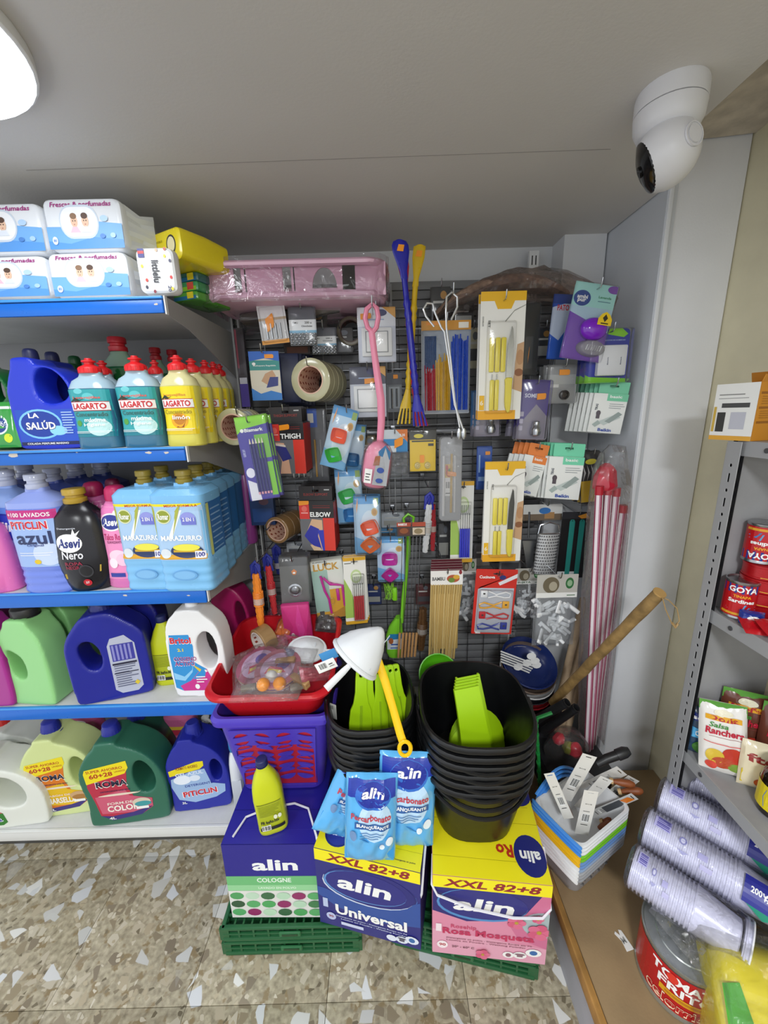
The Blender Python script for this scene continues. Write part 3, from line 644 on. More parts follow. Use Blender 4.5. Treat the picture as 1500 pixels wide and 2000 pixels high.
softener(205, 262, 932, 1.46, 'pink bottle behind the front pink one, shade painted into its colour', '#b04a86', ('dome', '#7d1a44', .22, .14), None, e=2.3, dr=.65, prof=PK, ribs=None)  # this and the half hidden copy are darkened, shelf shade in their colours
softener(-50, 26, 990, 1.215, 'pink softener bottle cut by the left picture edge', '#e472b6', ('dome', '#c0225e', .22, .14), None, e=2.3, dr=.65, prof=PK, ribs=None)
RM = [(0, .94), (.02, 1), (.3, 1), (.32, .97), (.72, .97), (.75, 1), (.82, 1), (.865, .8), (.875, .32), (.9, .3)]
rm = [('r', -.9, .28, .92, .75, '#a9c8e8'), ('p', [(-.9, .46), (-.3, .46), (.2, .75), (-.9, .75)], '#a5ab3e'), ('p', [(-.45, .46), (-.3, .46), (.25, .72), (.1, .72)], '#eef2f4'), ('r', -.9, .715, .92, .755, YEL), ('t', .2, .735, 1.2, 'MEJOR FORMULA', '#c8341c', .026, .02), ('e', -.5, .65, .28, .06, '#d8dcb0'), ('e', -.5, .65, .24, .05, '#8f9a2a'), ('t', -.5, .65, .4, 'Romar', WHT, .05, .03), ('e', .4, .635, .28, .05, '#8f94da'), ('r', .14, .58, .68, .64, '#6d74c8'), ('t', .41, .625, .42, '2 EN 1', WHT, .03),
      ('t', .05, .47, 1.5, 'MARAZURRO', WHT, .045, .04), ('r', -.88, .29, .9, .33, '#d9a01e'), ('e', .2, .36, .6, .06, '#22305c'), ('r', -.3, .35, .75, .37, '#c9a21c'), ('e', .2, .39, .5, .03, '#e8e04a'), ('e', -.6, .34, .2, .04, '#d8dfe4'), ('r', .5, .3, .88, .36, '#e9e9f4'), ('t', .69, .33, .3, '100', '#2a2a8a', .04, .03), ('e', .0, .15, .48, .045, '#68a4d8'), ('e', .0, .152, .4, .035, '#7db6e4')]
sd = lambda t, w, h: None
for i, (x0, x1, yt, Y) in enumerate(((252, 344, 918, 1.235), (323, 424, 917, 1.225), (290, 372, 909, 1.345), (352, 440, 907, 1.335), (382, 455, 902, 1.44), (406, 468, 896, 1.54), (424, 479, 892, 1.63))):
    t = softener(x0, x1, yt, Y, 'pale blue square softener bottle with gold cap, '+('left one of the front pair', 'right one of the front pair', 'behind the left front one', 'second in the right hand row', 'third in the right hand row', 'fourth in the right hand row', 'rearmost of the right hand row')[i], '#7dbbe8', ('step', '#94812e', .15, .11), rm if i < 2 else None, e=7, dr=.88, grp='pale blue softener bottles with gold caps', prof=RM, ribs=(.03, .25, 3, .03), rz=-.03)
    if i in (1, 3, 4, 5, 6): # dark side label
        l, w, h = G(x0, x1, yt, Y, z3); b = B(); d = w*.88
        b.box((w*.487, 0, h*.52), (.003, d*.7, h*.46), mat('#2d6aa8', .35)); b.box((w*.489, -d*.3, h*.52), (.003, d*.1, h*.44), mat('#c9d27a', .35))
        for k in range(8): b.box((w*.4905, d*.03, h*(.33+.05*k)), (.002, d*.45, h*.012), mat('#7fa9d2', .4))
        b.build('side_label', t)
for i, (px, yt, Y, c) in enumerate(((22, 912, 1.42, '#4a5fae'), (68, 905, 1.52, '#3f4f96'), (122, 912, 1.42, '#4456a6'), (165, 903, 1.52, '#3a4a94'), (212, 900, 1.58, '#3c4c98'))):  # body colours darken towards the back, painting in the shelf shade
    softener(px-42, px+42, yt, Y, 'blue softener bottle with painted shade at the back of its shelf, '+('first', 'second', 'third', 'fourth', 'fifth')[i]+' from left', c, ('step', clearcap, .17, .12), None, grp='blue bottles darkened for shade at the back')
t = thing('softener_bottle', 'magenta bottle squeezed behind the pale blue row at the shelf end', 'bottle', (XP(481, 1.645, 1.35), 1.645, z3)); b = B()
b.lathe([(.028, 0), (.032, .01), (.032, .27), (.02, .31), (.014, .33)], mat('#8f3f86', .3), 20, 2.4); b.build('body', t); cap(t, 'screw', '#7a2a6a', 0, .33, .014, .025)
# ---- shelf 4 ----------------------------------------------------------------
z4 = ZS[3]
def slim(x0, x1, Y, H, label, col, hole, rz=0, D=.085, specs=None, cp='#2a2a2a', grp=None):
    w = PW(x1-x0, Y, z4+.15); l = (XP((x0+x1)/2, Y, z4+.15), Y, z4)
    return jug('detergent_jug', label, 'jug', l, w, D, H, J_SLIM, [hole] if hole else [], col, ('screw', cp, 0, .985, w*.22, .03), specs, rz, grp)
HS = [(.1, .62), (.42, .66), (.62, .6), (.62, .42), (.4, .34), (.12, .42)]
HS2 = [(-.7, .66), (-.3, .62), (.0, .54), (.02, .36), (-.2, .3), (-.6, .34)]
slim(25, 124, 1.23, .33, 'pale green detergent jug with recessed grip, left of the pair', '#92cf86', HS2, -.1, .1, grp='pale green jugs')
slim(100, 172, 1.36, .345, 'pale green detergent jug with recessed grip, right of the pair', '#8ac87e', HS2, -.1, .1, grp='pale green jugs')
slim(-75, 38, 1.225, .33, 'magenta detergent jug cut by the left picture edge', '#a32a8a', HS, 0, .1)
slim(-40, 42, 1.37, .33, 'magenta jug behind the one at the left edge, painted darker for shade', '#7a1c66', HS, 0, .1)  # same jug as in front, its colour darkened to stand for shade
bk = [('p', [(.05, .12), (.05, .62), (.15, .7), (.5, .72), (.72, .62), (.75, .12), (.6, .07), (.2, .07)], '#b4b9cc'), ('r', .12, .44, .68, .63, '#3a3a9a')]+[('r', .15+.1*k, .45, .2+.1*k, .62, '#8a8ac8') for k in range(5)]+lines(.12, .14, .68, .4, 10, '#5a5f7a')+[('r', .1, .4, .7, .42, '#22223a'), ('r', .1, .3, .7, .31, '#22223a'), ('p', [(.55, .17), (.62, .2), (.69, .17), (.62, .14)], '#d8c03a')]
l, w, h = G(152, 285, 1180, 1.245, z4, .34)
jug('detergent_jug', 'deep blue detergent jug turned to show its grey back label', 'jug', l, w*1.02, .1, .34, [(-.85, 0), (-.95, .05), (-1, .5), (-.95, .72), (-.6, .9), (-.4, .97), (.2, .99), (.5, .9), (.95, .75), (1, .6), (1, .05), (.9, 0)], [[(-.68, .66), (-.4, .72), (-.16, .62), (-.12, .44), (-.3, .36), (-.56, .42)]], '#1c2390', ('big', '#1c2370', -.05, .98, .025, .03), bk, .3, bev=.3)
slim(255, 325, 1.38, .34, 'deep blue detergent jug behind the turned one, shade painted in', '#171c74', None, .2, .1)  # blue lowered from the turned jug's, shade put into the colour
def bleach(loc, H, label, rz, faced=True, ry=0):
    w, D = H*.345, H*.26
    t = thing('bleach_bottle', label, 'bottle', loc, rz, ry=ry)
    P = [(0, .86), (.02, .96), (.06, 1), (.3, .97), (.5, .99), (.65, .92), (.78, .7), (.86, .46), (.9, .36), (.94, .34)]
    b = B(); b.loft([[(x, y, z*H) for x, y in ell(26, k*w/2, k*D/2, 3.6 if z < .75 else 2.3)] for z, k in P], mat('#c3cb1d', .33)); b.build('body', t)
    cap(t, 'screw', '#20285c', 0, .925*H, w*.19, H*.075)
    sp = [('r', -.78, .14, .8, .48, '#a9b31c'), ('r', -.78, .475, .8, .485, '#6c7418')]+lines(-.7, .3, .7, .46, 8, '#7d861c', .3)+[('t', -.1, .22, 1.2, 'FR baño.htv', '#1c1c1c', .045, .03), ('r', -.8, .1, .82, .145, '#1c1c20')]+barc(-.7, .105, -.1, .18)+[('e', .3, .28, .12, .03, '#e4e6d0'), ('e', .58, .28, .12, .03, '#e4e6d0')]
    mp = lambda u, v, L: (u*w/2, -itp(P, v)*D/2*(1-min(abs(u)/itp(P, v), .99)**3.6)**(1/3.6)-.0005-.0009*L, v*H)
    b = B(); lab(b, sp, mp, 16, w/2/H); b.build('label', t, ang=0)
    return t
l, w, h = G(292, 355, 1180, 1.3, z4, .3)
bleach(l, .27, 'yellow green bleach bottle between the deep blue and white jugs on the shelf', .15)
br = [('p', [(-.86, .12), (-.9, .5), (-.82, .73), (-.15, .73), (-.05, .6), (-.1, .42), (.3, .33), (.35, .15), (.2, .08), (-.6, .08)], '#2f8fd0'), ('p', [(-.6, .08), (-.7, .14), (-.3, .2), (.0, .3), (.3, .33), (.42, .24), (.35, .14), (.2, .08)], '#c8328a'), ('p', [(-.2, .4), (-.12, .38), (.12, .33), (.05, .3)], '#e0be2a'), ('p', [(-.86, .3), (-.5, .25), (-.2, .33), (-.1, .45), (-.2, .3), (-.5, .2), (-.84, .22)], '#8cc8ee'),
      ('t', -.45, .665, .75, 'Britol', WHT, .08, .08), ('t', -.45, .667, .72, 'Britol', RED, .07, .03), ('t', -.5, .56, .2, '2.1', '#f0d21c', .035, .03), ('t', -.38, .455, .8, 'OXIGENO', '#fbe9f4', .055, .06), ('t', -.38, .457, .78, 'OXIGENO', '#8f1d6e', .048, .02), ('t', -.42, .4, .7, 'ACTIVO', '#fbe9f4', .055, .06), ('t', -.42, .402, .68, 'ACTIVO', '#8f1d6e', .048, .02), ('e', -.1, .13, .08, .03, WHT)]+lines(-.1, .17, .3, .26, 3, WHT)
l, w, h = G(338, 448, 1180, 1.245, z4)
jug('detergent_jug', 'white jug with open handle and blue and magenta label near the shelf end', 'jug', l, w, .085, h*1.0, [(-.8, 0), (-.92, .04), (-1, .35), (-.98, .7), (-.85, .88), (-.55, .96), (-.5, 1), (.3, 1), (.4, .95), (.8, .84), (.97, .66), (1, .3), (.92, .04), (.8, 0)], [[(.05, .64), (.25, .75), (.55, .76), (.74, .62), (.74, .44), (.55, .33), (.28, .33), (.08, .46)]], '#e9e9ea', ('screw', '#e6e6e8', -.1, .99, .02, .025), br, 0, bev=.3)
l = (XP(458, 1.5, z4+.17), 1.5, z4)
jug('detergent_jug', 'large glossy magenta jug at the shelf end behind the white jug', 'jug', l, .16, .1, .34, J_ROMA, [H_ROMA], '#a3175c', ('big', '#7d1248', -.25, .94, .025, .03))
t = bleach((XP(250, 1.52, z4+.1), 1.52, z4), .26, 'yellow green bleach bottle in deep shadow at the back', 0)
# ---- bottom shelf -----------------------------------------------------------
z5 = ZS[4]
def roma(x0, x1, yt, Y, label, col, a, bcol, word, big, sub, rz=0, shoulder=None):
    l, w, h = G(x0, x1, yt, Y, z5)
    sp = [('p', [(-.8, .6), (-.82, .48), (-.72, .3), (-.66, .14), (-.4, .07), (.3, .1), (.6, .18), (.62, .28), (.2, .32), (.08, .45), (.15, .64)], a), ('p', [(-.7, .36), (.02, .42), (.1, .34), (.6, .28), (.6, .18), (.1, .14), (-.62, .16)], bcol),
          ('p', [(-.66, .14), (-.4, .07), (.3, .1), (.6, .19), (.1, .14), (-.4, .12)], '#3a2f7a'), ('p', [(-.84, .64), (-.82, .52), (.1, .6), (.2, .66), (.18, .74), (-.8, .68)], '#ecd81c'),
          ('t', -.35, .665, .85, 'SUPER AHORRO', '#b0341c', .03, .02, 0, .06), ('t', -.45, .61, .55, '60+28', '#b0341c', .05, .03, 0, .08), ('t', .0, .635, .25, 'LAVADOS', '#b0341c', .02, .01, 0, .08),
          ('t', -.25, .5, .75, 'ROMA', '#efe9df', .078, .09), ('t', -.25, .502, .72, 'ROMA', '#1c1c3a', .065, .04), ('e', -.12, .37, .5, .012, '#e8d8c4'), ('t', -.2, .415, .7, 'DETERGENTE LIQUIDO', '#2a2a55', .018), ('t', -.15, .27, .6, 'FORM.DE' if big == 'COLOR' else 'JABON DE', '#f2e2d8', .03, .02), ('t', -.1, .21, .75, big, '#f6efe4', .07, .06), ('e', .35, .25, .22, .05, '#c9a276' if big != 'COLOR' else '#d8c9b4'), ('e', .38, .23, .2, .03, '#a8763a' if big != 'COLOR' else '#3f9aa0'), ('r', .2, .17, .5, .2, '#f2f2ee'), ('t', -.4, .1, .16, '4L', WHT, .03, .03)]
    jug('detergent_jug', label, 'jug', l, w, .125, h, J_ROMA, [H_ROMA], col, ('big', '#232c92', -.25, .93, .026, .042), sp, rz, 'four litre detergent jugs on the lowest shelf', bev=.3)
roma(70, 205, 1412, 1.29, 'pale yellow detergent jug with blue cap and orange label', '#cfdb98', '#d8761c', '#e2b81c', '', 'MARSELLA', '', .12)
roma(180, 330, 1416, 1.25, 'dark green detergent jug with blue cap and red label, nearest to the shelf front', '#2f6a55', '#b82c46', '#cc5a76', '', 'COLOR', '', .12)
roma(235, 345, 1392, 1.45, 'dark green detergent jug behind the front one, shade painted in', '#1f4f40', '#7a2c36', '#8c4a56', '', 'COLOR', '', .12)  # body and label inks darkened together, shade painted into them
pq = [('p', [(-.86, .46), (-.88, .36), (-.7, .18), (-.2, .12), (.5, .16), (.82, .22), (.84, .32), (.4, .36), (.25, .56), (-.2, .54)], '#9dbbe0'), ('p', [(-.9, .57), (-.88, .5), (.1, .56), (.24, .6), (.24, .66), (.0, .66)], '#ecd81c'), ('t', -.3, .6, .7, 'FORMATO AHORRO', '#8a2a1c', .04, .02, 0, .07), ('t', -.25, .515, .9, 'GEL AZUL', '#dce8fa', .045, .03, 0, .05), ('e', -.5, .44, .28, .06, '#e8f0fa'), ('e', -.1, .45, .18, .04, '#dfe9f6'), ('t', -.0, .36, .9, 'DETERGENTE', '#2a3f9a', .03, .01, 0, .06), ('t', .0, .25, 1.15, 'PiTiCLiN', '#f4f2f6', .085, .08, 0, .06), ('t', .0, .252, 1.1, 'PiTiCLiN', RED, .073, .03, 0, .06), ('t', -.55, .13, .16, '3L', WHT, .03, .03)]
l, w, h = G(338, 450, 1415, 1.29, z5)
jug('detergent_jug', 'royal blue detergent jug with blue cap and pale blue label, lowest shelf right', 'jug', l, w, .11, h, J_ROMA, [[(.4, .6), (.58, .68), (.78, .6), (.8, .45), (.66, .36), (.46, .4)]], '#222b9c', ('big', '#232c92', -.1, .9, .024, .045), pq, .12, bev=.3)
l, w, h = G(-75, 100, 1462, 1.245, z5)
jug('detergent_jug', 'huge white detergent jug with green label, cut by the left edge', 'jug', l, w, .13, h, J_ROMA, [[(-.1, .72), (.3, .78), (.6, .62), (.66, .42), (.5, .3), (.1, .3), (-.2, .5)]], '#dfe2da', ('big', '#c42a2c', -.25, .94, .03, .04), [('p', [(-.9, .26), (.1, .24), (.15, .1), (.05, .06), (-.9, .06)], '#2f7a2c'), ('p', [(-.9, .3), (.0, .28), (.1, .24), (-.9, .25)], '#c94a5c'), ('t', -.18, .16, .5, 'ala', '#e6e6f6', .09, .06), ('t', -.18, .162, .46, 'ala', '#3a3a9a', .08, .03)], .1, bev=.3)
l, w, h = G(-30, 112, 1402, 1.41, z5)
jug('detergent_jug', 'white detergent jug with red cap standing behind the huge white one', 'jug', l, w*1.05, .12, h, J_ROMA, [[(.1, .74), (.45, .76), (.68, .62), (.74, .42), (.6, .3), (.3, .4)]], '#cdd0cb', ('big', '#c42a2c', -.3, .93, .03, .035), None, .1, bev=.3)
l, w, h = G(140, 215, 1385, 1.5, z5)
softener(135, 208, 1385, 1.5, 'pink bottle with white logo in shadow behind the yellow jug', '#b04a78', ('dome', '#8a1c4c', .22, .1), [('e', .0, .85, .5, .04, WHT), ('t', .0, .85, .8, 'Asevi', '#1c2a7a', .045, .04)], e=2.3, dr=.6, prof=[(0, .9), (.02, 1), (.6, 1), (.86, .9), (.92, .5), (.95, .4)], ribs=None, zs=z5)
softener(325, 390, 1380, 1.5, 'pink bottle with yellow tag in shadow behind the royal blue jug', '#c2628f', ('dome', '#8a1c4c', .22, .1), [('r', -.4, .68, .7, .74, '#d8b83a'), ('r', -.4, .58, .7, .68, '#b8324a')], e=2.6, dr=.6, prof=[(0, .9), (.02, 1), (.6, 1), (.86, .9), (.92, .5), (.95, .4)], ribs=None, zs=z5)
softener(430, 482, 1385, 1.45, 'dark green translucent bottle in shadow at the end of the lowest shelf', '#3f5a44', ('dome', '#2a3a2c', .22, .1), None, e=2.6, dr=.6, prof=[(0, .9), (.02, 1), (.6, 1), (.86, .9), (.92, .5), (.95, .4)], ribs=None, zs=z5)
# pump bottle behind the royal blue jug
l, w, h = G(388, 430, 1398, 1.42, z5)
t = thing('pump_bottle', 'bottle with white pump head behind the royal blue jug', 'bottle', l); b = B()
b.lathe([(.034, 0), (.036, .01), (.036, h*.7), (.02, h*.8), (.014, h*.85)], mat('#6a6f8a', .2), 20, 2.3); b.build('body', t)
b = B(); b.lathe([(.018, h*.84), (.018, h*.9), (.008, h*.91), (.008, h*.95), (.016, h*.955), (.016, h*.985), (.01, h)], '#d8d8d6', 16); b.tube([(0, 0, h*.97), (.03, -.02, h*.97), (.04, -.026, h*.955)], .005, '#d8d8d6', 8); b.build('pump_head', t)
# trigger spray seen from the side
l, w, h = G(440, 486, 1425, 1.245, z5)
t = thing('spray_bottle', 'slim white spray bottle with blue trigger head beside the purple basket', 'bottle', l, .25); w = .05; b = B()
b.loft([[(x+sx*.01, y, z*h) for x, y in ell(22, k*w/2, k*.045, 2.6)] for z, k, sx in ((0, .9, 0), (.015, 1, 0), (.4, 1, 0), (.62, .95, 0), (.7, .7, -.3), (.74, .45, -.4), (.78, .4, -.4))], mat('#d9dde0', .3)); b.build('body', t)
b = B(); b.loft([[(x-.004+o, y, z*h) for x, y in ell(14, .012*k, .02*k, 3)] for z, k, o in ((.76, .9, 0), (.8, 1.1, 0), (.88, 1, -.002), (.95, .9, 0), (1., .5, 0))], mat('#1d78b8', .3)); b.build('trigger_head', t)
b = B(); b.rbox((0, -.046, h*.3), (.034, .003, h*.35), .001, '#c9ced4', k=1); b.build('label', t)
# ------------------------------------------------------------------ goods hanging on the wire grid
HOOKN = [0]
def hook(p, Y, label, z0=.012, tip=.014):
    t = thing('peg_hook', label, 'hook', (p.x, 1.7, p.z+z0)); b = B(); l = Y-.028-1.7
    b.tube([(0, .006, 0), (0, l+.02, -.012), (0, l+.006, -.012), (0, l, -.006), (0, l-.004, tip)], .0022, CHROME, 6); b.build('wire', t)
    b = B(); b.rbox((0, .006, .002), (.02, .006, .018), .002, STEEL, k=1); b.build('clip_plate', t)
SLOT = lambda W, H, v=.93: [(-.013, H*v-.002), (-.004, H*v-.0025), (0, H*v-.004), (.004, H*v-.0025), (.013, H*v-.002), (.013, H*v+.003), (.004, H*v+.003), (0, H*v+.006), (-.004, H*v+.003), (-.013, H*v+.003)]
class Card: pass
def card(name, label, cat, x0, y0, x1, y1, Y, specs, bg='#eeeeec', th=.0015, tilt=0, rz=0, rx=0, grp=None, r=.004, slot=.93, tab=None, hk=None, part='card'):
    xm = (x0+x1)/2; zt, zb = AY(xm, y0, Y).z, AY(xm, y1, Y).z; H = zt-zb; Wd = PW(x1-x0, Y, (zt+zb)/2)
    c = Card(); c.W, c.H = Wd, H; pos = Vector((XP(xm, Y, (zt+zb)/2), Y, zt))
    sh = H/2*math.sin(tilt); pos.x += sh
    c.t = t = thing(name, label, cat, pos, rz, grp, rx=rx, ry=tilt)
    b = B(); o = [(x, z-H/2) for x, z in rrect(Wd, H, r, 3)]
    b.flat(o, [[(x, z-H) for x, z in SLOT(Wd, H, slot)]] if slot and Wd > .032 else [], th, min(.0004, th*.3), mat(bg, .45), br=0)
    b.build(part, t)
    c.mp = lambda u, v, L: (u*Wd/2, -th/2-.0006*L-.0004, (v-1)*H)
    c.at = lambda u, v, d=0: Vector((u*Wd/2, -th/2-d, (v-1)*H))
    pr = [s for s in specs if s[0] == 'p' and s[2] == '#f79a1c']
    sp = [s for s in specs if s not in pr]
    if sp:
        b = B(); lab(b, sp, c.mp, 1, Wd/2/H); b.build('label', t, ang=0)
    for s in pr:
        b = B(); P = [c.mp(x, z, len(sp)+3) for x, z in s[1]]; b.loft([P, [(x, y-.0008, z) for x, y, z in P]], mat('#f79a1c', .5)); b.build('price_sticker', t)
    if hk: hook(pos+Vector((0, 0, -H*(1-slot)) if slot else Vector((0, 0, -.006))), Y, hk)
    return c
def blis(c, u0, v0, u1, v1, d, name='blister', r=.008, mt=None):
    b = B(); w, h = (u1-u0)*c.W/2, (v1-v0)*c.H; p = c.at((u0+u1)/2, (v0+v1)/2, .001)
    X = Matrix.Translation(p) @ Matrix.Rotation(math.pi/2, 4, 'X')
    o = rrect(w, h, r, 3); k = lambda i: [(x*(1-2*i/w), y*(1-2*i/h)) for x, y in o]
    b.loft([[(x, y, z) for x, y in k(i)] for i, z in ((0, 0), (.001, d*.6), (.0025, d*.9), (.006, d))], mt or BLIS, caps=(0, 1), X=X); return b.build(name, c.t)
def outline(c, d=.006, name='blister'):       # whole-face clear shell with a rolled rim
    return blis(c, -1.03, -.005, 1.03, 1.005, d, name)
def behind(c, n, lbl, dy=.012, jit=.004, grp=None, rt=.03):
    for i in range(n):
        rr = random.Random(i*7+len(lbl)); p = c.t.location+Vector((rr.uniform(-jit, jit), dy*(i+1), rr.uniform(-jit, jit)*.5)); e = c.t.rotation_euler
        dup(c.t, p, rot=(e.x, e.y+rr.uniform(-rt, rt), e.z), label=lbl+(', '+ORD[i]+' one' if n > 1 else ''), group=grp or lbl)
def stick(c, name, a, b_, r, mt, n=8, r2=None):
    b = B(); b.cyl(a, b_, r, mt, n, r2); return b.build(name, c.t)
ORG = '#f79a1c'
# picture hooks, tacks -------------------------------------------------------
c = card('hardware_pack', 'small clear pack of silver picture hooks with orange price sticker', 'hardware', 506, 588, 560, 672, 1.5, [('r', -1, .62, 1, .9, '#e9e9ec'), ('r', -1, .56, 1, .62, '#b8a48a'), ('r', -1, 0, 1, .56, '#c9cacc'), ('r', -1, 0, 1, .1, '#e09a3a'), price(-.2, .5, .32, .16, .3)], '#dfe0e2', tilt=-.08, hk='chrome hook carrying the picture hook pack')
for k in range(4): stick(c, 'picture_hook', c.at(-.5+.33*k, .12, .004), c.at(-.5+.33*k, .48, .004), .0035, CHROME, 6)
blis(c, -.9, .04, .9, .88, .009)
def tacks(x0, y0, x1, y1, Y, label, hk):
    c = card('tack_box', label, 'hardware', x0, y0, x1, y1, Y, [('r', -1, .68, 1, 1, '#54575f'), ('r', -1, .4, 1, .68, '#e9ecee'), ('r', -1, .33, 1, .4, '#7fb6d6'), ('t', -.55, .6, .4, 'SIMU', '#333333', .05), ('t', .4, .6, .5, '200 u', '#222222', .06), ('t', .3, .51, .8, 'Chinchetas', '#333333', .05)], '#8f9397', slot=None, hk=hk)
    b = B(); rr = random.Random(x0); r = .0042
    for i in range(7):
        for j in range(5):
            p = c.at(-.84+i*.28+(j % 2)*.1, .05+j*.062, .004+rr.uniform(0, .006)); b.lathe([(r*.3, -r), (r*.9, -r*.5), (r, 0), (r*.8, r*.6), (r*.3, r)], CHROME, 7, X=Matrix.Translation(p) @ Euler((rr.uniform(0, 3), rr.uniform(0, 3), 0)).to_matrix().to_4x4())
    b.build('tacks', c.t, kind='stuff'); blis(c, -1, 0, 1, 1, .016, 'clear_box')
tacks(565, 600, 618, 675, 1.5, 'clear box of silver tacks with white and blue label, front one', 'chrome hook carrying the front box of tacks')
tacks(609, 640, 657, 692, 1.57, 'clear box of silver tacks, lower one behind and right of the front box', 'chrome hook carrying the rear box of tacks')
card('hardware_pack', 'brown card of small hardware half hidden below the tack boxes', 'hardware', 555, 668, 606, 692, 1.62, [('r', -.8, .1, .8, .6, '#6b3b22')], '#3a2a22', slot=None)
# light switches ---------------------------------------------------------------
def switch(x0, y0, x1, y1, Y, label, dark, hk, tilt=0):
    c = card('switch_pack', label, 'electrical', x0, y0, x1, y1, Y, [('r', -1, .66, 1, 1, '#2f3450' if dark else '#dfe3ea'), ('p', [(.3, 1), (1, 1), (1, .8)], '#e0a23c'), ('r', -1, 0, 1, .1, '#c5cad6'), ('e', .25, .9, .3, .06, '#2a2f66'), ('r', -.5, .77, .4, .79, '#9fb4d8'), price(-.55 if not dark else .1, .84 if not dark else .72, .28, .05, .1)], '#c9cedb', tilt=tilt, hk=hk)
    b = B(); b.rbox(tuple(c.at(0, .37, .006)), (c.W*.8, .01, c.H*.52), .003, '#eceeee', k=2); b.build('switch_frame', c.t)
    b = B(); b.rbox(tuple(c.at(0, .37, .0125)), (c.W*.55, .006, c.H*.36), .002, '#f4f5f5', k=2); b.box(tuple(c.at(0, .37, .0115)), (c.W*.6, .002, c.H*.39), '#8c8f93'); b.build('switch_rocker', c.t)
    outline(c, .018); return c
switch(699, 600, 773, 708, 1.5, 'clear blister of a white light switch behind the pink brush loop', False, 'chrome hook carrying the upper light switch')
c = switch(684, 716, 754, 815, 1.53, 'white light switch pack with dark blue header, lower of two', True, 'chrome hook carrying the lower light switch')
c = card('hardware_pack', 'dark small blister card right of the lower light switch', 'hardware', 755, 728, 785, 805, 1.6, [('r', -1, .7, 1, 1, '#1f2433'), ('r', -.7, .1, .7, .65, '#8f979c'), price(.2, .9, .3, .05)], '#6a6f74', slot=None)
stick(c, 'screwdriver_bit', c.at(-.3, .1, .004), c.at(-.3, .6, .004), .004, CHROME); stick(c, 'screwdriver_bit', c.at(.3, .15, .004), c.at(.3, .6, .004), .004, CHROME)
# bandage boxes -----------------------------------------------------------------
def obox(name, label, cat, x0, y0, x1, y1, Y, D, specs, bg, side=None, rz=0, tilt=0, grp=None, rx=0):
    xm = (x0+x1)/2; zt, zb = AY(xm, y0, Y).z, AY(xm, y1, Y).z; H = zt-zb; Wd = PW(x1-x0, Y, (zt+zb)/2)
    c = Card(); c.W, c.H = Wd, H; c.t = t = thing(name, label, cat, (XP(xm, Y, (zt+zb)/2)+H/2*math.sin(tilt), Y, zt), rz, grp, ry=tilt, rx=rx)
    b = B(); b.rbox((0, D/2, -H/2), (Wd, D, H), .0012, mat(bg, .4), k=1)
    b.build('carton', t)
    c.mp = lambda u, v, L: (u*Wd/2, -.0006*L-.0003, (v-1)*H); c.at = lambda u, v, d=0: Vector((u*Wd/2, -d, (v-1)*H))
    if specs: b = B(); lab(b, specs, c.mp, 1, Wd/2/H); b.build('label', t, ang=0)
    if side: b = B(); b.box((Wd/2, D/2, -H/2), (.0012, D*.9, H*.94), mat(side, .4)); b.build('side_panel', t)
    return c
c = obox('bandage_box', 'teal and blue bandage box with a navy sleeve picture', 'bandage', 490, 686, 547, 782, 1.5, .028, [('r', -1, .3, 1, .8, '#d9d2bf'), ('r', -1, .62, 1, .82, '#2f8f8a'), ('p', [(-1, .8), (0, .86), (1, .8), (1, 1), (-1, 1)], '#1f63c4'), ('p', [(-1, 0), (1, 0), (1, .14), (.3, .2), (-.4, .14), (-1, .26)], '#1f78c8'), ('t', .0, .71, 1.5, 'Muñequera Regulable', WHT, .035, .02), ('p', [(-.3, .4), (.2, .3), (.7, .5), (.5, .62), (.0, .55)], '#c49a74'), ('p', [(.0, .26), (.8, .3), (.85, .48), (.3, .48)], '#23307c'), price(.35, .9, .3, .04), ('e', -.7, .75, .12, .03, WHT)], '#dcd6c6', '#25418c', rz=.1)
hook(Vector((c.t.location.x, 1.5, c.t.location.z-.005)), 1.5, 'chrome hook carrying the teal bandage box')
for i in range(5): obox('bandage_box', 'dark navy bandage box behind the teal one, '+ORD[i]+' in line', 'bandage', 540+i*7, 690+i, 585+i*7, 786+i*2, 1.56+.024*i, .02, None, '#1d2447', rz=.12, grp='navy bandage boxes behind the teal one')
# tape rolls ------------------------------------------------------------------
def tape(loc, R, r, Wd, label, col, n, rot, grp, core='#d8b09a', gap=.0):
    m = mat(col, .18, cc=.5)
    for i in range(n):
        t = thing('tape_roll', label[0] if i == 0 else label[0]+', '+ORD[i]+' roll of '+label[1], 'tape', loc, 0, grp); t.rotation_euler = rot
        t.location = Vector(loc)+(Euler(rot).to_matrix() @ Vector((0, (Wd+gap)*i, 0)))
        X = Matrix.Rotation(-math.pi/2, 4, 'X'); b = B(); n_ = 30
        pr = [(r, 0), (R-.003, 0), (R, .002), (R, Wd-.002), (R-.003, Wd), (r, Wd)]
        b.loft([[(q*math.cos(2*math.pi*k/n_), q*math.sin(2*math.pi*k/n_), z) for k in range(n_)] for q, z in pr], m, caps=(0, 0), X=X); b.build('tape', t)
        b = B(); b.loft([[(q*math.cos(2*math.pi*k/n_), q*math.sin(2*math.pi*k/n_), z) for k in range(n_)] for q, z in ((r-.003, Wd), (r-.003, -.0008), (r+.001, -.0008))], core, caps=(0, 0), X=X); b.build('core', t)
        if n > 1 or 1: # printed marks inside the core
            b = B(); rr = random.Random(i)
            for row in range(2):
                for k in range(12):
                    a = 2*math.pi*k/12+rr.random()*.2; q = r-.0036; y = Wd*(.25+.5*row)
                    b.add([((q)*math.cos(a+d), y+e, q*math.sin(a+d)) for d, e in ((-.1, -Wd*.12), (.1, -Wd*.06), (.1, Wd*.12), (-.1, Wd*.06))], [(0, 1, 2, 3)], '#8c3a2a')
            b.build('core_print', t, ang=0)
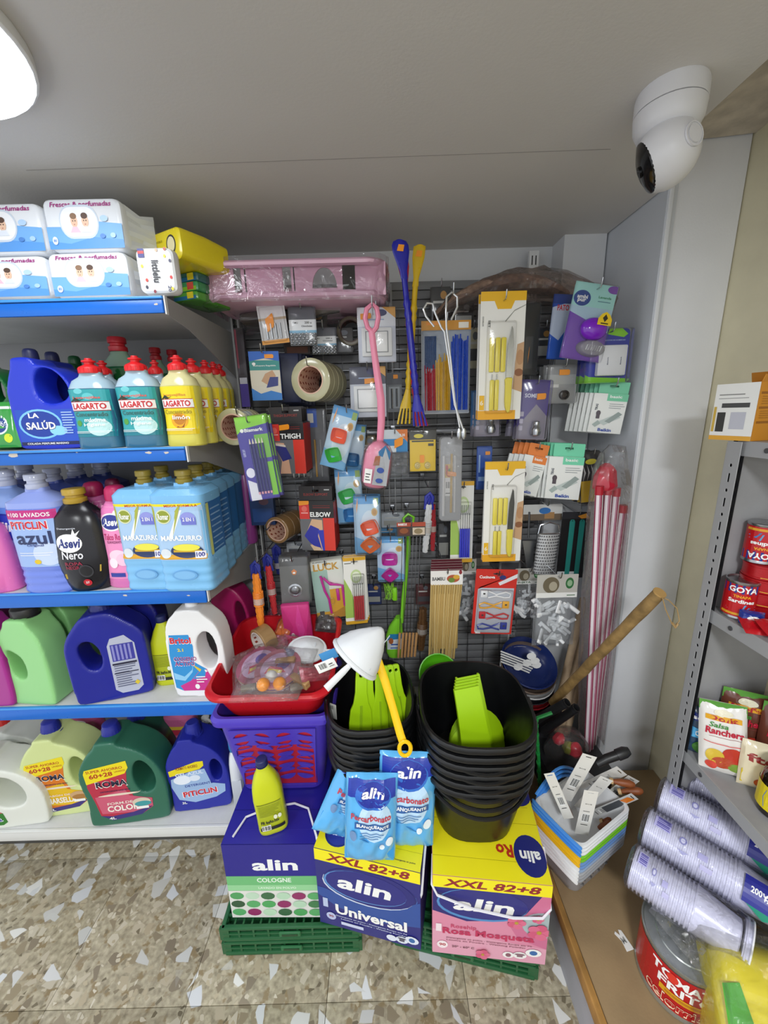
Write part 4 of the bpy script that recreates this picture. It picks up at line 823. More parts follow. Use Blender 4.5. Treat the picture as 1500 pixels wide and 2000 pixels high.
p = AY(606, 742, 1.46); tape(p, .0735*1.0, .047, .045, ('clear tape roll with brown printed core', 'the middle row on the grid'), '#b9b592', 4, (0, 0, -.25), 'clear tape rolls on the middle hook'); hook(p+Vector((0, 0, .045)), 1.44, 'chrome hook through the middle tape rolls')
p = AY(455, 834, 1.34); tape(p, .06, .042, .03, ('clear tape roll with brown core beside the lemon soap', 'that row'), '#c0bb94', 4, (0, 0, -.12), 'clear tape rolls by the shelf end'); hook(p+Vector((.02, 0, .04)), 1.36, 'chrome hook through the tape rolls by the shelf')
p = AY(684, 646, 1.62); tape(p, .052, .04, .045, ('clear tape roll behind the upper light switch, darkened as if in shadow', ''), '#7a7260', 1, (0, 0, -.1), None, '#4a3226')  # tape and core tones lowered to paint in the shade behind the switch
p = AY(540, 1036, 1.5); tape(p, .054, .043, .045, ('brown packing tape roll below the pencil pack', 'the brown row'), '#8a6a45', 3, (0, 0, -.35), 'brown tape rolls'); hook(p+Vector((-.02, 0, .02)), 1.46, 'chrome hook through the brown tape rolls')
# tall film pack at the upright
c = obox('brush_pack', 'tall narrow film wrapped pack with purple foot beside the shelf end', 'brush', 464, 640, 482, 795, 1.6, .02, [('r', -.9, 0, .9, .3, '#5b4aa8'), ('r', -.8, .3, .8, .38, '#d8d8e4'), ('r', -.5, .42, .3, .95, '#3a3038'), ('r', -.9, .5, -.5, .98, '#8a3a4a')], '#4b464c')
# pencils ---------------------------------------------------------------------
c = card('pencil_pack', 'purple and green hanging pack of navy pencils', 'stationery', 474, 812, 532, 976, 1.27, [('r', -1, 0, 1, .9, '#3a2f9a'), ('p', [(-1, 1), (1, 1), (1, .9), (-.6, .86), (-1, .8)], '#86cf2a'), ('t', .1, .84, 1.2, 'Bismark', WHT, .04, .03), ('e', -.65, .84, .12, .022, WHT), ('r', .05, .5, .95, .78, '#6fb43a'), ('r', .55, .04, .95, .45, '#7ac42e'), ('p', [(-.9, .0), (-.2, 0), (-.3, .2), (-.9, .26)], '#dfe0ea'), ('e', -.62, .34, .28, .06, '#e4e4f2'), ('t', -.68, .6, .36, '', WHT), ('t', -.78, .58, .5, 'LAPIZ GRAFITO', '#c8cdf2', .03, .02, 0, -math.pi/2)], '#3a2f9a', tilt=-.09, rz=.15, hk='chrome hook carrying the pencil pack')
for k in range(5):
    u = -.28+.2*k; b = B(); b.cyl(c.at(u, .1, .004), c.at(u, .68, .004), .0034, '#23286e', 6); b.cyl(c.at(u, .68, .004), c.at(u, .74, .004), .0034, '#e6dcc8', 6, r2=.0008); b.cyl(c.at(u, .07, .004), c.at(u, .1, .004), .0034, '#e4a6b4', 6); b.build('pencil', c.t)
outline(c, .01); behind(c, 3, 'pencil pack hanging behind the front one', .016)
obox('stationery_pack', 'dark blue pack below and behind the pencil pack', 'stationery', 488, 960, 535, 1026, 1.52, .03, [('r', -.8, .1, .8, .5, '#1b3f7a'), ('e', .2, .7, .4, .1, '#5a3a4a')], '#16305e')
# supports: THIGH and ELBOW ------------------------------------------------------
def support(x0, y0, x1, y1, Y, word, label, flap, leg, hk):
    c = obox('support_box', label, 'bandage', x0, y0, x1, y1, Y, .035, [('r', -1, 0, 1, .66, '#6a6a6e'), ('r', -1, .66, 1, 1, '#1b191b'), ('r', -1, .64, -.42, .96, '#d8322a'), ('r', .35, 0, 1, .66, '#dc3a2a'), ('e', -.7, .84, .16, .06, '#e8685e'), ('r', -.9, .75, -.5, .77, '#f2b0aa'), ('t', .22, .73, 1.2, word, WHT, .1, .05), ('r', -.2, .86, .8, .875, '#7a2420'), ('r', -.2, .9, .8, .91, '#7a2420')]+leg+[price(-.1 if word == 'THIGH' else -.7, .9 if word == 'THIGH' else .97, .3, .05, .15)], '#221d1e', '#b42a24', rz=-.12)
    b = B(); w = c.W; h = c.H*.28
    b.flat([(x, z+h/2) for x, z in rrect(w*.96, h, .003, 2)], [[(-.012, h*.6), (.012, h*.6), (.012, h*.75), (-.012, h*.75)]], .001, .0002, '#211c1d', br=0); b.build('hang_tab', c.t, (0, .004, 0))
    b = B(); lab(b, [('t', 0, .12, 1.4, word+' SUPPORT', '#8a2a24', .05, .02), ('r', .5, .2, .8, .22, '#b8b8b8')], lambda u, v, L: (u*w/2, .003-.0004*L, v*c.H), 1, w/2/c.H); b.build('tab_print', c.t, ang=0)
    hook(c.t.location+Vector((0, 0, h*.66)), Y, hk); return c
lt = [('p', [(-.85, .62), (-.2, .6), (.0, .34), (.1, .0), (-.55, 0), (-.4, .25)], '#d9a98c'), ('p', [(-.8, .56), (-.1, .52), (.2, .3), (-.35, .24)], '#2a2c7c'), ('p', [(-.8, .56), (-.1, .52), (-.12, .56), (-.8, .6)], '#e6d8cc')]
c = support(528, 824, 596, 925, 1.46, 'THIGH', 'black and red box reading THIGH with a navy leg sleeve picture', 0, lt, 'chrome hook carrying the THIGH box'); behind(c, 3, 'thigh support box lined up behind the front THIGH box', .037)
lt = [('p', [(-.3, .64), (.3, .62), (.32, 0), (-.2, 0), (-.75, .3)], '#d9b08c'), ('p', [(-.4, .52), (.1, .44), (.0, .3), (.2, .0), (.0, .04), (-.45, .14), (-.8, .3)], '#2a2fa0'), ('p', [(.0, .42), (.36, .42), (.36, 0), (.25, 0)], '#3038b4'), ('p', [(-.5, .12), (.1, .06), (.2, 0), (-.3, 0)], '#dcbc98')]
c = support(586, 978, 654, 1075, 1.47, 'ELBOW', 'black and red box reading ELBOW with a blue arm sleeve picture', 0, lt, 'chrome hook carrying the ELBOW box'); behind(c, 3, 'elbow support box lined up behind the front ELBOW box', .037)
# forks in a film bag, blue header
c = card('fork_bag', 'blue topped film bag of plastic forks behind the THIGH box', 'cutlery', 596, 798, 640, 945, 1.6, [('r', -.9, .76, .2, 1, '#2a58b8'), ('r', -.6, .82, -.1, .94, '#e6e0d4'), ('r', -.9, .0, .9, .7, '#55565a')], '#5a5b5e', slot=None)
for k in range(3):
    b = B(); u = -.6+.5*k; b.cyl(c.at(u, .1, .004), c.at(u, .6, .004), .004, '#b98a2c' if k == 1 else '#8d8f92', 6); b.build('fork', c.t)
outline(c, .014, 'film_bag')
t = thing('fork_bag', 'film bag with white fork tips showing below the THIGH box', 'cutlery', AY(582, 905, 1.52)); b = B()
mpp = pillow(b, .1, .03, .09, FILM, 4, wr=.008); b.build('film_bag', t, (0, 0, -.06), ang=10)
for k in range(3):
    b = B(); b.loft([[(x+.02*k-.02, y*.3, z) for x, y in ell(8, r_, r_)] for z, r_ in ((-.055, .0008), (-.04, .003), (-.02, .0045), (.0, .005))], '#dcdcda'); b.build('fork_tip', t)
# silicone mould packs ---------------------------------------------------------
def mould(name_l, x0, y0, x1, y1, Y, cups, tilt, hk=None, grp=None):
    c = card('mould_pack', name_l, 'kitchenware', x0, y0, x1, y1, Y, [('r', -1, 0, 1, .86, '#b5d3ea'), ('e', .2, .45, .7, .3, '#cfe2f0'), ('p', [(-1, 0), (1, 0), (1, .12), (-1, .3)], '#6fb0de'), ('r', -1, .86, 1, 1, '#4f9bd6'), ('r', .55, .84, .92, .96, '#8fae5a'), ('e', .6, .72, .24, .07, '#c9a860'), ('e', .6, .72, .16, .05, '#b8863c'), price(-.72, .84, .16, .06, 1.2)], '#a9cde8', tilt=tilt, hk=hk, grp=grp)
    for (u, v, col, s, a) in cups:
        b = B(); R = c.W*.3*s; n = 24
        def star(k, z): return [(k*R*(1-.2*abs(math.sin(2*(2*math.pi*i/n))))*1.15*math.cos(2*math.pi*i/n+.785+a), -z, k*R*(1-.2*abs(math.sin(2*(2*math.pi*i/n))))*1.15*math.sin(2*math.pi*i/n+.785+a)) for i in range(n)]
        b.loft([star(.62, 0), star(.8, .012), star(1, .024), star(.94, .0245), star(.76, .012), star(.58, .004)], mat(col, .3), caps=(1, 1), X=Matrix.Translation(c.at(u, v, .002)) @ Matrix.Rotation(.35, 4, 'X')); b.build('silicone_cup', c.t)
    outline(c, .03); return c
c = mould('light blue card with orange and green silicone cups, tilted', 638, 797, 688, 918, 1.44, [(-.05, .58, '#ee5a24', 1.1, 0), (-.1, .26, '#2cb83a', 1.1, .5)], .3, 'chrome hook carrying the tilted mould card')
d = mould('light blue mould card with a blue cup hanging behind the tilted one', 672, 828, 712, 920, 1.56, [(-.1, .3, '#1d6fa8', 1.3, 0)], .12)
mould('light blue card with a green and a blue silicone cup', 657, 915, 708, 1020, 1.52, [(-.1, .55, '#1fb04a', 1.15, .3), (.1, .2, '#1f7cc0', 1.15, 0)], -.03, 'chrome hook carrying the green and blue cup card')
c = mould('light blue card with two orange silicone cups', 692, 968, 742, 1080, 1.45, [(.2, .5, '#e8591c', 1.15, .3), (.2, .2, '#e0702c', 1.15, .7)], 0, 'chrome hook carrying the two orange cups'); behind(c, 2, 'light blue mould card hanging behind the two orange cups', .02)
mould('light blue card with two magenta silicone cups', 737, 1048, 790, 1132, 1.45, [(-.1, .57, '#b8149a', 1.05, 0), (-.1, .2, '#c0189a', .95, .78)], 0, 'chrome hook carrying the two magenta cups')
# pink bath brush --------------------------------------------------------------
t = thing('bath_brush', 'long pink bath brush with loop handle hanging over the light switches', 'brush', AY(727, 600, 1.38)); Yb = 1.38
def loc(px, py, d=0): return AY(px, py, Yb-d)-t.location
PK_ = mat('#e68aa6', .35)
b = B(); b.tube([loc(727, 648)]+[loc(x, y) for x, y in ((718, 640), (713, 622), (716, 604), (727, 594), (736, 602), (739, 620), (735, 640), (727, 650))], .008, PK_, 8)
b.tube([loc(x, y) for x, y in ((726, 648), (731, 690), (738, 740), (744, 780), (745, 820), (742, 866))], [.011, .011, .0125, .0135, .013, .012], PK_, 10, .7); b.build('handle', t)
b = B(); a, e = loc(744, 862), loc(728, 952); X = Matrix.Translation((a+e)/2) @ Matrix.Rotation(.16, 4, 'Y'); L = (a-e).length
b.loft([[(x, y, z*L) for x, y in ell(20, .047*k, .026*k, 2.6)] for z, k in ((-.5, .35), (-.47, .7), (-.38, .95), (-.1, 1.02), (.2, .98), (.36, .8), (.46, .5), (.5, .2))], PK_, X=X); b.build('head', t)
b = B()
b.loft([[(x, y-.008, z*L) for x, y in ell(20, .052*k, .03*k, 2.6)] for z, k in ((-.52, .4), (-.48, .8), (-.36, 1.), (0, 1.03), (.3, .97), (.44, .7), (.52, .3))], FILM, X=X); b.build('film_wrap', t, ang=20)
b = B(); lab(b, [('p', [(-.2, .1), (1, .1), (1, .75), (.5, .95), (.0, .8)], '#a9acb2'), ('p', [(0, .8), (.5, .95), (1, .8), (1, .66), (.1, .72)], '#2a6a9a'), ('p', [(-.3, .5), (.2, .52), (.2, .72), (-.2, .7)], '#9a5a34'), ('p', [(-.9, .12), (-.3, .12), (-.3, .42), (-.9, .42)], '#ecebe8'), ('r', -.8, .18, -.4, .2, '#333333'), ('r', -.8, .24, -.5, .26, '#333333'), ('r', -.8, .3, -.42, .32, '#333333'), ('e', .35, .42, .3, .06, '#2a4a9a'), ('e', .35, .2, .3, .05, '#2a4a9a')], lambda u, v, q: X @ Vector((u*.042, -.034-.0005*q-.004*(1-u*u), (v-.5)*L)), 4, .042/L); b.build('label', t, ang=0)
hook(AY(727, 600, Yb), Yb, 'long chrome hook carrying the pink bath brush')
# small cards in the middle ------------------------------------------------------
c = card('hardware_pack', 'blue hanging card with an orange corner above a crumpled film bag', 'hardware', 746, 839, 796, 884, 1.5, [('r', -1, 0, 1, .6, '#2f86c4'), ('r', -1, .0, .1, .3, '#d8e0e6'), ('r', -1, .6, 1, 1, '#c9d3da'), ('p', [(.1, 1), (1, 1), (1, .45)], '#d9762c'), ('t', .6, .75, .4, '2,25', WHT, .12, .03), price(.3, .45, .35, .18, .3)], '#d9e0e4', slot=.85, hk='chrome hook carrying the blue and orange card')
b = B(); pillow(b, .085, .03, .1, film(.6, '#dfe2e6', .1, .12), 8, wr=.012, nx=12, nz=12); b.build('film_bag', c.t, (.01, 0, -c.H-.095), ang=10)
c = card('measuring_tape_pack', 'rounded yellow blister card of a small fitting with orange sticker', 'hardware', 799, 838, 852, 920, 1.5, [('r', -.95, 0, .95, .75, '#e8c51e'), ('r', -1, .75, 1, 1, '#2a2a24'), ('e', -.3, .84, .35, .05, '#e0d02a'), ('r', -.8, .7, .8, .735, '#33331f'), ('e', -.4, .14, .22, .09, '#c9b24a'), ('e', .35, .14, .22, .09, '#c9b24a'), ('r', .4, .6, .8, .66, '#3a3420'), price(-.05, .3, .16, .09)], '#2c2b26', r=.02, hk='chrome hook carrying the yellow fitting card')
for u in (-.4, .35):
    b = B(); b.lathe([(.011, 0), (.011, .006), (.006, .008), (.005, .002)], mat('#d8c88a', .2), 16, X=Matrix.Translation(c.at(u, .14, .002)) @ Matrix.Rotation(math.pi/2, 4, 'X')); b.build('fitting', c.t)
outline(c, .014)
c = card('cutlery_case', 'tall clear plastic cutlery case with barcode label', 'cutlery', 857, 852, 901, 1016, 1.46, [('r', -.5, .3, .25, .68, '#e9eaea'), ('r', -.5, .52, .2, .68, '#d8b23a'), ('e', -.1, .58, .3, .05, '#c43a2a'), ('e', -.3, .64, .12, .03, '#c8283a'), ('e', .0, .6, .2, .03, '#4a8a3a')]+barc(-.4, .38, .2, .48)+[('r', -.4, .33, .1, .34, '#222222'), price(.1, .57, .4, .025, -.2)], '#a4a7aa', r=.014, slot=None, hk='chrome hook carrying the clear cutlery case')
stick(c, 'knife', c.at(-.6, .06, .006), c.at(-.6, .78, .006), .005, '#e6e6e4'); stick(c, 'fork', c.at(.1, .1, .003), c.at(.1, .8, .003), .0045, '#c9a23a'); stick(c, 'spoon', c.at(.4, .1, .003), c.at(.4, .78, .003), .004, '#d8d9da')
blis(c, -1, 0, 1, 1, .02, 'clear_lid', .014, HAZE)
def forks(x0, y0, x1, y1, Y, label, col, hk, rz=0):
    c = card('fork_pack', label, 'cutlery', x0, y0, x1, y1, Y, [('p', [(-1, .1), (.2, .1), (-.4, .5), (-1, .7)], '#9fc05a'), ('e', .1, .72, .5, .1, '#c2d69a'), ('e', .1, .72, .38, .07, '#e3ead0'), ('r', -1, 0, 1, .05, '#d9a52c'), ('r', -1, .95, 1, 1, '#d9a52c'), ('r', -.9, .91, -.3, .92, '#555544')], '#e9e8e2', rz=rz, hk=hk)
    for k in range(5):
        u = -.12+.19*k; b = B(); b.cyl(c.at(u, .07, .005), c.at(u, .43, .005), c.W*.045, col, 6); b.cyl(c.at(u, .43, .005), c.at(u, .62, .005), .0012, CHROME, 5)
        for s in (-1, 1): b.cyl(c.at(u+.05*s, .6, .005), c.at(u+.06*s, .72, .005), .0008, CHROME, 4)
        b.build('fork', c.t)
    blis(c, -.3, .05, .85, .76, .012); return c
c = forks(880, 940, 924, 1098, 1.5, 'white card with five blue handled forks', '#2330c8', 'chrome hook carrying the blue handled forks')
c = forks(673, 1088, 716, 1218, 1.44, 'white card with five red handled forks', '#b82a34', 'chrome hook carrying the red handled forks', .15); behind(c, 4, 'red handled fork card hanging behind the front one', .008)
# ropes ---------------------------------------------------------------------------
def rope(pts, r, col, label, Y, top=None, turns=7):
    p0 = AY(*pts[0], Y); t = thing('rope_hank', label, 'rope', p0); P = [AY(*q, Y)-p0 for q in pts]; b = B(); m = mat(col, .5)
    nn = 26; path = [Vector(P[0]).lerp(P[-1], i/nn) for i in range(nn+1)]; d = (P[-1]-P[0]).normalized(); sd = d.cross(Vector((0, 1, 0)))
    for k in range(turns):
        a = 2*math.pi*k/turns; o = sd*math.cos(a)*r*.6+Vector((0, 1, 0))*math.sin(a)*r*.6
        b.tube([q+o*(.6+.4*math.sin(math.pi*min(1, .12+i/nn*.9)))+sd*.0015*math.sin(i*2.2+k*2) for i, q in enumerate(path)], r*.42, m, 6)
    b.build('strands', t); b = B(); L = (P[-1]-P[0]).length
    for i in range(9):
        c0 = P[0].lerp(P[-1], .35+.03*i); b.tube([c0+sd*math.cos(a)*r*1.08+Vector((0, 1, 0))*math.sin(a)*r*1.08+d*.004*a/6.3 for a in [j*math.pi/6 for j in range(13)]], r*.2, m, 5)
    b.build('binding', t)
    b = B(); c0 = P[0].lerp(P[-1], .52); b.cyl(c0-d*.012, c0+d*.012, r*1.25, film(.5, '#e8e0d8', .2, .55), 14, caps=(0, 0)); b.build('band_label', t)
    if top:
        b = B(); b.tube([P[0]+sd*.012-d*.01, P[0]+sd*.012+d*-.03, P[0]-d*.045, P[0]-sd*.014-d*.03, P[0]-sd*.012+d*.012], .007, mat(top, .4), 8, .6)
        for s in (-1, 0, 1): b.tube([P[0]-d*.035, P[0]+sd*.012*s-d*.005, P[0]+sd*.016*s+d*.02], .005, mat(top, .4), 6)
        b.build('hook_top', t)
    return t
rope([(500, 1120), (510, 1220)], .0155, '#ee8a2a', 'orange rope hank with navy hook top hanging by the shelf corner', 1.35, '#202a86')
rope([(524, 1105), (537, 1198)], .013, '#c8343a', 'red rope hank hanging right of the orange one', 1.42, '#202a86')
rope([(541, 1085), (545, 1120)], .012, '#23307c', 'navy rope hank half hidden behind the red one', 1.56, '#202a86')
rope([(838, 985), (830, 1078)], .014, '#d5d6d8', 'white rope hank with navy hook top in the middle of the grid', 1.5, '#232c9a')
rope([(846, 985), (845, 1075)], .011, '#b8343c', 'red rope hank right of the white one', 1.57)
t = rope([(826, 1188), (822, 1268)], .02, '#6a4a2c', 'brown braided cord hank low on the grid beside the wooden skewer handles', 1.6, None, 5)
hook(AY(506, 1095, 1.35), 1.35, 'chrome hook carrying the orange rope')
hook(AY(835, 950, 1.5), 1.5, 'chrome hook carrying the white rope')
# strainer, raincoat, LUCK card ----------------------------------------------------
c = card('strainer_pack', 'grey card holding a round steel sink strainer', 'kitchenware', 548, 1086, 603, 1180, 1.4, [('r', -1, .8, 1, 1, '#4a4b4d'), ('t', -.4, .92, .8, 'J & K', '#cfcfcf', .05, .03), ('p', [(-.1, .62), (.1, .62), (.2, .69), (0, .74), (-.2, .69)], '#d8802c'), ('e', 0, .66, .1, .02, WHT)], '#6a6b6b', tilt=.02, rz=.1, hk='chrome hook carrying the sink strainer')
b = B(); X = Matrix.Translation(c.at(0, .3, .001)) @ Matrix.Rotation(math.pi/2, 4, 'X'); b.lathe([(.027, 0), (.027, .002), (.021, .003), (.019, .001)], CHROME, 28, X=X); b.build('strainer_ring', c.t)
b = B(); b.lathe([(.019, .001), (.016, .004), (.01, .006), (.001, .007)], STEEL, 20, X=X)
for k in range(14): b.lathe([(.0012, .0), (.0012, .0068-.0002*k)], '#2a2a2c', 6, X=X @ Matrix.Translation((.012*math.cos(k*.9)*(.4+.6*(k % 3)/2), .012*math.sin(k*.9)*(.4+.6*(k % 3)/2), .0)))
b.build('strainer_mesh', c.t); outline(c, .012); behind(c, 4, 'strainer card hanging behind the front one', .012)
c = card('raincoat_pack', 'magenta folded raincoat in a clear hanging bag', 'clothing', 554, 1178, 608, 1253, 1.38, [('p', [(-1, 1), (-.3, .4), (-1, .0)], '#c41a72'), ('p', [(.2, 1), (.5, .3), (.1, .0), (-.1, .5)], '#d93a94'), ('p', [(1, .9), (.5, .1), (.9, .1)], '#b8186c'), ('e', -.4, .18, .14, .08, '#efe4ea')], '#d0237f', th=.012, slot=None, tilt=-.05); outline(c, .01, 'film_bag')
c = card('opener_pack', 'LUCK card with a magenta cutter on green and yellow', 'kitchenware', 613, 1093, 674, 1207, 1.44, [('r', -1, .1, .0, .84, '#9fc0b4'), ('r', .0, .08, 1, .5, '#d9a52a'), ('r', -1, 0, 1, .12, '#d6a22c'), ('p', [(-1, 0), (1, 0), (1, .2), (.2, .1), (-1, .05)], '#b8862a'), ('t', -.05, .885, 1.6, 'LUCK', '#c9962c', .12, .06), ('r', -.8, .02, -.5, .14, '#444444'), ('t', -.4, .97, .9, 'SUPERIOR', '#444444', .02)], '#dfe2da', tilt=-.06, rz=.12, hk='chrome hook carrying the LUCK card')
b = B(); b.tube([c.at(-.45, .75, .006), c.at(-.3, .5, .008), c.at(-.1, .35, .008), c.at(-.05, .1, .006)], .005, mat('#c21a94', .3), 8); b.tube([c.at(-.3, .72, .006), c.at(.1, .6, .01), c.at(.5, .58, .008), c.at(.85, .55, .006), c.at(.85, .2, .006)], .005, mat('#c21a94', .3), 8); b.rbox(tuple(c.at(.5, .4, .005)), (.012, .008, .05), .002, mat('#c21a94', .3), k=1); b.build('cutter', c.t)
b = B(); b.tube([c.at(.1, .3, .006)+Vector((math.cos(a)*.008, 0, math.sin(a)*.014)) for a in [k*.52 for k in range(13)]], .002, mat('#caa03a', .3), 6); b.build('ring', c.t); outline(c, .012)
behind(c, 2, 'cutter card hanging behind the LUCK card', .014)
# green brush, skewers ---------------------------------------------------------------
t = thing('dish_brush', 'lime green long handled brush with labelled head behind the metal skewers', 'brush', AY(796, 1010, 1.56)); q = lambda x, y: AY(x, y, 1.56)-t.location
GR = mat('#86d836', .35); b = B(); b.tube([q(790, 1026), q(788, 1012), q(797, 1004), q(808, 1010), q(806, 1026)], .006, GR, 8); b.tube([q(798, 1026), q(797, 1080), q(792, 1130), q(784, 1215)], [.009, .01, .009, .011], GR, 8); b.build('handle', t)
b = B(); b.loft([[(x+p.x, y, p.z) for x, y in ell(16, r_, .02, 2.6)] for p, r_ in ((q(772, 1280), .03), (q(771, 1272), .038), (q(771, 1240), .039), (q(773, 1222), .03), (q(778, 1205), .012))], GR); b.build('head', t)
b = B(); p0 = q(771, 1245); lab(b, [('r', -1, 0, 1, .8, '#dfe6ee'), ('p', [(-1, .6), (1, .7), (1, 1), (-.6, 1)], '#2f8ac0'), ('e', -.5, .55, .3, .2, '#b5663a'), ('r', -.5, .28, .6, .36, '#2a5ab0'), ('r', -.6, .05, .6, .14, '#6a8ac8')], lambda u, v, L: (p0.x+u*.034, -.022-.0005*L, p0.z-.045+v*.075), 1, .45); b.build('label', t, ang=0)
t = thing('scrubber', 'lime green net scrubber hanging below the magenta cups', 'brush', AY(757, 1135, 1.58)); b = B(); rr = random.Random(4)
for i in range(18): b.cyl((rr.uniform(-.02, .03), rr.uniform(-.01, .01), -.01), (rr.uniform(-.02, .03), rr.uniform(-.01, .01), -.085), .0012, mat('#9fe04a', .4), 4)
b.rbox((.03, 0, -.06), (.02, .02, .06), .004, mat('#8fe02a', .35), k=1); b.build('net', t)
c = card('skewer_pack', 'metal barbecue skewers with wooden handles under a dark header card', 'skewers', 775, 1020, 831, 1047, 1.43, [('r', -1, 0, 1, 1, '#3a3430'), ('r', -1, .7, 1, 1, '#a8442c'), ('t', -.6, .86, .6, 'BARBECUE', WHT, .16, .03), ('r', -.9, .1, -.1, .62, '#5a2a20'), ('e', -.5, .4, .3, .2, '#8a4a24'), ('r', .1, .1, .95, .62, '#c9b9a4'), ('e', .5, .35, .3, .2, '#8c7a5a')], '#3a3430', slot=.8, hk='chrome hook carrying the metal skewers')
base = c.t.location
for k in range(6):
    a = AY(786+k*7, 1048, 1.43)-base; e = AY(781+k*6.6, 1236, 1.43)-base; f = AY(778+k*6.4, 1284-k*.5, 1.43)-base
    b = B(); b.cyl(a, e, .0014, STEEL, 5); b.build('skewer_rod', c.t); b = B(); b.cyl(e, f, .0052, mat('#b98c5c', .5, bump=.3), 8); b.build('wooden_handle', c.t)
c = card('skewer_pack', 'thick bundle of bamboo skewers under a white header card', 'skewers', 841, 1112, 904, 1142, 1.42, [('r', -1, 0, 1, 1, '#ece9e4'), ('t', -.5, .4, .8, 'BAMBU', '#555555', .24, .03), ('e', .4, .4, .4, .25, '#b4583a'), ('e', .3, .3, .2, .16, '#6a8a3a'), ('e', .6, .5, .2, .14, '#d8a83a'), ('e', .85, .8, .1, .14, '#8a2a34'), ('r', -1, .93, 1, 1, '#5a1f2a')], '#ece9e4', slot=.85, hk='chrome hook carrying the bamboo skewers')
for k in range(4): card('skewer_pack', 'white header card of a bamboo skewer bundle behind the front one, '+ORD[k]+' in line', 'skewers', 841+k*.4, 1107-k*5, 903-k*.4, 1140-k*5, 1.435+.014*k, [('r', -1, .86, 1, 1, '#5a1f2a'), ('r', -1, .5, 1, .62, '#7a2a34')], '#e2ded8', grp='bamboo skewer packs behind the front one', slot=None)
base = c.t.location; SK = [mat(h, .55) for h in ('#d9bd7c', '#cfb06c', '#e0c88c', '#c7a662')]; rr = random.Random(9)
ob0 = []
for k in range(40):
    u = k/39; L = .26+rr.uniform(-.004, .004); j = k % 4
    a = AY(842+u*60, 1142, 1.42-.004+.012*(k % 3)/2)-base; e = AY(838+u*50+rr.uniform(-2, 2), 1287-rr.uniform(0, 2), 1.42-.004+.012*(k % 3)/2)-base
    b = B(); b.cyl(a, e, .0019, SK[j], 5); b.build('skewer', c.t)
b = B(); p = AY(870, 1213, 1.43)-base; b.rbox(tuple(p), (.1, .014, .245), .004, SK[1], k=1); b.build('inner_sticks', c.t, kind='stuff')
# peelers ----------------------------------------------------------------------------
c = card('peeler_pack', 'red card with four peelers in white, yellow, red and blue', 'kitchenware', 925, 1112, 1005, 1238, 1.41, [('r', -.85, .03, .9, .72, '#b9bec8'), ('p', [(-.85, .72), (.9, .8), (1, .95), (.4, 1), (-.85, .7)], '#c9281e'), ('p', [(.1, .8), (1, .94), (1, .88), (.2, .76)], '#dfe0e4'), ('t', -.45, .885, .75, 'Cucinova', WHT, .045, .03), ('e', .3, .88, .16, .035, '#2a2f70'), ('e', .2, .93, .12, .02, '#8a2a24'), ('r', -.8, .01, -.55, .05, '#e6e6e6')], '#cc2a20', tilt=.05, hk='chrome hook carrying the peeler card')
for k, (col, fl) in enumerate((('#e9eaec', 1), ('#e8a81e', -1), ('#c8202c', 1), ('#22349a', -1))):
    v = .63-.165*k; b = B(); m = mat(col, .3); s = fl
    b.rbox(tuple(c.at(-.55*s, v+.01, .006)), (.026, .006, .03), .002, m, k=2); b.box(tuple(c.at(-.55*s, v+.015, .0095)), (.008, .001, .006), '#3a3a3a')
    b.tube([c.at(-.35*s, v+.05, .006), c.at(.05*s, v, .006), c.at(.5*s, v+.04, .006), c.at(.74*s, v+.01, .006), c.at(.7*s, v-.04, .006), c.at(.45*s, v-.045, .006), c.at(.05*s, v-.02, .006), c.at(-.35*s, v-.05, .006)], .0033, m, 6); b.build('peeler', c.t)
blis(c, -.82, .04, .88, .7, .014)
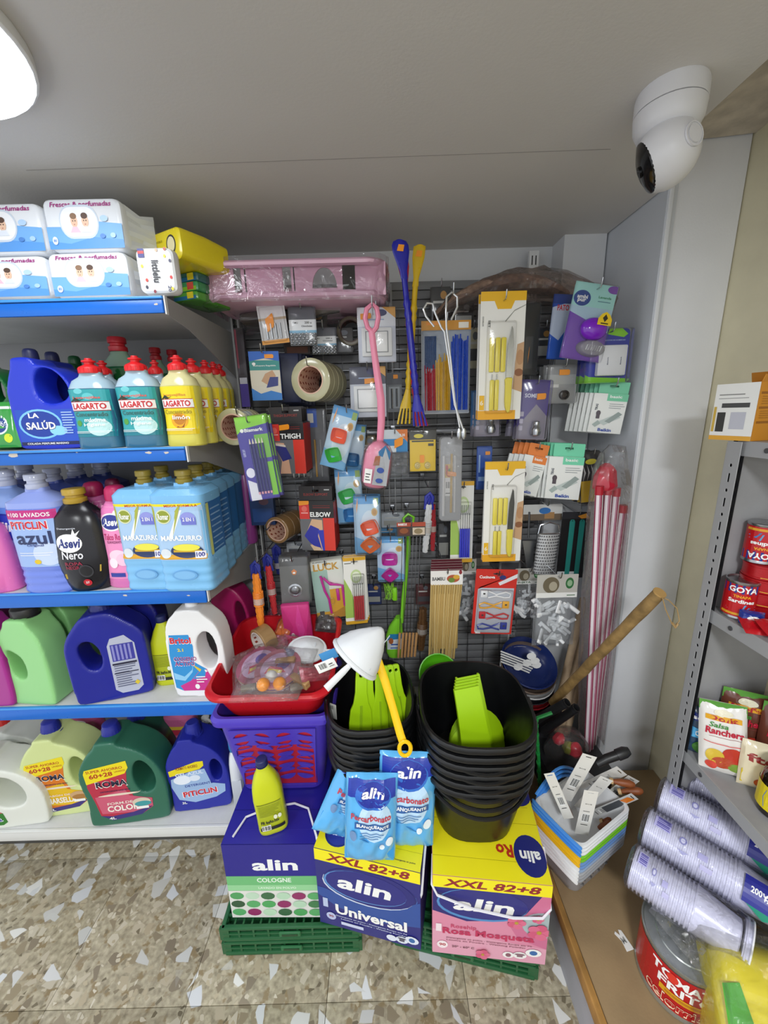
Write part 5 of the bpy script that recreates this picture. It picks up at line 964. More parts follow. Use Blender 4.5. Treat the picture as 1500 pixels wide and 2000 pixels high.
# knives ------------------------------------------------------------------------------
def knives(x0, y0, x1, y1, label, dark, hk, Y=1.42):
    c = card('knife_pack', label, 'cutlery', x0, y0, x1, y1, Y, [('p', [(-1, 1), (1, 1), (1, .93), (.5, .93), (.35, .87), (-.25, .87), (-.4, .93), (-1, .93)], '#e8b41e'), ('r', -1, 0, .75, .075, '#e8a81e'), ('p', [(.55, .25), (1, .22), (1, .62), (.7, .6)], '#c9a27c'), ('e', .85, .5, .17, .06, '#b98c64'), ('e', .82, .38, .2, .03, '#8c5a3a'), ('p', [(.1, .78), (.5, .86), (1, .9), (1, .896), (.5, .853), (.12, .772)], '#8a8a80'), ('t', -.88, .78, .4, 'CUCHILLOS', '#5a5a58', .012, .02, 0, -math.pi/2), ('t', -.6, .76, .3, 'SET', '#4a4a48', .018, .02, 0, -math.pi/2), ('r', -.95, .08, -.72, .2, '#e8b41e'), ('t', -.84, .14, .15, '6', '#f4ead0', .04)], '#ecebe6', hk=hk)
    m = mat('#ead94a', .3)
    for k in range(3):
        u = -.46+.26*k; b = B(); b.rbox(tuple(c.at(u, .52, .006)), (c.W*.115, .011, c.H*.27), .004, m, k=2); b.build('knife', c.t)
    for k in range(2):
        u = -.4+.22*k; b = B(); b.rbox(tuple(c.at(u, .2, .006)), (c.W*.1, .011, c.H*.25), .004, m, k=2); b.cyl(c.at(u, .32, .005), c.at(u, .37, .005), .002, CHROME, 6); b.build('knife', c.t)
    b = B(); o = [(.3, .06), (.42, .05), (.5, .1), (.5, .3), (.54, .34), (.16, .34), (.2, .28), (.2, .12)]
    b.flat([(x*c.W/2, (z-1)*c.H) for x, z in chaikin(o, 1)], [], .011, .003, m, X=Matrix.Translation((0, -.007, 0))); b.build('large_knife_handle', c.t)
    b = B(); o = [(.22, .34), (.5, .34), (.52, .6), (.46, .72), (.4, .74), (.26, .6)]
    b.flat([(x*c.W/2, (z-1)*c.H) for x, z in o], [], .002, .0004, mat('#3c3e42', .25, .6) if dark else CHROME, X=Matrix.Translation((0, -.006, 0))); b.build('large_knife_blade', c.t)
    blis(c, -.7, .05, .6, .78, .018); return c
c = knives(936, 569, 1022, 819, 'upper yellow and white card of yellow handled knives', False, 'chrome hook carrying the upper knife card'); behind(c, 2, 'knife card hanging behind the upper yellow one', .02, .006)
c = knives(945, 902, 1021, 1096, 'lower yellow and white card of yellow handled knives with a dark blade', True, 'chrome hook carrying the lower knife card'); behind(c, 1, 'knife card hanging behind the lower yellow one', .02)
# tongs ------------------------------------------------------------------------------
t = thing('tongs', 'long white wire tongs hanging over the cable ties', 'kitchenware', AY(885, 575, 1.36)); q = lambda x, y: AY(x, y, 1.36)-t.location; m = mat('#d8d9da', .25, .6)
b = B(); b.tube([q(*p) for p in ((881, 625), (893, 600), (893, 580), (882, 571), (872, 580), (871, 610), (872, 640), (880, 700), (888, 780), (898, 835))], .0032, m, 6)
b.tube([q(*p) for p in ((848, 638), (832, 618), (827, 604), (834, 592), (845, 593), (850, 612), (862, 640), (868, 648), (876, 700), (888, 790), (905, 840))], .0032, m, 6); b.build('wire_frame', t)
for x in (897, 906):
    b = B(); p = q(x, 845); b.loft([[(p.x+u, p.y+v, p.z+dz) for u, v in ell(10, r_, r_*.5)] for dz, r_ in ((.015, .003), (.004, .009), (-.012, .008), (-.022, .003))], CHROME); b.build('grip_end', t)
hook(AY(884, 574, 1.36), 1.37, 'long chrome hook carrying the wire tongs')
# cable ties --------------------------------------------------------------------------
c = card('cable_tie_pack', 'foil pack of red, yellow and blue cable ties', 'hardware', 823, 626, 918, 808, 1.5, [('r', -1, .9, 1, 1, '#c98a1e'), ('r', .5, .92, .9, .98, '#e9e4d8'), ('r', -.8, .955, -.3, .985, '#e08a2c')], '#b9bcc0', slot=None, hk='chrome hook carrying the cable ties')
rr = random.Random(2)
for k in range(36):
    u = -.86+k*.049; col = '#c81c34' if u < -.42 else ('#f4bc10' if u < .18 else '#1a55d0'); top = .82 if col == '#1a55d0' else (.5 if col == '#c81c34' else .62)
    stick(c, 'cable_tie', c.at(u+rr.uniform(-.03, .03), .04, .004+.003*(k % 3)), c.at(u, top+rr.uniform(-.06, .04), .004+.003*(k % 3)), .0022, mat(col, .3), 5)
for k in range(8): stick(c, 'cable_tie', c.at(-.84+k*.06, .5, .004), c.at(-.84+k*.06, .84, .003), .0022, mat('#3a5a8a', .3), 5)
blis(c, -.98, .01, .98, .9, .016, 'film_bag', .004, film(.35, '#f0f4fa', .06, .0, 60, 1.))
# back scratchers ----------------------------------------------------------------------
def scratch(pts, col, hand, label, Y, head):
    t = thing('back_scratcher', label, 'back scratcher', AY(*pts[0], Y)); q = lambda x, y: AY(x, y, Y)-t.location; m = mat(col, .3); b = B()
    a, e = q(*pts[0]), q(*pts[1]); d = (e-a); n = 10
    b.loft([[a+d*s+Vector((x, y, 0)) for x, y in ell(14, w, .004, 2)] for s, w in ((0, .008), (.04, .02), (.14, head), (.3, head*1.02), (.55, head*.75), (.8, head*.45), (1, .011))], m); b.build('shoehorn_end', t)
    b = B(); f = q(*pts[2]); rs = []; P = []
    for i in range(25):
        s = i/24; P.append(e.lerp(f, s)); rs.append(.0095+(.004 if i in (5, 7, 18, 20, 22) else 0)+(.002 if 8 < i < 17 else 0))
    b.tube(P, rs, m, 10); b.build('stem', t)
    b = B(); g = q(*pts[3]); w = hand; s = (g-f); b.loft([[f+s*k+Vector((x, y, 0)) for x, y in ell(12, r_, .005)] for k, r_ in ((0, .009), (.25, .014), (.45, w*.95), (.55, w))], m)
    for k in (-1, -.33, .33, 1): b.tube([f+s*.5+Vector((w*.75*k, 0, 0)), f+s*.75+Vector((w*.95*k, -.004, 0)), f+s*1.0+Vector((w*1.05*k, -.01, 0))], .0036, m, 6)
    b.build('claw', t)
    b = B(); p = a+d*.22; b.add([p+Vector((x, -.0055, z)) for x, z in ((-.012, -.008), (.008, -.01), (.012, .008), (-.006, .01))], [(0, 1, 2, 3)], ORG); b.build('price_sticker', t, ang=0)
    return t
scratch([(780, 468), (790, 545), (813, 770), (820, 832)], '#1d1f9c', .02, 'blue back scratcher with shoehorn end standing highest above the grid', 1.4, .026)
scratch([(820, 478), (811, 560), (797, 760), (788, 828)], '#d9b51e', .02, 'yellow back scratcher with shoehorn end beside the blue one', 1.47, .02)
scratch([(786, 500), (793, 570), (812, 780), (824, 832)], '#b81f3c', .018, 'red back scratcher mostly hidden behind the blue one', 1.46, .018)
# black pack, air freshener etc --------------------------------------------------------
c = card('knife_pack', 'tall black blister pack behind the upper knife card', 'cutlery', 1010, 592, 1052, 734, 1.55, [('r', -.9, .02, .9, .98, '#17171a'), ('r', -.2, .1, .5, .55, '#3a3b3e'), price(.1, .3, .25, .05, 1.4)], '#1c1c1f', slot=None); outline(c, .012)
c = card('air_freshener', 'purple and teal air freshener pack with a violet dispenser', 'air freshener', 1107, 555, 1190, 705, 1.4, [('p', [(-1, 0), (1, 0), (1, .4), (.2, .5), (-1, .62)], '#6a3aa8'), ('p', [(-1, .62), (.2, .5), (1, .4), (1, .72), (-1, .78)], '#a9c6d8'), ('r', -1, .7, 1, 1, '#9fd4d0'), ('e', -.55, .8, .4, .1, '#1c3f8a'), ('t', -.55, .82, .5, 'ambi', WHT, .05, .03), ('t', -.55, .765, .4, 'pur', WHT, .05, .03), ('e', .85, .95, .3, .05, '#7a4aa8'), ('t', .5, .84, .6, 'Lavanda', '#2f8a5a', .03, .02), ('r', .2, .78, .8, .79, '#5a8a9a')], '#a6cfd4', tilt=.16, r=.012, hk='chrome hook carrying the violet air freshener')
b = B(); X = Matrix.Translation(c.at(.25, .42, .002)) @ Matrix.Rotation(math.pi/2, 4, 'X'); b.lathe([(.042, 0), (.044, .01), (.038, .022), (.02, .03), (.002, .031)], mat('#7a1cc0', .2, cc=.5), 24, sx=1, sy=.8, X=X); b.build('dispenser', c.t)
b = B(); lab(b, [('p', [(.2, .46), (.84, .46), (.84, .54), (.7, .6), (.52, .63), (.34, .6), (.2, .54)], '#e8c41e'), ('p', [(.4, .55), (.52, .6), (.64, .55), (.52, .5)], '#2a2418'), ('r', .35, .475, .7, .49, '#2a2418')], lambda u, v, L: (u*c.W/2, -.034-.0005*L, (v-1)*c.H), 1, c.W/2/c.H); b.build('dispenser_label', c.t, ang=0)
b = B(); X = Matrix.Translation(c.at(.35, .17, .002)) @ Matrix.Rotation(math.pi/2, 4, 'X'); b.lathe([(.048, 0), (.046, .01), (.04, .02), (.015, .026), (.001, .027)], HAZE, 24, sy=.55, X=X)
for k in range(7): b.cyl(c.at(.0+.11*k, .13, .026), c.at(.06+.11*k, .2, .026), .0015, '#cfd2d6', 4)
b.build('clear_grille', c.t); outline(c, .012)
c = card('air_freshener', 'blue freshener card with red lettering behind the violet dispenser', 'air freshener', 1074, 575, 1112, 702, 1.5, [('r', -1, 0, 1, .5, '#1c5ac4'), ('p', [(-1, .4), (0, .3), (1, .55), (1, .9), (-1, .8)], '#c9d3e6'), ('r', -1, .86, 1, 1, '#1a3a8a'), ('t', .1, .8, 1.2, 'PATO', '#d82a3a', .09, .05)], '#1c4fb4', slot=None, tilt=.06); outline(c, .01)
c = card('device_pack', 'white boxed device on a blue and green rounded card', 'electrical', 1145, 642, 1226, 748, 1.42, [('r', -1, .12, 1, .86, '#26349e'), ('p', [(-1, 0), (1, 0), (1, .08), (-.8, .12), (-1, .16)], '#7ac82a'), ('p', [(-.1, .9), (.7, .84), (.9, .9), (.6, 1), (.0, 1)], '#86cc2c'), ('t', .2, .79, 1.2, 'CORRECTOR DE HUMEDAD', '#b4c4e8', .02)], '#26349e', r=.014, hk='chrome hook carrying the white boxed device')
b = B(); b.rbox(tuple(c.at(.12, .41, .012)), (c.W*.68, .02, c.H*.56), .004, '#e3e5e9', k=2); b.build('device', c.t)
b = B(); lab(b, [('t', -.12, .4, .35, 'Bismark', '#2a3a6a', .02, .02, 0, math.pi/2), ('t', .5, .4, .35, 'Bismark', '#2a3a6a', .02, .02, 0, math.pi/2)], lambda u, v, L: (u*c.W/2, -.0235-.0005*L, (v-1)*c.H), 1, c.W/2/c.H); b.build('device_print', c.t, ang=0); outline(c, .025)
behind(c, 2, 'blue and green device card hanging behind the white boxed one', .03)
c = card('plug_pack', 'grey card with a black round plug and orange sticker', 'electrical', 1068, 712, 1126, 788, 1.48, [('r', -1, .75, 1, 1, '#8e8f90'), ('r', -.9, .5, .9, .74, '#a9abac'), price(.1, .8, .35, .07), ('r', -.8, .42, -.2, .5, '#d8d8d8')], '#97999b', hk='chrome hook carrying the black plug')
b = B(); b.lathe([(.016, 0), (.016, .014), (.011, .016), (.009, .008)], mat('#1a1a1c', .3), 18, X=Matrix.Translation(c.at(.15, .22, .001)) @ Matrix.Rotation(math.pi/2, 4, 'X')); b.build('plug', c.t); outline(c, .02); behind(c, 3, 'grey plug card hanging behind the front one', .018, .01)
def bulb(x0, y0, x1, y1, Y, label, bg, hk, tilt=0):
    c = card('bulb_pack', label, 'electrical', x0, y0, x1, y1, Y, [('r', -1, 0, 1, .6, '#8f8a9c'), ('p', [(-1, .2), (.2, .6), (1, .4), (1, 1), (-1, 1)], bg), ('t', -.1, .74, 1.1, 'SOMEC', '#d8d8e8', .07, .05), price(.45, .73, .3, .05, .1)]+[('r', -.85, .15+.12*k, -.6, .23+.12*k, '#b9b4c8') for k in range(3)], bg, r=.012, tilt=tilt, hk=hk)
    b = B(); p = c.at(.25, .06, .014); b.lathe([(.006, 0), (.016, .004), (.019, .018), (.015, .032), (.012, .036), (.012, .05), (.009, .053)], CHROME, 18, X=Matrix.Translation(p)); b.build('bulb', c.t); outline(c, .03); return c
c = bulb(1012, 742, 1069, 858, 1.45, 'purple blister card with a small silver bulb', '#4a3a8c', 'chrome hook carrying the purple bulb card', .05); behind(c, 3, 'purple bulb card hanging behind the front one', .03, .01)
c = bulb(926, 762, 976, 852, 1.5, 'blue blister card with a silver bulb under the upper knives', '#2f7ab8', None); behind(c, 2, 'blue bulb card hanging behind the front one', .028, .01)
# plaster boxes ------------------------------------------------------------------------
def plaster(x0, y0, x1, y1, Y, label, hcol, grp, n, dx, dy, tilt=0, rz=0, hk=None):
    for i in range(n-1, -1, -1):
        w = x1-x0; X0 = x0-dx*i
        c = obox('plaster_box', label if i == 0 else grp[1]+', '+ORD[i-1]+' in line', 'plasters', X0, y0+.2*(y1-y0)-dy*i*.3, X0+w, y1-dy*i*.3, Y+.022*i, .018, [('r', -.2, .82, 1, 1, hcol), ('t', .3, .93, .7, 'basic', WHT, .07, .02), ('r', .0, .74, .8, .75, '#55606a'), ('r', .0, .69, .9, .7, '#55606a'), ('r', .0, .64, .7, .65, '#55606a'), ('t', -.72, .65, .4, 'TIRAS', '#333b4a', .06, .03, 0, math.pi/2), ('e', -.55, .5, .14, .07, '#4a4048'), ('r', -.66, .36, -.44, .46, '#4a4048'), ('p', [(-.5, .28), (.5, .5), (.8, .42), (-.1, .2)], '#b9c4c0'), ('p', [(-.1, .3), (.6, .56), (.85, .5), (.2, .26)], '#8f9c98'), ('p', [(-.8, .2), (-.5, .32), (-.3, .24), (-.6, .14)], '#9fada8'), ('t', .0, .08, .8, 'Beikin', '#2a4aa0', .08, .05)], '#e4e6e2', None, rz=rz, tilt=tilt, grp=None if i == 0 else grp[0])
        b = B(); lab(b, [('r', -.9, .05, .9, .95, '#d9dcd8'), ('t', 0, .5, .8, 'TIRAS', '#4a505a', .12, .03)], lambda u, v, L: (-c.W/2-.0005*L, .009+u*.009, (v-1)*c.H), 1, .1); b.build('spine_print', c.t, ang=0)
        b = B(); h = c.H*.3; b.flat([(x, z+h/2) for x, z in rrect(c.W*.88, h, .003, 2)], [[(-.014, h*.55), (.014, h*.55), (.014, h*.7), (-.014, h*.7)]], .001, .0002, hcol, br=0); b.build('hang_tab', c.t, (c.W*.06, .012, 0))
    hook(c.t.location+Vector((0, 0, h*.6)), Y, hk)
plaster(1157, 750, 1217, 846, 1.42, 'front white and mint plaster box of the upper row, turned slightly', '#6fc49c', ('upper row of plaster boxes', 'white and mint plaster box lined up behind the upper front one'), 6, 9, 1, .1, -.3, 'chrome hook carrying the upper plaster boxes')
plaster(1070, 872, 1134, 975, 1.42, 'front white and mint plaster box of the lower row', '#6fd0a8', ('lower row of plaster boxes', 'white and mint plaster box lined up behind the lower front one'), 5, 7, 2, .05, -.2, 'chrome hook carrying the lower mint plaster boxes')
plaster(1016, 872, 1058, 968, 1.46, 'front white and orange plaster box tilted behind the lower knives', '#e07a24', ('orange plaster boxes', 'white and orange plaster box lined up behind the tilted front one'), 4, 10, 2, .2, -.2, 'chrome hook carrying the orange plaster boxes')
c = card('stationery_pack', 'narrow blue hanging card left of the lower knife card', 'stationery', 930, 871, 960, 956, 1.56, [('r', -1, .1, 1, .95, '#1d55b0'), ('r', -.7, .2, .2, .3, '#8fb4e4'), price(.4, .84, .3, .04), ('r', -.7, .4, -.5, .8, '#9fc0ea')], '#1d4fa6', slot=None); outline(c, .01)
# grater, spatula, saw blades ------------------------------------------------------------
t = thing('grater', 'silver hand grater hanging in the right part of the grid', 'kitchenware', AY(1066, 990, 1.47)); q = lambda x, y: AY(x, y, 1.47)-t.location
b = B(); a, e = q(1072, 1042), q(1060, 1118); n = 14; V = []; Fs = []; w = .042
for j in range(2):
    p = (a, e)[j]
    for i in range(n+1):
        ang = math.pi*(i/n); V.append((p.x-math.cos(ang)*w*(1-.06*j), -math.sin(ang)*.018, p.z))
b.add(V, [(i, i+1, n+2+i, n+1+i) for i in range(n)], mat('#c4c5c6', .4, .4)); b.build('blade', t)
b = B()
for r_ in range(13):
    for k in range(11):
        s = (r_+.5)/13; ang = math.pi*(.08+.84*(k+(r_ % 2)*.5)/11); p = a.lerp(e, s); c0 = Vector((p.x-math.cos(ang)*w, -math.sin(ang)*.0185-.0008, p.z)); b.add([c0+Vector(v) for v in ((-.0034, -.0004, -.003), (.0034, -.0004, -.003), (0, -.002, .0036))], [(0, 1, 2)], '#3a3a3c')
b.build('teeth', t, ang=0, kind='stuff')
b = B(); b.tube([a+Vector((-w, 0, 0)), a+Vector((-.035, 0, .035)), a+Vector((0, 0, .045)), a+Vector((.035, 0, .035)), a+Vector((w, 0, 0))], .003, CHROME, 6); b.cyl(a+Vector((-w, -.004, 0)), a+Vector((w, -.004, 0)), .003, CHROME, 6); b.cyl(e+Vector((-w, -.004, 0)), e+Vector((w, -.004, 0)), .003, CHROME, 6); b.build('frame', t)
hook(AY(1066, 985, 1.47), 1.47, 'chrome hook carrying the grater')
t = thing('spatula', 'grey flat spatula hanging left of the grater', 'kitchenware', AY(1032, 1000, 1.5)); q = lambda x, y: AY(x, y, 1.5)-t.location; b = B()
b.tube([q(1034, 1000), q(1032, 1050)], .004, STEEL, 6); b.flat([(p.x, p.z) for p in (q(1020, 1056), q(1044, 1056), q(1040, 1108), q(1028, 1108))], [], .003, .0006, STEEL, br=0); b.build('blade', t)
c = card('kitchen_pack', 'white topped card behind the grater', 'kitchenware', 1022, 985, 1098, 1016, 1.58, [('r', -1, 0, 1, .4, '#7a6a58'), ('r', .1, .1, .6, .5, '#b48a5a'), ('e', .1, .6, .3, .2, '#3a7ac0')], '#dcdcd8', slot=None)
c = card('saw_blade_pack', 'black card with two teal saw blades', 'hardware', 1092, 1000, 1146, 1128, 1.55, [('r', -1, .9, 1, 1, '#2a2a2e'), ('p', [(.1, .94), (.7, .98), (.9, .92), (.4, .9)], '#d8902c'), ('r', -.95, .02, .3, .1, '#d9dcdc')], '#121214', slot=None, tilt=.02, hk='chrome hook carrying the teal saw blades')
for u in (-.25, .45):
    b = B(); b.flat([(x*c.W/2, (z-1)*c.H) for x, z in ((u-.17, .06), (u+.17, .06), (u+.19, .86), (u+.1, .89), (u-.1, .89), (u-.19, .86))], [[(u*c.W/2-.002, -.135*c.H), (u*c.W/2+.002, -.135*c.H), (u*c.W/2+.002, -.12*c.H), (u*c.W/2-.002, -.12*c.H)]], .002, .0004, mat('#23867c', .4), X=Matrix.Translation((0, -.003, 0)), br=0); b.build('saw_blade', c.t)
c = card('measuring_tape_pack', 'yellow and black rounded tape measure blister by the striped poles', 'hardware', 1132, 880, 1176, 985, 1.5, [('r', -.9, .05, .9, .45, '#e2b81c'), ('r', -.9, .45, .9, .9, '#26262a'), ('e', .0, .8, .5, .05, '#e0d02a')]+[('p', [(-.7+.35*k, .45), (-.45+.35*k, .6), (-.7+.35*k, .75), (-.6+.35*k, .6)], '#d8d8d8') for k in range(4)], '#2a2a2c', r=.025, tilt=-.1, hk='chrome hook carrying the tape measures'); outline(c, .02); behind(c, 3, 'yellow and black tape measure blister behind the front one', .03, .016)
# clip bags -----------------------------------------------------------------------------
def clipbag(x0, y0, x1, y1, Y, label, hk, word, n, seed, hh=.32):
    c = card('clip_bag', label, 'clips', x0, y0, x1, y0+(y1-y0)*hh, Y, [('r', -1, .0, 1, 1, '#b9b6ae'), ('e', -.3, .55, .4, .35, '#6a604c'), ('e', -.2, .5, .2, .2, '#a8a08c'), ('e', .6, .62, .2, .24, '#2c6a3a'), ('e', .6, .62, .13, .14, '#8fae8a'), ('r', -1, .0, 1, .22, '#e6e6e2')]+([('t', -.3, .11, 1., word, '#2a5a34', .14, .04)] if word else []) + [('r', .5, .08, .9, .12, '#5a7a5a')], '#c9c8c2', slot=None, hk=hk)
    rr = random.Random(seed); H = c.H/hh*(1-hh)
    for i in range(n):
        b = B(); s = rr.uniform(1.2, 1.7); X = Matrix.Translation((rr.uniform(-.42, .42)*c.W, rr.uniform(-.018, .012), -c.H-rr.uniform(.12, .92)*H)) @ Euler((rr.uniform(-.5, .5), rr.uniform(0, 3.1), rr.uniform(-.6, .6))).to_matrix().to_4x4() @ Matrix.Scale(s, 4); m = mat('#e4e5e6', .35)
        b.rbox((0, 0, 0), (.009, .005, .036), .002, m, k=1, X=X); b.rbox((.004, 0, -.013), (.012, .006, .01), .002, m, k=1, X=X); b.build('clip', c.t)
    b = B(); pillow(b, c.W*1.06, .045, H*1.04, film(.55, '#f2f4f6', .08, .1, 40, .8), seed, wr=.012, nx=14, nz=12); b.build('film_bag', c.t, (0, 0, -c.H-H*1.02), ang=12)
clipbag(1006, 1110, 1058, 1205, 1.5, 'clear bag of white plastic clips, rear one with green lettering', 'chrome hook carrying the rear clip bag', 'SUJETA', 22, 1)
clipbag(1048, 1122, 1128, 1262, 1.37, 'clear bag of white plastic clips, front one with green round badge', 'chrome hook carrying the front clip bag', '', 34, 2)
clipbag(898, 1092, 930, 1210, 1.55, 'clear bag of white hooks behind the peeler card', 'chrome hook carrying the white hooks bag', '', 16, 3, .25)
# dim fillers deep on the grid ------------------------------------------------------------
FI = [(840, 560, 880, 640, '#2a2a2c', 'black card deep behind the wire tongs'), (885, 590, 925, 640, '#201f22', 'black header card deep behind the cable ties'), (905, 640, 940, 720, '#c9c4a8', 'beige card deep behind the upper knives'), (1040, 640, 1080, 700, '#2b2f38', 'dark card deep behind the blue freshener'),
      (700, 850, 735, 905, '#7a6a3c', 'brown card deep behind the bath brush head'), (745, 1000, 790, 1030, '#b9c0c8', 'pale film pack behind the lime brush ring'), (738, 1030, 776, 1050, '#3f8ac0', 'blue card behind the magenta cups'), (640, 1090, 690, 1120, '#cfcfca', 'white card deep behind the LUCK card'), (560, 1058, 600, 1085, '#b8bcc0', 'silver pack above the sink strainer'),
      (716, 1140, 745, 1180, '#1d2f6a', 'navy pack deep right of the red forks'), (812, 1140, 842, 1180, '#5a2a2c', 'dark red pack behind the metal skewers'), (925, 1060, 960, 1110, '#5a5a5c', 'grey utensil card behind the lower knives'), (975, 1070, 1018, 1120, '#8e8f90', 'grey utensil card left of the grater'), (855, 1020, 878, 1090, '#3c3c40', 'dark card left of the blue forks'),
      (640, 640, 690, 690, '#33302e', 'dark pack deep beside the lower tack box'), (590, 610, 640, 660, '#4a4642', 'dark film pack behind the tack boxes'), (650, 840, 680, 900, '#9a7a3a', 'ochre card deep behind the tilted mould card'), (1080, 590, 1110, 640, '#8a2a34', 'dark red card deep behind the freshener')]
for k, (x0, y0, x1, y1, c_, l_) in enumerate(FI):
    rr = random.Random(k); c = card('hanging_pack', l_, 'package', x0, y0, x1, y1, 1.64, [('r', -.8, rr.uniform(.05, .2), .8, rr.uniform(.3, .5), '#a9a9a4' if k % 2 else '#4a4a50'), ('r', -.7, .6, .5, .66, '#d0d0cc'), ('e', .3, .8, .3, .1, '#c08a3a' if k % 3 == 0 else '#6a6f78')], c_, slot=None, hk='chrome hook behind, carrying the '+l_); outline(c, .012)
# ------------------------------------------------------------------ folding crates, detergent boxes
GRN = mat('#1f5a34', .4)
def crate(loc, rz, Wd, D, label):
    for k in range(2):
        t = thing('folding_crate', label+(', upper one' if k else ', lower one'), 'crate', (loc[0], loc[1], .064*k), rz)
        h = .06; b = B()
        b.rbox((0, D/2, .008), (Wd, D, .014), .004, GRN, k=1); b.build('base', t)
        b = B()
        for y in (.006, D-.006): b.rbox((0, y, h*.93), (Wd, .014, .01), .003, GRN, k=1); b.rbox((0, y, h*.5), (Wd*.99, .008, .006), .002, GRN, k=1)
        for x in (-Wd/2+.006, Wd/2-.006): b.rbox((x, D/2, h*.93), (.014, D, .01), .003, GRN, k=1); b.rbox((x, D/2, h*.5), (.008, D*.98, .006), .002, GRN, k=1)
        b.build('rim', t)
        b = B(); n = 9
        for i in range(n+1):
            x = -Wd/2+.008+(Wd-.016)*i/n
            for y in (.008, D-.008): b.box((x, y, h*.5), (.006 if 0 < i < n else .03, .01, h*.82), GRN)
        for y in (.05, D*.4, D*.7): 
            for x in (-Wd/2+.006, Wd/2-.006): b.box((x, y, h*.5), (.008, .02, h*.8), GRN)
        b.build('ribs', t, kind='stuff')
        b = B()
        for i in range(14): b.box((-Wd/2+.04+(Wd-.08)*i/13, D/2, h*.9), (.006, D*.94, .006), GRN)
        for y in (.04, .1, .16, .22): b.box((0, y, h*.9), (Wd*.94, .006, .006), GRN)
        b.build('folded_wall', t, kind='stuff')
        b = B(); b.rbox((0, -.002, h*.6), (.07, .008, .018), .003, '#2a6a40', k=1); b.rbox((0, -.006, h*.62), (.05, .004, .008), .001, '#16401f', k=1); b.build('latch', t)
crate((-.337, .9), 0, .44, .33, 'dark green folded crate under the green dotted detergent box')
crate((.178+.03, .868), -.215, .44, .34, 'dark green folded crate under the pink detergent box')
def dbox(name_l, x, y, rz, Wd, D, H, front, top, base, side, strap=None):
    t = thing('detergent_box', name_l, 'detergent box', (x, y, .13), rz)
    b = B(); b.rbox((0, D/2, H/2), (Wd, D, H), .0015, mat(base, .35), k=1); b.build('carton', t)
    b = B(); lab(b, front, lambda u, v, L: (u*Wd/2, -.0006*L-.0003, v*H), 1, Wd/2/H); b.build('front_print', t, ang=0)
    b = B(); lab(b, top, lambda u, v, L: (u*Wd/2, v*D, H+.0006*L+.0003), 1, Wd/2/D); b.build('top_print', t, ang=0)
    for s in (-1, 1): b = B(); b.box((s*(Wd/2+.0004), D/2, H/2), (.0012, D*.99, H*.99), side); b.build('side_print', t)
    if strap:
        b = B(); b.tube(strap, .0035, mat('#dcdce4', .4), 6); b.build('carry_strap', t)
    return t
cg = [('r', -1, .58, 1, 1, '#241f86'), ('t', .05, .73, .95, 'alin', '#eef0f0', .15, .07), ('r', -1, .44, 1, .58, '#6db878'), ('t', .0, .525, .72, 'COLOGNE', '#e8f4e8', .06, .02), ('r', -1, .38, 1, .46, '#93cf98'), ('t', .05, .42, .8, 'LAVADO EN POLVO', '#d8efd8', .03), ('r', -1, 0, 1, .38, '#dcdcd8')]
dc = ['#4f9d5e', '#bcd8c0', '#3c6a46', '#b5d6ba', '#8e2a62', '#57a565', '#33563a', '#58a868', '#4fa45e', '#8e2a62', '#b3d3b8', '#3f7a4c', '#57a868', '#8e2a62', '#b8dabc', '#3a6444', '#4fa25e', '#5aa868']
for i in range(6):
    for j in range(3): cg.append(('e', -.83+.33*i, .31-.115*j, .15, .05, dc[j*6+i]))
dbox('navy and green detergent box with rows of green and plum dots', -.377, .925, -.02, .3, .36, .305, cg, [('r', -1, .0, 1, .004, '#14146a'), ('r', -1, .3, 1, .304, '#16166e'), ('r', -1, .12, 1, .123, '#3a36a0')], '#241f8a', '#211c80', [(-.12, .02, .29+.02), (-.1, .08, .312), (-.03, .11, .314), (.05, .12, .318), (.1, .1, .32), (.14, .02, .312), (.15, -.004, .29)])
un = [('r', -1, 0, 1, .86, '#2a2a78'), ('e', .1, .62, .85, .21, '#3f6ab0'), ('e', .1, .63, .84, .2, '#23246e'), ('p', [(-.85, .5), (-.2, .4), (.5, .46), (1, .62), (1, .3), (.2, .22), (-.6, .28), (-1, .4), (-1, .5)], '#2f4f9a'), ('e', .0, .62, .88, .22, '#c9d4e8'), ('e', .02, .635, .88, .22, '#262674'),
      ('e', -.05, .63, .8, .19, '#5a90cc'), ('e', -.03, .635, .78, .185, '#2a2a7c'), ('t', -.06, .64, 1.05, 'alin', WHT, .17, .08, .1), ('r', -1, .86, 1, 1, '#f0e31a'), ('t', .02, .93, 1.6, 'XXL 82+8', '#8f1f28', .095, .04, .2),
      ('t', .05, .26, 1.4, 'Universal', WHT, .13, .05), ('r', -.9, .25, -.8, .37, '#b8c4e4'), ('t', .05, .165, 1.4, 'Detergente en polvo - Detergente Roupa em Pó', '#c4cce8', .02), ('t', .1, .135, 1.3, 'Lessive en Poudre - Washing Powder', '#c4cce8', .02),
      ('e', -.75, .14, .1, .05, '#b8c0e4'), ('t', -.75, .14, .1, '90', '#8a2a3a', .03, .03), ('r', -.55, .06, -.1, .1, '#c8d0ec'), ('e', .45, .07, .1, .04, '#dfe6f4'), ('e', .65, .08, .12, .045, '#dfe6f4'), ('e', .84, .11, .13, .05, '#dfe6f4'), ('e', .84, .11, .06, .03, '#3a6aa8'), ('p', [(.6, .06), (.7, .06), (.7, .09), (.74, .1), (.7, .11), (.6, .11), (.56, .1), (.6, .09)], '#5a5a6a')]
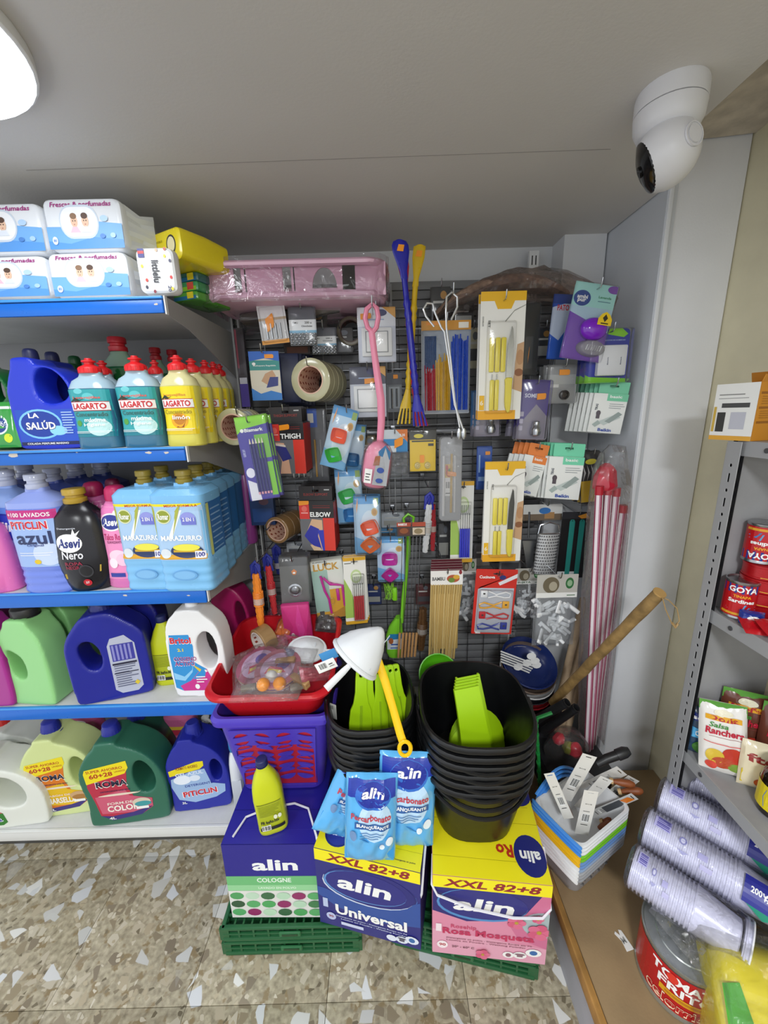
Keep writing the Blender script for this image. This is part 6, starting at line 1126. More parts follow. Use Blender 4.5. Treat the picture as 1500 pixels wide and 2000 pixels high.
tp = [('r', -1, 0, 1, 1, '#efe21c'), ('r', -1, .18, 1, .184, '#b8ac10'), ('e', -.62, .22, .28, .17, '#1d2470'), ('e', -.62, .22, .24, .15, '#2a328c'), ('t', -.62, .22, .38, 'alin', WHT, .1, .06, .1), ('t', .7, .07, .4, 'Detergente en polvo', '#2a2a2a', .02)]
dbox('navy detergent box reading Universal with yellow top, in the middle', -.083, .872, -.238, .322, .27, .31, un, tp, '#2a2a78', '#26266c', [(.158, .2, .31), (.166, .1, .315), (.168, .02, .3), (.166, -.004, .24), (.16, .01, .2)])
rm_ = [('r', -1, 0, 1, .86, '#d98aa6'), ('p', [(-1, .0), (1, .0), (1, .2), (-1, .32)], '#e0a2b8'), ('p', [(1, .2), (1, .86), (.8, .86), (.3, .5), (.5, .3)], '#cc6f94'), ('e', .9, .5, .35, .16, '#a8b8bc'), ('p', [(-1, .86), (.85, .86), (.6, .62), (.1, .5), (-.4, .46), (-1, .56)], '#2a2570'), ('e', -.15, .68, .78, .2, '#4f8ac4'), ('e', -.13, .69, .76, .185, '#2a2a7a'), ('t', -.12, .675, 1.05, 'alin', WHT, .16, .08, .1), ('r', -1, .86, 1, 1, '#f0e31a'), ('t', .0, .925, 1.65, 'XXL 82+8', '#8f1f28', .09, .04, .2),
       ('t', -.45, .375, .45, 'Rosehip', '#c84a70', .06, .02), ('t', -.02, .305, 1.6, 'Rosa Mosqueta', '#c0305c', .1, .045), ('r', -.94, .3, -.84, .4, '#f0dfe6'), ('t', .0, .225, 1.5, 'Detergente en polvo - Detergente Roupa em Pó', '#8a4a60', .02), ('t', -.05, .195, 1.4, 'Lessive en Poudre - Washing Powder', '#8a4a60', .02), ('e', -.82, .13, .1, .05, '#f4e6ea'), ('t', -.82, .13, .12, '90', '#b02a3a', .035, .03), ('t', -.45, .12, .4, '20º - 60º C', '#6a3a4a', .025), ('e', .35, .09, .1, .04, WHT), ('e', .55, .1, .12, .045, WHT), ('e', .78, .15, .14, .05, WHT), ('e', .78, .15, .07, .03, '#3a6aa8'), ('e', .35, .09, .05, .025, '#8a5a6a'), ('p', [(.5, .08), (.6, .08), (.6, .1), (.65, .115), (.6, .125), (.5, .125), (.45, .115), (.5, .1)], '#8a6a76')]
for cx, cz, s in ((.45, .52, .16), (.84, .43, .2), (-.1, .07, .13), (.8, .6, .1)):
    for k in range(5):
        a = k*1.257; rm_.append(('e', cx+.55*s*math.cos(a), cz+.28*s*math.sin(a), s*.5, s*.22, '#d0587c' if k % 2 else '#d96a8c'))
    rm_.append(('e', cx, cz, s*.22, s*.12, '#b8963a'))
rm_.insert(12, ('r', 0, 0, .001, .001, WHT))
tp2 = [('r', -1, 0, 1, 1, '#efe21c'), ('r', -1, .14, 1, .144, '#b8ac10'), ('r', -1, .45, 1, .454, '#b8ac10'), ('r', .3, .6, .9, .604, '#b8ac10'), ('e', .74, .2, .28, .16, '#1d2470'), ('t', .74, .19, .36, 'alin', WHT, .09, .06, 0, math.pi), ('t', .3, .22, .3, 'Ro', '#b8301c', .1, .04, 0, math.pi), ('e', .75, .75, .3, .14, '#1d2470'), ('t', .75, .77, .36, 'alin', WHT, .08, .06, 0, math.pi)]
dbox('pink and navy detergent box with flowers and yellow top under the black buckets', .27, .812, -.11, .325, .36, .31, rm_, tp2, '#d28aa4', '#c77a98', [(-.162, .06, .3), (-.165, .0, .27), (-.15, -.008, .245), (-.05, -.014, .215), (.06, -.016, .2), (.14, -.01, .2), (.163, 0, .22), (.166, .06, .28), (.165, .1, .31)])
# ------------------------------------------------------------------ percarbonate pouches, bleach bottle
def pouch(name_l, px, py, Y, Wd, H, tilt, rx, seed, rz=0):
    p = AZ(px, py, .442); p = AY(px, py, Y) if Y else p
    t = thing('detergent_pouch', name_l, 'pouch', p, rz, rx=rx, ry=tilt)
    b = B(); mp = pillow(b, Wd, .07, H, mat('#5aaee6', .18, cc=.5), seed, nx=36, nz=40, wr=.012, ex=2.6); b.build('pouch', t)
    b = B(); lab(b, [('p', [(-.95, .02), (.95, .02), (.93, .3), (.4, .24), (-.3, .36), (-.93, .28)], '#2f98e0'), ('e', .15, .56, .62, .22, '#b9d8f0'), ('r', -.9, .8, .9, .97, '#2238a0'), ('e', .05, .82, .68, .14, '#2f6ac4'), ('e', .05, .83, .63, .125, '#1e2f96'), ('t', .05, .855, .85, 'alin', WHT, .1, .07, .15), ('t', .0, .6, 1.5, 'Percarbonato', '#c03a4a', .07, .03), ('r', -.6, .47, .75, .535, '#2a5a9a'), ('t', .07, .502, 1.2, 'BLANQUEANTE', WHT, .04, .03), ('r', -.4, .43, .5, .438, '#4a7ab0'), ('r', -.4, .405, .4, .413, '#4a7ab0'), ('r', -.4, .38, .3, .388, '#4a7ab0'), ('e', .72, .33, .14, .05, '#e4f0fa'), ('e', .45, .27, .1, .036, '#e4f0fa'), ('e', -.65, .4, .13, .05, '#6a8ab4')], lambda u, v, L: tuple(Vector(mp(u, v, L*3))-Vector((0, .0018, 0))), 16, Wd/2/H); b.build('label', t, ang=0)
    return t
pouch('blue and white percarbonate pouch, right one leaning on the big bucket stack', 793, 1648, None, .165, .31, .03, -.1, 1, -.05)
pouch('blue and white percarbonate pouch, middle one hanging over the box edge', 722, 1676, None, .15, .275, .06, -.12, 2)
pouch('blue and white percarbonate pouch, left one slumped to its side', 650, 1628, None, .145, .25, .5, -.2, 3, .15)
p = AZ(536, 1610, .437); bleach((p.x, p.y, .437), .262, 'yellow green bleach bottle with navy cap on the dotted detergent box', .28, ry=-.06)
# ------------------------------------------------------------------ open tubs: buckets, baskets, basins
def tubgeo(b, Wd, D, H, taper, e, mt, wall=.0025, rim=.006, rimh=.012, n=36, inner=None, rr=None):
    E = lambda k, off, z: [(x, y, z) for x, y in (ell(n, Wd/2*k+off, D/2*k+off, e) if rr is None else rrect(Wd*k+2*off, D*k+2*off, rr, 8))]
    rg = [E(taper, -.006, 0), E(taper, 0, .004)]+[E(taper+(1-taper)*s, 0, H*s) for s in (.3, .6, .85)]+[E(1, 0, H-rimh), E(1, rim, H-rimh), E(1, rim*1.15, H-rimh*.4), E(1, rim*.6, H), E(1, -wall, H), E(taper+(1-taper)*.5, -wall, H*.5), E(taper, -wall, .008)]
    b.loft(rg, mt, caps=(1, 1))
BKT = mat('#0d0e10', .36)
def bucket(loc, Wd, D, H, label, grp=None, rx=0, rz=0, ry=0):
    t = thing('bucket', label, 'bucket', loc, rz, grp, rx=rx, ry=ry)
    b = B(); tubgeo(b, Wd, D, H, .74, 2.9, BKT, rim=.007, rimh=.016); b.build('body', t)
    for s in (-1, 1):
        b = B(); b.rbox((s*(Wd/2+.008), 0, H-.022), (.012, .04, .03), .003, BKT, k=1); b.build('handle_lug', t)
    b = B(); b.tube([(math.cos(a)*(Wd/2+.013), -abs(math.sin(a))*(D/2+.012), H-.025-.05*math.sin(a)) for a in [math.pi*k/24 for k in range(25)]], .0055, BKT, 6); b.build('bail_handle', t)
    return t
for k in range(6):
    bucket((.262, 1.045, .441+.03*k), .325, .375, .245, 'black bucket in the large front stack, '+('bottom one', 'second from bottom', 'third from bottom', 'third from top', 'second from top', 'topmost, holding lime dustpans')[k], 'big black bucket stack', rz=-.04)
for k in range(6):
    bucket((-.062, 1.125, .441+.027*k), .27, .34, .235, 'black bucket in the stack left of the large one, '+('bottom one', 'second from bottom', 'third from bottom', 'third from top', 'second from top', 'topmost, holding lime scrapers')[k], 'left black bucket stack', rz=.05)
LIME = mat('#a6d40f', .35)
def prong(name, label, loc, rot, L, w, grp, kind):
    t = thing(name, label, 'cleaning tool', loc, 0, grp); t.rotation_euler = rot
    b = B()
    if kind == 'scraper':
        o = [(-w*.5, 0), (-w*.55, L*.45), (-w*.28, L*.62), (-w*.26, L*.97), (-w*.18, L), (w*.18, L), (w*.26, L*.97), (w*.28, L*.62), (w*.55, L*.45), (w*.5, 0)]
        b.flat(chaikin(o, 1), [[(math.cos(a)*w*.11, L*.92+math.sin(a)*w*.11) for a in [k*.785 for k in range(8)]]], .012, .002, LIME); b.build('blade_and_handle', t)
        b = B(); b.box((0, -.0065, L*.3), (w*.12, .002, L*.5), '#8fb80c'); b.build('rib', t)
    return t
for k in range(6):
    x = -.1+.026*k+(.018 if k > 1 else 0); prong('hand_scraper', 'lime green dust brush standing in the left black bucket, '+('leftmost', 'second from left', 'third from left', 'fourth from left', 'fifth from left', 'rightmost')[k], (x, 1.07+.012*k, .63), (-.3, .12-.03*k, .25), .26-.004*k, .072 if k < 2 else .05, 'lime brushes in the left bucket', 'scraper')
def dustpan(k):
    t = thing('dustpan', 'lime green dustpan standing in the big black bucket, '+('front one', 'second', 'third', 'fourth', 'rearmost')[k]+' of the row', 'dustpan', (.262+.004*k, 1.0+.014*k, .625), .18, 'lime dustpans in the big bucket', rx=-.22, ry=-.05)
    b = B(); w0, w1 = .04, .05; rg = []
    for s in range(9):
        z = .25*(1-s/8); y = -.03*(1-(1-s/8)**2)*1.2; w = w0+(w1-w0)*(s/8)**1.4
        rg.append([(-w, y, z), (w, y, z), (w, y+.011, z), (w-.006, y+.011, z), (w-.006, y+.003, z), (-w+.006, y+.003, z), (-w+.006, y+.011, z), (-w, y+.011, z)])
    b.loft(rg, LIME); b.build('handle', t, ang=30)
    b = B(); n = 14; V = []; Fs = []
    for j in range(6):
        for i in range(n+1):
            a = math.pi*i/n-.2; r_ = .03+.075*j/5; V.append((.02+math.cos(a)*r_*.95, .02+.02*(j/5)**2, .0+math.sin(a)*r_*1.15))
    Fs = [(j*(n+1)+i, j*(n+1)+i+1, (j+1)*(n+1)+i+1, (j+1)*(n+1)+i) for j in range(5) for i in range(n)]
    b.add(V, Fs, LIME); b.build('pan', t, ang=60)
    return t
for k in range(5): dustpan(k)
t = thing('green_colander', 'bright green perforated bowl peeking out behind the big bucket stack', 'bowl', AY(855, 1318, 1.38), rx=.9); b = B(); b.lathe([(.02, 0), (.055, .012), (.075, .04), (.079, .04), (.058, .008), (.02, -.004)], mat('#5fc41e', .35), 26); b.build('bowl', t)
# yellow handle with ring end
t = thing('ladle', 'bright yellow flat handle with a ring end lying across the left bucket', 'handle', AY(738, 1290, 1.0)); pts = [AY(x, y, Y)-t.location for x, y, Y in ((736, 1285, 1.0), (752, 1330, .975), (768, 1385, .95), (782, 1435, .925), (787, 1449, .918))]
Ym = mat('#f2c40e', .3); b = B(); b.tube(pts, [.0125, .012, .011, .0115, .0115], Ym, 8, .45); b.build('handle', t)
e = AY(791, 1462, .912)-t.location; b = B(); b.tube([e+Vector((math.cos(a)*.016, 0, math.sin(a)*.024)) for a in [k*math.pi/9 for k in range(19)]], .006, Ym, 8, .8); b.build('ring_end', t)
# purple basket ---------------------------------------------------------------
PUR = mat('#4a37b4', .32)
t = thing('laundry_basket', 'purple plastic basket with leaf shaped cut-outs under the red basin', 'basket', (-.382, 1.225, .436)); b = B(); bw, bd, bh = .375, .31, .335
tubgeo(b, bw, bd, bh, .76, 6, PUR, rim=.012, rimh=.03, rr=.04, n=36); b.build('body', t)
b = B(); fw = bw*.8; ang = math.atan2(bd/2*(1-.76), bh); hl = []
def leaf(cx, cz, s, a):
    P = []
    for k in range(13):
        q = -1+2*k/12; P.append((q*s, .5*s*(1-q*q)))
    for k in range(13):
        q = 1-2*k/12; P.append((q*s, -.12*s*(1-q*q)))
    return [(cx+x*math.cos(a)-z*math.sin(a), cz+x*math.sin(a)+z*math.cos(a)) for x, z in P[:-1]]
for j in range(4):
    for i in range(4):
        cx = (-.105+.07*i)*(1-.05*j); cz = .245-.052*j; a = .25 if i % 2 == 0 else -.25
        hl += [leaf(cx, cz+.013, .027, a), leaf(cx, cz-.013, .027, a+math.pi)]
b.flat([(-fw*.41, .03), (fw*.41, .03), (fw*.47, .285), (-fw*.47, .285)], hl, .004, .0008, PUR, X=Matrix.Translation((0, -bd/2*.76-.006, 0)) @ Matrix.Rotation(ang, 4, 'X'), br=1); b.build('cutout_panel', t)
b = B(); X = Matrix.Translation((0, -bd/2*.76-.0015, 0)) @ Matrix.Rotation(ang, 4, 'X'); b.box((0, 0, .157), (fw*.84, .001, .25), mat('#b02036', .4), X=X); b.build('red_lining', t)
tg = thing('shelf_tag', 'white price tag clipped to the corner of the purple basket', 'tag', AY(648, 1378, 1.08)); b = B(); b.rbox((0, 0, -.02), (.034, .002, .055), .001, '#b9b9b4', k=1, rz=-.5); b.build('tag', tg)
b = B(); b.box((0, -.002, -.005), (.012, .001, .012), '#8a8a86', rz=-.5); b.build('clip', tg)
# red basin with packed toys --------------------------------------------------
REDB = mat('#c21723', .3)
t = thing('basin', 'red plastic basin resting on the purple basket and full of packed toys', 'basin', (-.385, 1.275, .762), rx=.14); b = B(); tubgeo(b, .385, .4, .125, .84, 5, REDB, rim=.012, rimh=.016, rr=.06); b.build('body', t)
RB = .87
def put(px, py, z): return AZ(px, py, z)
def paddle(px, py, z, rot, label, c1, c2):
    t = thing('table_tennis_set', label, 'toy', put(px, py, z), 0); t.rotation_euler = rot
    for k in range(2):
        b = B(); b.loft([[(x, y, zz+.012*k) for x, y in ell(26, .075, .08, 2)] for zz in (0, .009)], c1 if k == 0 else c2); b.build('paddle_blade', t)
        b = B(); b.loft([[(x, y, zz+.012*k+.0005) for x, y in ell(26, .0755, .0805, 2)] for zz in (.003, .006)], '#c9a070'); b.build('paddle_edge', t)
        b = B(); b.rbox((.09, -.035, .005+.012*k), (.07, .022, .014), .003, '#b08a5c', rz=-.4, k=1); b.build('paddle_handle', t)
    b = B(); lab(b, [('e', .0, .5, .8, .38, '#c9a8c8'), ('e', .2, .6, .3, .15, '#6a5aa8'), ('p', [(-.5, .3), (.5, .4), (.2, .5), (-.4, .5)], '#d8506a'), ('r', -.4, .36, .3, .44, '#e8d23a')], lambda u, v, L: (u*.07, (v-.5)*.16, .0225+.0006*L), 1, .07/.16); b.build('paddle_print', t, ang=0)
    b = B(); pillow(b, .2, .06, .2, FILM, int(px), wr=.014); o = b.build('film_bag', t, (.01, -.1, .012), rot=(-math.pi/2, 0, 0), ang=10); return t
paddle(508, 1305, .87, (.15, -.25, .3), 'wrapped table tennis set tilted at the left rim of the red basin', '#b8c0d4', '#a84a6a')
t = paddle(545, 1312, .875, (.25, 0, -.2), 'wrapped table tennis set lying in the middle of the red basin', '#8a6a9a', '#b86a7a')
for i, (px, py) in enumerate(((514, 1337), (546, 1335), (530, 1322))):
    t = thing('table_tennis_ball', ('orange ball wrapped at the left front of the red basin', 'orange ball wrapped right of its twin at the basin front', 'white ball wrapped behind the two orange balls')[i], 'ball', put(px, py, .885), 0)
    b = B(); n = 16; r_ = .0205; b.lathe([(r_*math.sin(math.pi*k/n)+1e-5, -r_*math.cos(math.pi*k/n)) for k in range(n+1)], mat(('#f49a2c', '#f49a2c', '#dcdcd8')[i], .3), 24, caps=(0, 0)); b.build('ball', t)
    b = B(); b.lathe([(r_*1.003*math.cos(x), r_*1.003*math.sin(x)) for x in (-.03, .03)], '#d8832a' if i < 2 else '#c4c4c0', 24, caps=(0, 0)); b.build('seam', t)
t = thing('play_set_bag', 'clear film bag with net clamps around the orange balls', 'bag', put(530, 1338, .87)); b = B(); pillow(b, .21, .05, .16, FILM, 12, wr=.016); b.build('film_bag', t, (0, -.09, .012), rot=(-math.pi/2+.15, 0, 0), ang=10)
for dx in (-.07, .085): b = B(); b.rbox((dx, -.01, .0), (.045, .02, .014), .002, '#8c8478', rz=.3, k=1); b.build('net_clamp', t)
p = put(505, 1262, .89); tape((p.x, p.y, p.z+.01), .055, .044, .05, ('brown parcel tape roll standing in the back of the red basin', ''), '#9a7a52', 1, (.1, .2, -.7), None, '#d8d0c8')
for i, (px, py, c_, w, h, l_) in enumerate(((546, 1245, '#e8782a', .07, .08, 'crumpled orange pack in the middle of the red basin'), (535, 1215, '#7a3a4a', .08, .08, 'wrapped dark red toy behind the orange pack'), (640, 1235, '#3a3638', .1, .08, 'dark wrapped toys at the back right of the basin'), (560, 1268, '#a82a4a', .09, .05, 'crimson pack under the white cloth strainer'), (620, 1330, '#a84a5a', .12, .05, 'pinkish wrapped card at the right rim of the basin'), (590, 1290, '#8a8fa8', .12, .05, 'grey blue wrapped card in the middle of the basin'))):
    t = thing('toy_pack', l_, 'toy', put(px, py, .87), .3*i); t.rotation_euler = (-.9, .1*i, .3*i-.5); b = B(); pillow(b, w, .03, h, mat(c_, .25, cc=.4), i+20, wr=.012); b.build('pack', t, ang=25)
    b = B(); pillow(b, w*1.1, .04, h*1.1, FILM, i+40, wr=.014); b.build('film_bag', t, ang=10)
# cloth strainers --------------------------------------------------------------
CLO = mat('#dfe2e6', .8, bump=.5)
def sock(loc, rot, R, H, label, hdir):
    t = thing('cloth_strainer', label, 'strainer', loc); t.rotation_euler = rot; b = B(); n = 30; rg = []
    for z, k in ((0, 1.0), (.06, 1.03), (.2, .98), (.4, .84), (.6, .64), (.8, .42), (.95, .2), (1, .06)):
        rg.append([((R*k+.004*noise.noise(Vector((math.cos(a)*2, math.sin(a)*2, z*4)))*(1.5 if z > .1 else .3))*math.cos(a), (R*k)*math.sin(a)*.85, z*H) for a in [2*math.pi*i/n for i in range(n)]])
    b.loft(rg, CLO, caps=(0, 1)); b.build('cloth', t, ang=60)
    b = B(); b.tube([(R*1.02*math.cos(a), R*.87*math.sin(a), 0) for a in [2*math.pi*i/30 for i in range(31)]], .007, CLO, 8); b.build('rim', t)
    b = B(); b.tube([(R*.35*(1 if 1 else 0), -R*.8*.9*.85, .03*H)]+[(R*.37+.004*math.sin(k), -R*.87*(1-k/8)-.001, H*(.03+.95*k/8)) for k in range(1, 9)], .0016, mat('#c4c8ce', .8), 5); b.build('seam', t)
    b = B(); h0 = Vector(hdir[0]); h1 = Vector(hdir[1]); b.tube([h0, h0.lerp(h1, .3), h1], [.007, .0095, .0105], '#e2e5ea', 10, .55); b.build('handle', t); return t
sock(AY(693, 1287, .98), (-.25, .8, 0), .073, .115, 'white cloth coffee strainer standing up like a cone over the basin corner', ((-.02, -.055, -.005), (-.035, -.08, -.085)))
t = sock(put(600, 1268, .9), (.3, .1, .4), .062, .03, 'white cloth strainer lying flat on the packs in the basin', ((.06, -.02, 0), (.13, -.05, .01)))
t = thing('paper_tag', 'white barcode tag hanging beside the standing cloth strainer', 'tag', AY(637, 1300, .99), 0, ry=-.4); b = B(); b.rbox((0, 0, 0), (.06, .0015, .032), .0007, '#efefec', k=1); b.build('tag', t)
b = B(); lab(b, barc(-.7, .2, .1, .9)+[('r', .3, .5, .7, .6, '#444444'), ('r', .3, .3, .8, .36, '#444444')], lambda u, v, L: (u*.03, -.0012-.0004*L, (v-.5)*.032), 1, .9); b.build('tag_print', t, ang=0)
b = B(); b.rbox((.02, .003, .025), (.05, .0015, .03), .0007, '#3f8ac4', k=1); b.build('blue_card', t)
# ------------------------------------------------------------------ bowls, poles, cane, right corner
t0 = AY(1028, 1275, 1.43)
for k in range(7):
    c_ = ('#b8b8b8', '#1b1c20', '#a8232c', '#26262a', '#cfcfcf', '#6a5a50', '#1d2c62')[k]
    t = thing('bowl', ('pale grey bowl at the bottom of the tilted bowl stack', 'black bowl second from bottom of the bowl stack', 'red rimmed bowl in the middle of the bowl stack', 'dark bowl above the red rimmed one', 'white rimmed bowl third from top of the bowl stack', 'brown grey bowl just under the top navy bowl', 'navy bowl on top of the stack holding white spoons')[k], 'bowl', t0+Vector((.012-.002*(6-k), .01, -.06-.024*(6-k))), 0, 'stack of tilted bowls')
    t.rotation_euler = (.5, .12, 0)
    b = B(); r_ = .112; b.lathe([(r_*.45, -.045), (r_*.5, -.05), (r_*.75, -.035), (r_*.93, -.01), (r_, .02), (r_*1.03, .022), (r_*1.0, .026), (r_*.9, -.005), (r_*.7, -.028), (r_*.02, -.04)], mat(c_, .25), 32); b.build('bowl', t)
for k in range(5):
    t = thing('plastic_spoon', 'white plastic spoon lying in the navy bowl, '+('highest', 'second', 'third', 'fourth', 'lowest')[k]+' of five', 'spoon', t0+Vector((-.005, -.02, -.05)), 0, 'white spoons in the navy bowl')
    q = lambda x, y, d=0: AY(x, y, 1.39-d)-t.location
    b = B(); b.tube([q(978, 1272+5*k), q(1020, 1288+5*k), q(1046-3*k, 1298+4*k)], .0035, '#d4d5d6', 6, .5); b.build('handle', t)
    b = B(); p = q((1038, 1045, 1030, 1048, 1012)[k], (1283, 1292, 1296, 1300, 1304)[k]); b.loft([[(p.x+x, p.y+z*.3, p.z+z+o) for x, z in ell(12, a_, a_*.7)] for o, a_ in ((0, .006), (.001, .016), (.003, .019))], '#d0d1d2'); b.build('spoon_bowl', t)
t = thing('storage_bin', 'dark grey bin in shadow carrying the tilted bowl stack', 'bin', (.6, 1.47, 0)); b = B(); tubgeo(b, .2, .2, .49, .85, 5, mat('#2b2b2e', .5), rr=.03); b.build('body', t)
b = B(); b.rbox((0, 0, .492), (.215, .215, .014), .006, mat('#2f2f33', .5), k=2); b.build('lid', t)
WD = wall_mat('#d0b593', .6, .15, 18)
for k, (a, e, Ya, Yb) in enumerate((((1140, 1170), (1088, 1390), 1.6, 1.46), ((1152, 1180), (1108, 1370), 1.63, 1.5), ((1163, 1195), (1128, 1340), 1.66, 1.55))):
    a, e = AY(*a, Ya), AY(*e, Yb); d = (e-a); f = a+d*((.015-a.z)/d.z); f.x = min(f.x, .85); t = thing('broom_stick', ('plain wooden broom stick, front one of three leaning in the corner', 'plain wooden broom stick, middle one of three leaning in the corner', 'plain wooden broom stick, rear one of three leaning in the corner')[k], 'stick', f)
    b = B(); b.cyl((0, 0, 0), tuple(a-f), .0165, WD, 14); b.build('shaft', t); b = B(); u = (a-f); b.cyl(u, u*1.01, .0165, '#c9ad88', 14, r2=.009); b.build('rounded_tip', t)
def stripy(x0, x1, y0, y1, Y, k, label, d=0):
    a, e = AY(x0, y0, Y), AY(x1, y1, Y); dd = e-a; f = a+dd*((.02-a.z)/dd.z)
    f.x = min(f.x, .862-.012*(4-k)*(k < 4)); a.x = min(a.x, .855)
    t = thing('striped_pole', label, 'pole', f, 0, 'striped broom poles in a film bag')
    u = a-f; q = u.to_track_quat('Z', 'Y').to_matrix().to_4x4(); n = 16; r_ = .0125; L = u.length
    b = B(); V = [(r_*math.cos(2*math.pi*i/n), r_*math.sin(2*math.pi*i/n), z) for z in (0, L) for i in range(n)]
    for i in range(n): b.add([V[i], V[(i+1) % n], V[n+(i+1) % n], V[n+i]], [(0, 1, 2, 3)], mat(('#9a3a56', '#ece2e6', '#ece2e6', '#b87a90')[i % 4], .3), q)
    b.build('shaft', t, ang=50); b = B(); b.cyl(u*.999, u*1.02, r_*1.15, mat('#b0182c', .3), 14); b.build('end_cap', t)
for k, (x0, x1, y0, Y, s) in enumerate(((1170, 1152, 965, 1.31, 'left front'), (1187, 1163, 965, 1.32, 'second from left'), (1203, 1175, 968, 1.34, 'third from left'), (1222, 1190, 1000, 1.37, 'fourth from left'), (1236, 1203, 1030, 1.4, 'rightmost'))):
    stripy(x0, x1, y0, 1440, Y, k, 'pink and white striped pole standing in the corner, '+s)
t = thing('pole_wrap', 'long clear film bag around the striped poles with red knot on top', 'bag', AY(1190, 1440, 1.35)); b = B(); rg = []; rr = random.Random(5)
for px, py, w in ((1165, 1440, 38), (1170, 1300, 40), (1180, 1150, 42), (1192, 1010, 42), (1196, 950, 36), (1192, 915, 30), (1200, 885, 20), (1205, 870, 6)):
    p = AY(px, py, 1.35)-t.location; r_ = PW(w, 1.35, 1.2); rg.append([(min(p.x+x*(1+rr.uniform(-.1, .1)), .86-t.location.x), y+rr.uniform(-.006, .006), p.z) for x, y in ell(20, r_, .05)])
b.loft(rg, FILM, caps=(0, 1)); b.build('film_sleeve', t, ang=15)
b = B(); p = AY(1183, 930, 1.34)-t.location; rg = [[(p.x+x+.004*rr.uniform(-1, 1), p.y+y, p.z+z) for x, y in ell(14, r_, r_)] for z, r_ in ((-.045, .035), (-.03, .04), (0, .035), (.02, .03), (.035, .022), (.045, .005))]; b.loft(rg, mat('#b81c34', .3, cc=.4)); b.build('red_caps', t, ang=20)
# cane
t = thing('walking_stick', 'rough wooden walking stick with cord loop leaning across the corner', 'stick', AY(1098, 1352, 1.3)); a = AY(1288, 1158, 1.02)-t.location; b = B(); n = 14; m = wall_mat('#8c7044', .55, .35, 30)
b.tube([a*(k/n)+Vector((.0008*math.sin(k*1.9), .0008*math.cos(k*2.3), .001*math.sin(k*1.3))) for k in range(-2, n+1)], [.0165+.0006*math.sin(k*1.7)+.001*(k/n) for k in range(-2, n+1)], m, 14); b.build('shaft', t, ang=60)
b = B(); u = a.normalized(); b.cyl(a-u*.001, a+u*.003, .0175, '#b8935a', 16); b.build('cut_end', t)
b = B(); q = lambda x, y: AY(x, y, 1.0)-t.location; b.tube([a*.97, q(1294, 1168), q(1300, 1190), q(1311, 1215), q(1320, 1222), q(1327, 1212), q(1322, 1188), q(1306, 1172), a*.98], .0016, '#a88a5c', 6); b.tube([q(1313, 1217), q(1319, 1225), q(1324, 1218)], .004, '#a88a5c', 6); b.build('cord_loop', t)
for k, (a, e) in enumerate((((1108, 1372), (1042, 1408)), ((1126, 1382), (1062, 1428)))):
    p0, p1 = AY(*a, 1.22), AY(*e, 1.3); t = thing('tube', ('black plastic tube, upper of the two open ends below the stick', 'black plastic tube, lower of the two open ends below the stick')[k], 'tube', p1); u = p0-p1; L = u.length; b = B(); r_ = .0155
    b.lathe([(r_, 0), (r_, L), (r_*.82, L), (r_*.82, L*.6)], '#1c1c1e', 18, caps=(1, 1), X=u.to_track_quat('Z', 'Y').to_matrix().to_4x4()); b.build('tube', t)
    b = B(); b.cyl(u*.93, u*.96, r_*1.05, '#26262a', 18, caps=(0, 0)); b.build('collar', t)
t = thing('film_bag', 'crumpled clear bag with red contents below the walking stick', 'bag', AY(1105, 1470, 1.28)); b = B(); rr = random.Random(8)
b.loft([[(x*(1+rr.uniform(-.08, .08)), y, z) for x, y in ell(18, r_, r_*.7)] for z, r_ in ((-.06, .05), (-.03, .075), (.03, .085), (.07, .07), (.1, .045), (.115, .01))], FILM); b.build('film', t, ang=12)
for k in range(5):
    b = B(); x, z = rr.uniform(-.03, .03), rr.uniform(-.01, .06); b.lathe([(.004, -.022), (.02, -.014), (.026, 0), (.019, .015), (.003, .023)], mat('#c22034' if k < 4 else '#8a8a2a', .3), 12, X=Matrix.Translation((x, rr.uniform(-.02, .02), z)) @ Euler((k, k*2, 0)).to_matrix().to_4x4()); b.build('red_item', t)
t = thing('storage_bin', 'black bin in shadow under the crumpled red bag', 'bin', (.72, 1.28, 0)); b = B(); tubgeo(b, .24, .2, .35, .88, 5, mat('#1c1c1e', .5), rr=.03); b.build('body', t); b = B(); b.rbox((0, 0, .354), (.25, .21, .014), .006, '#202023', k=2); b.build('lid', t)
t = thing('garden_stake', 'thin green stake with bent top between the buckets and the corner', 'stake', AY(1056, 1565, 1.12)); q = lambda x, y: AY(x, y, 1.13)-t.location; b = B(); b.tube([q(1056, 1565), q(1052, 1480), q(1047, 1412), q(1050, 1402), q(1062, 1398), q(1078, 1392)], .006, mat('#127a34', .35), 8); b.build('stake', t)
b = B(); 
for k in range(8): b.cyl(q(1047.5+k, 1415+18*k), q(1047.8+k, 1419+18*k), .0075, '#16863c', 8)
b.build('knots', t)
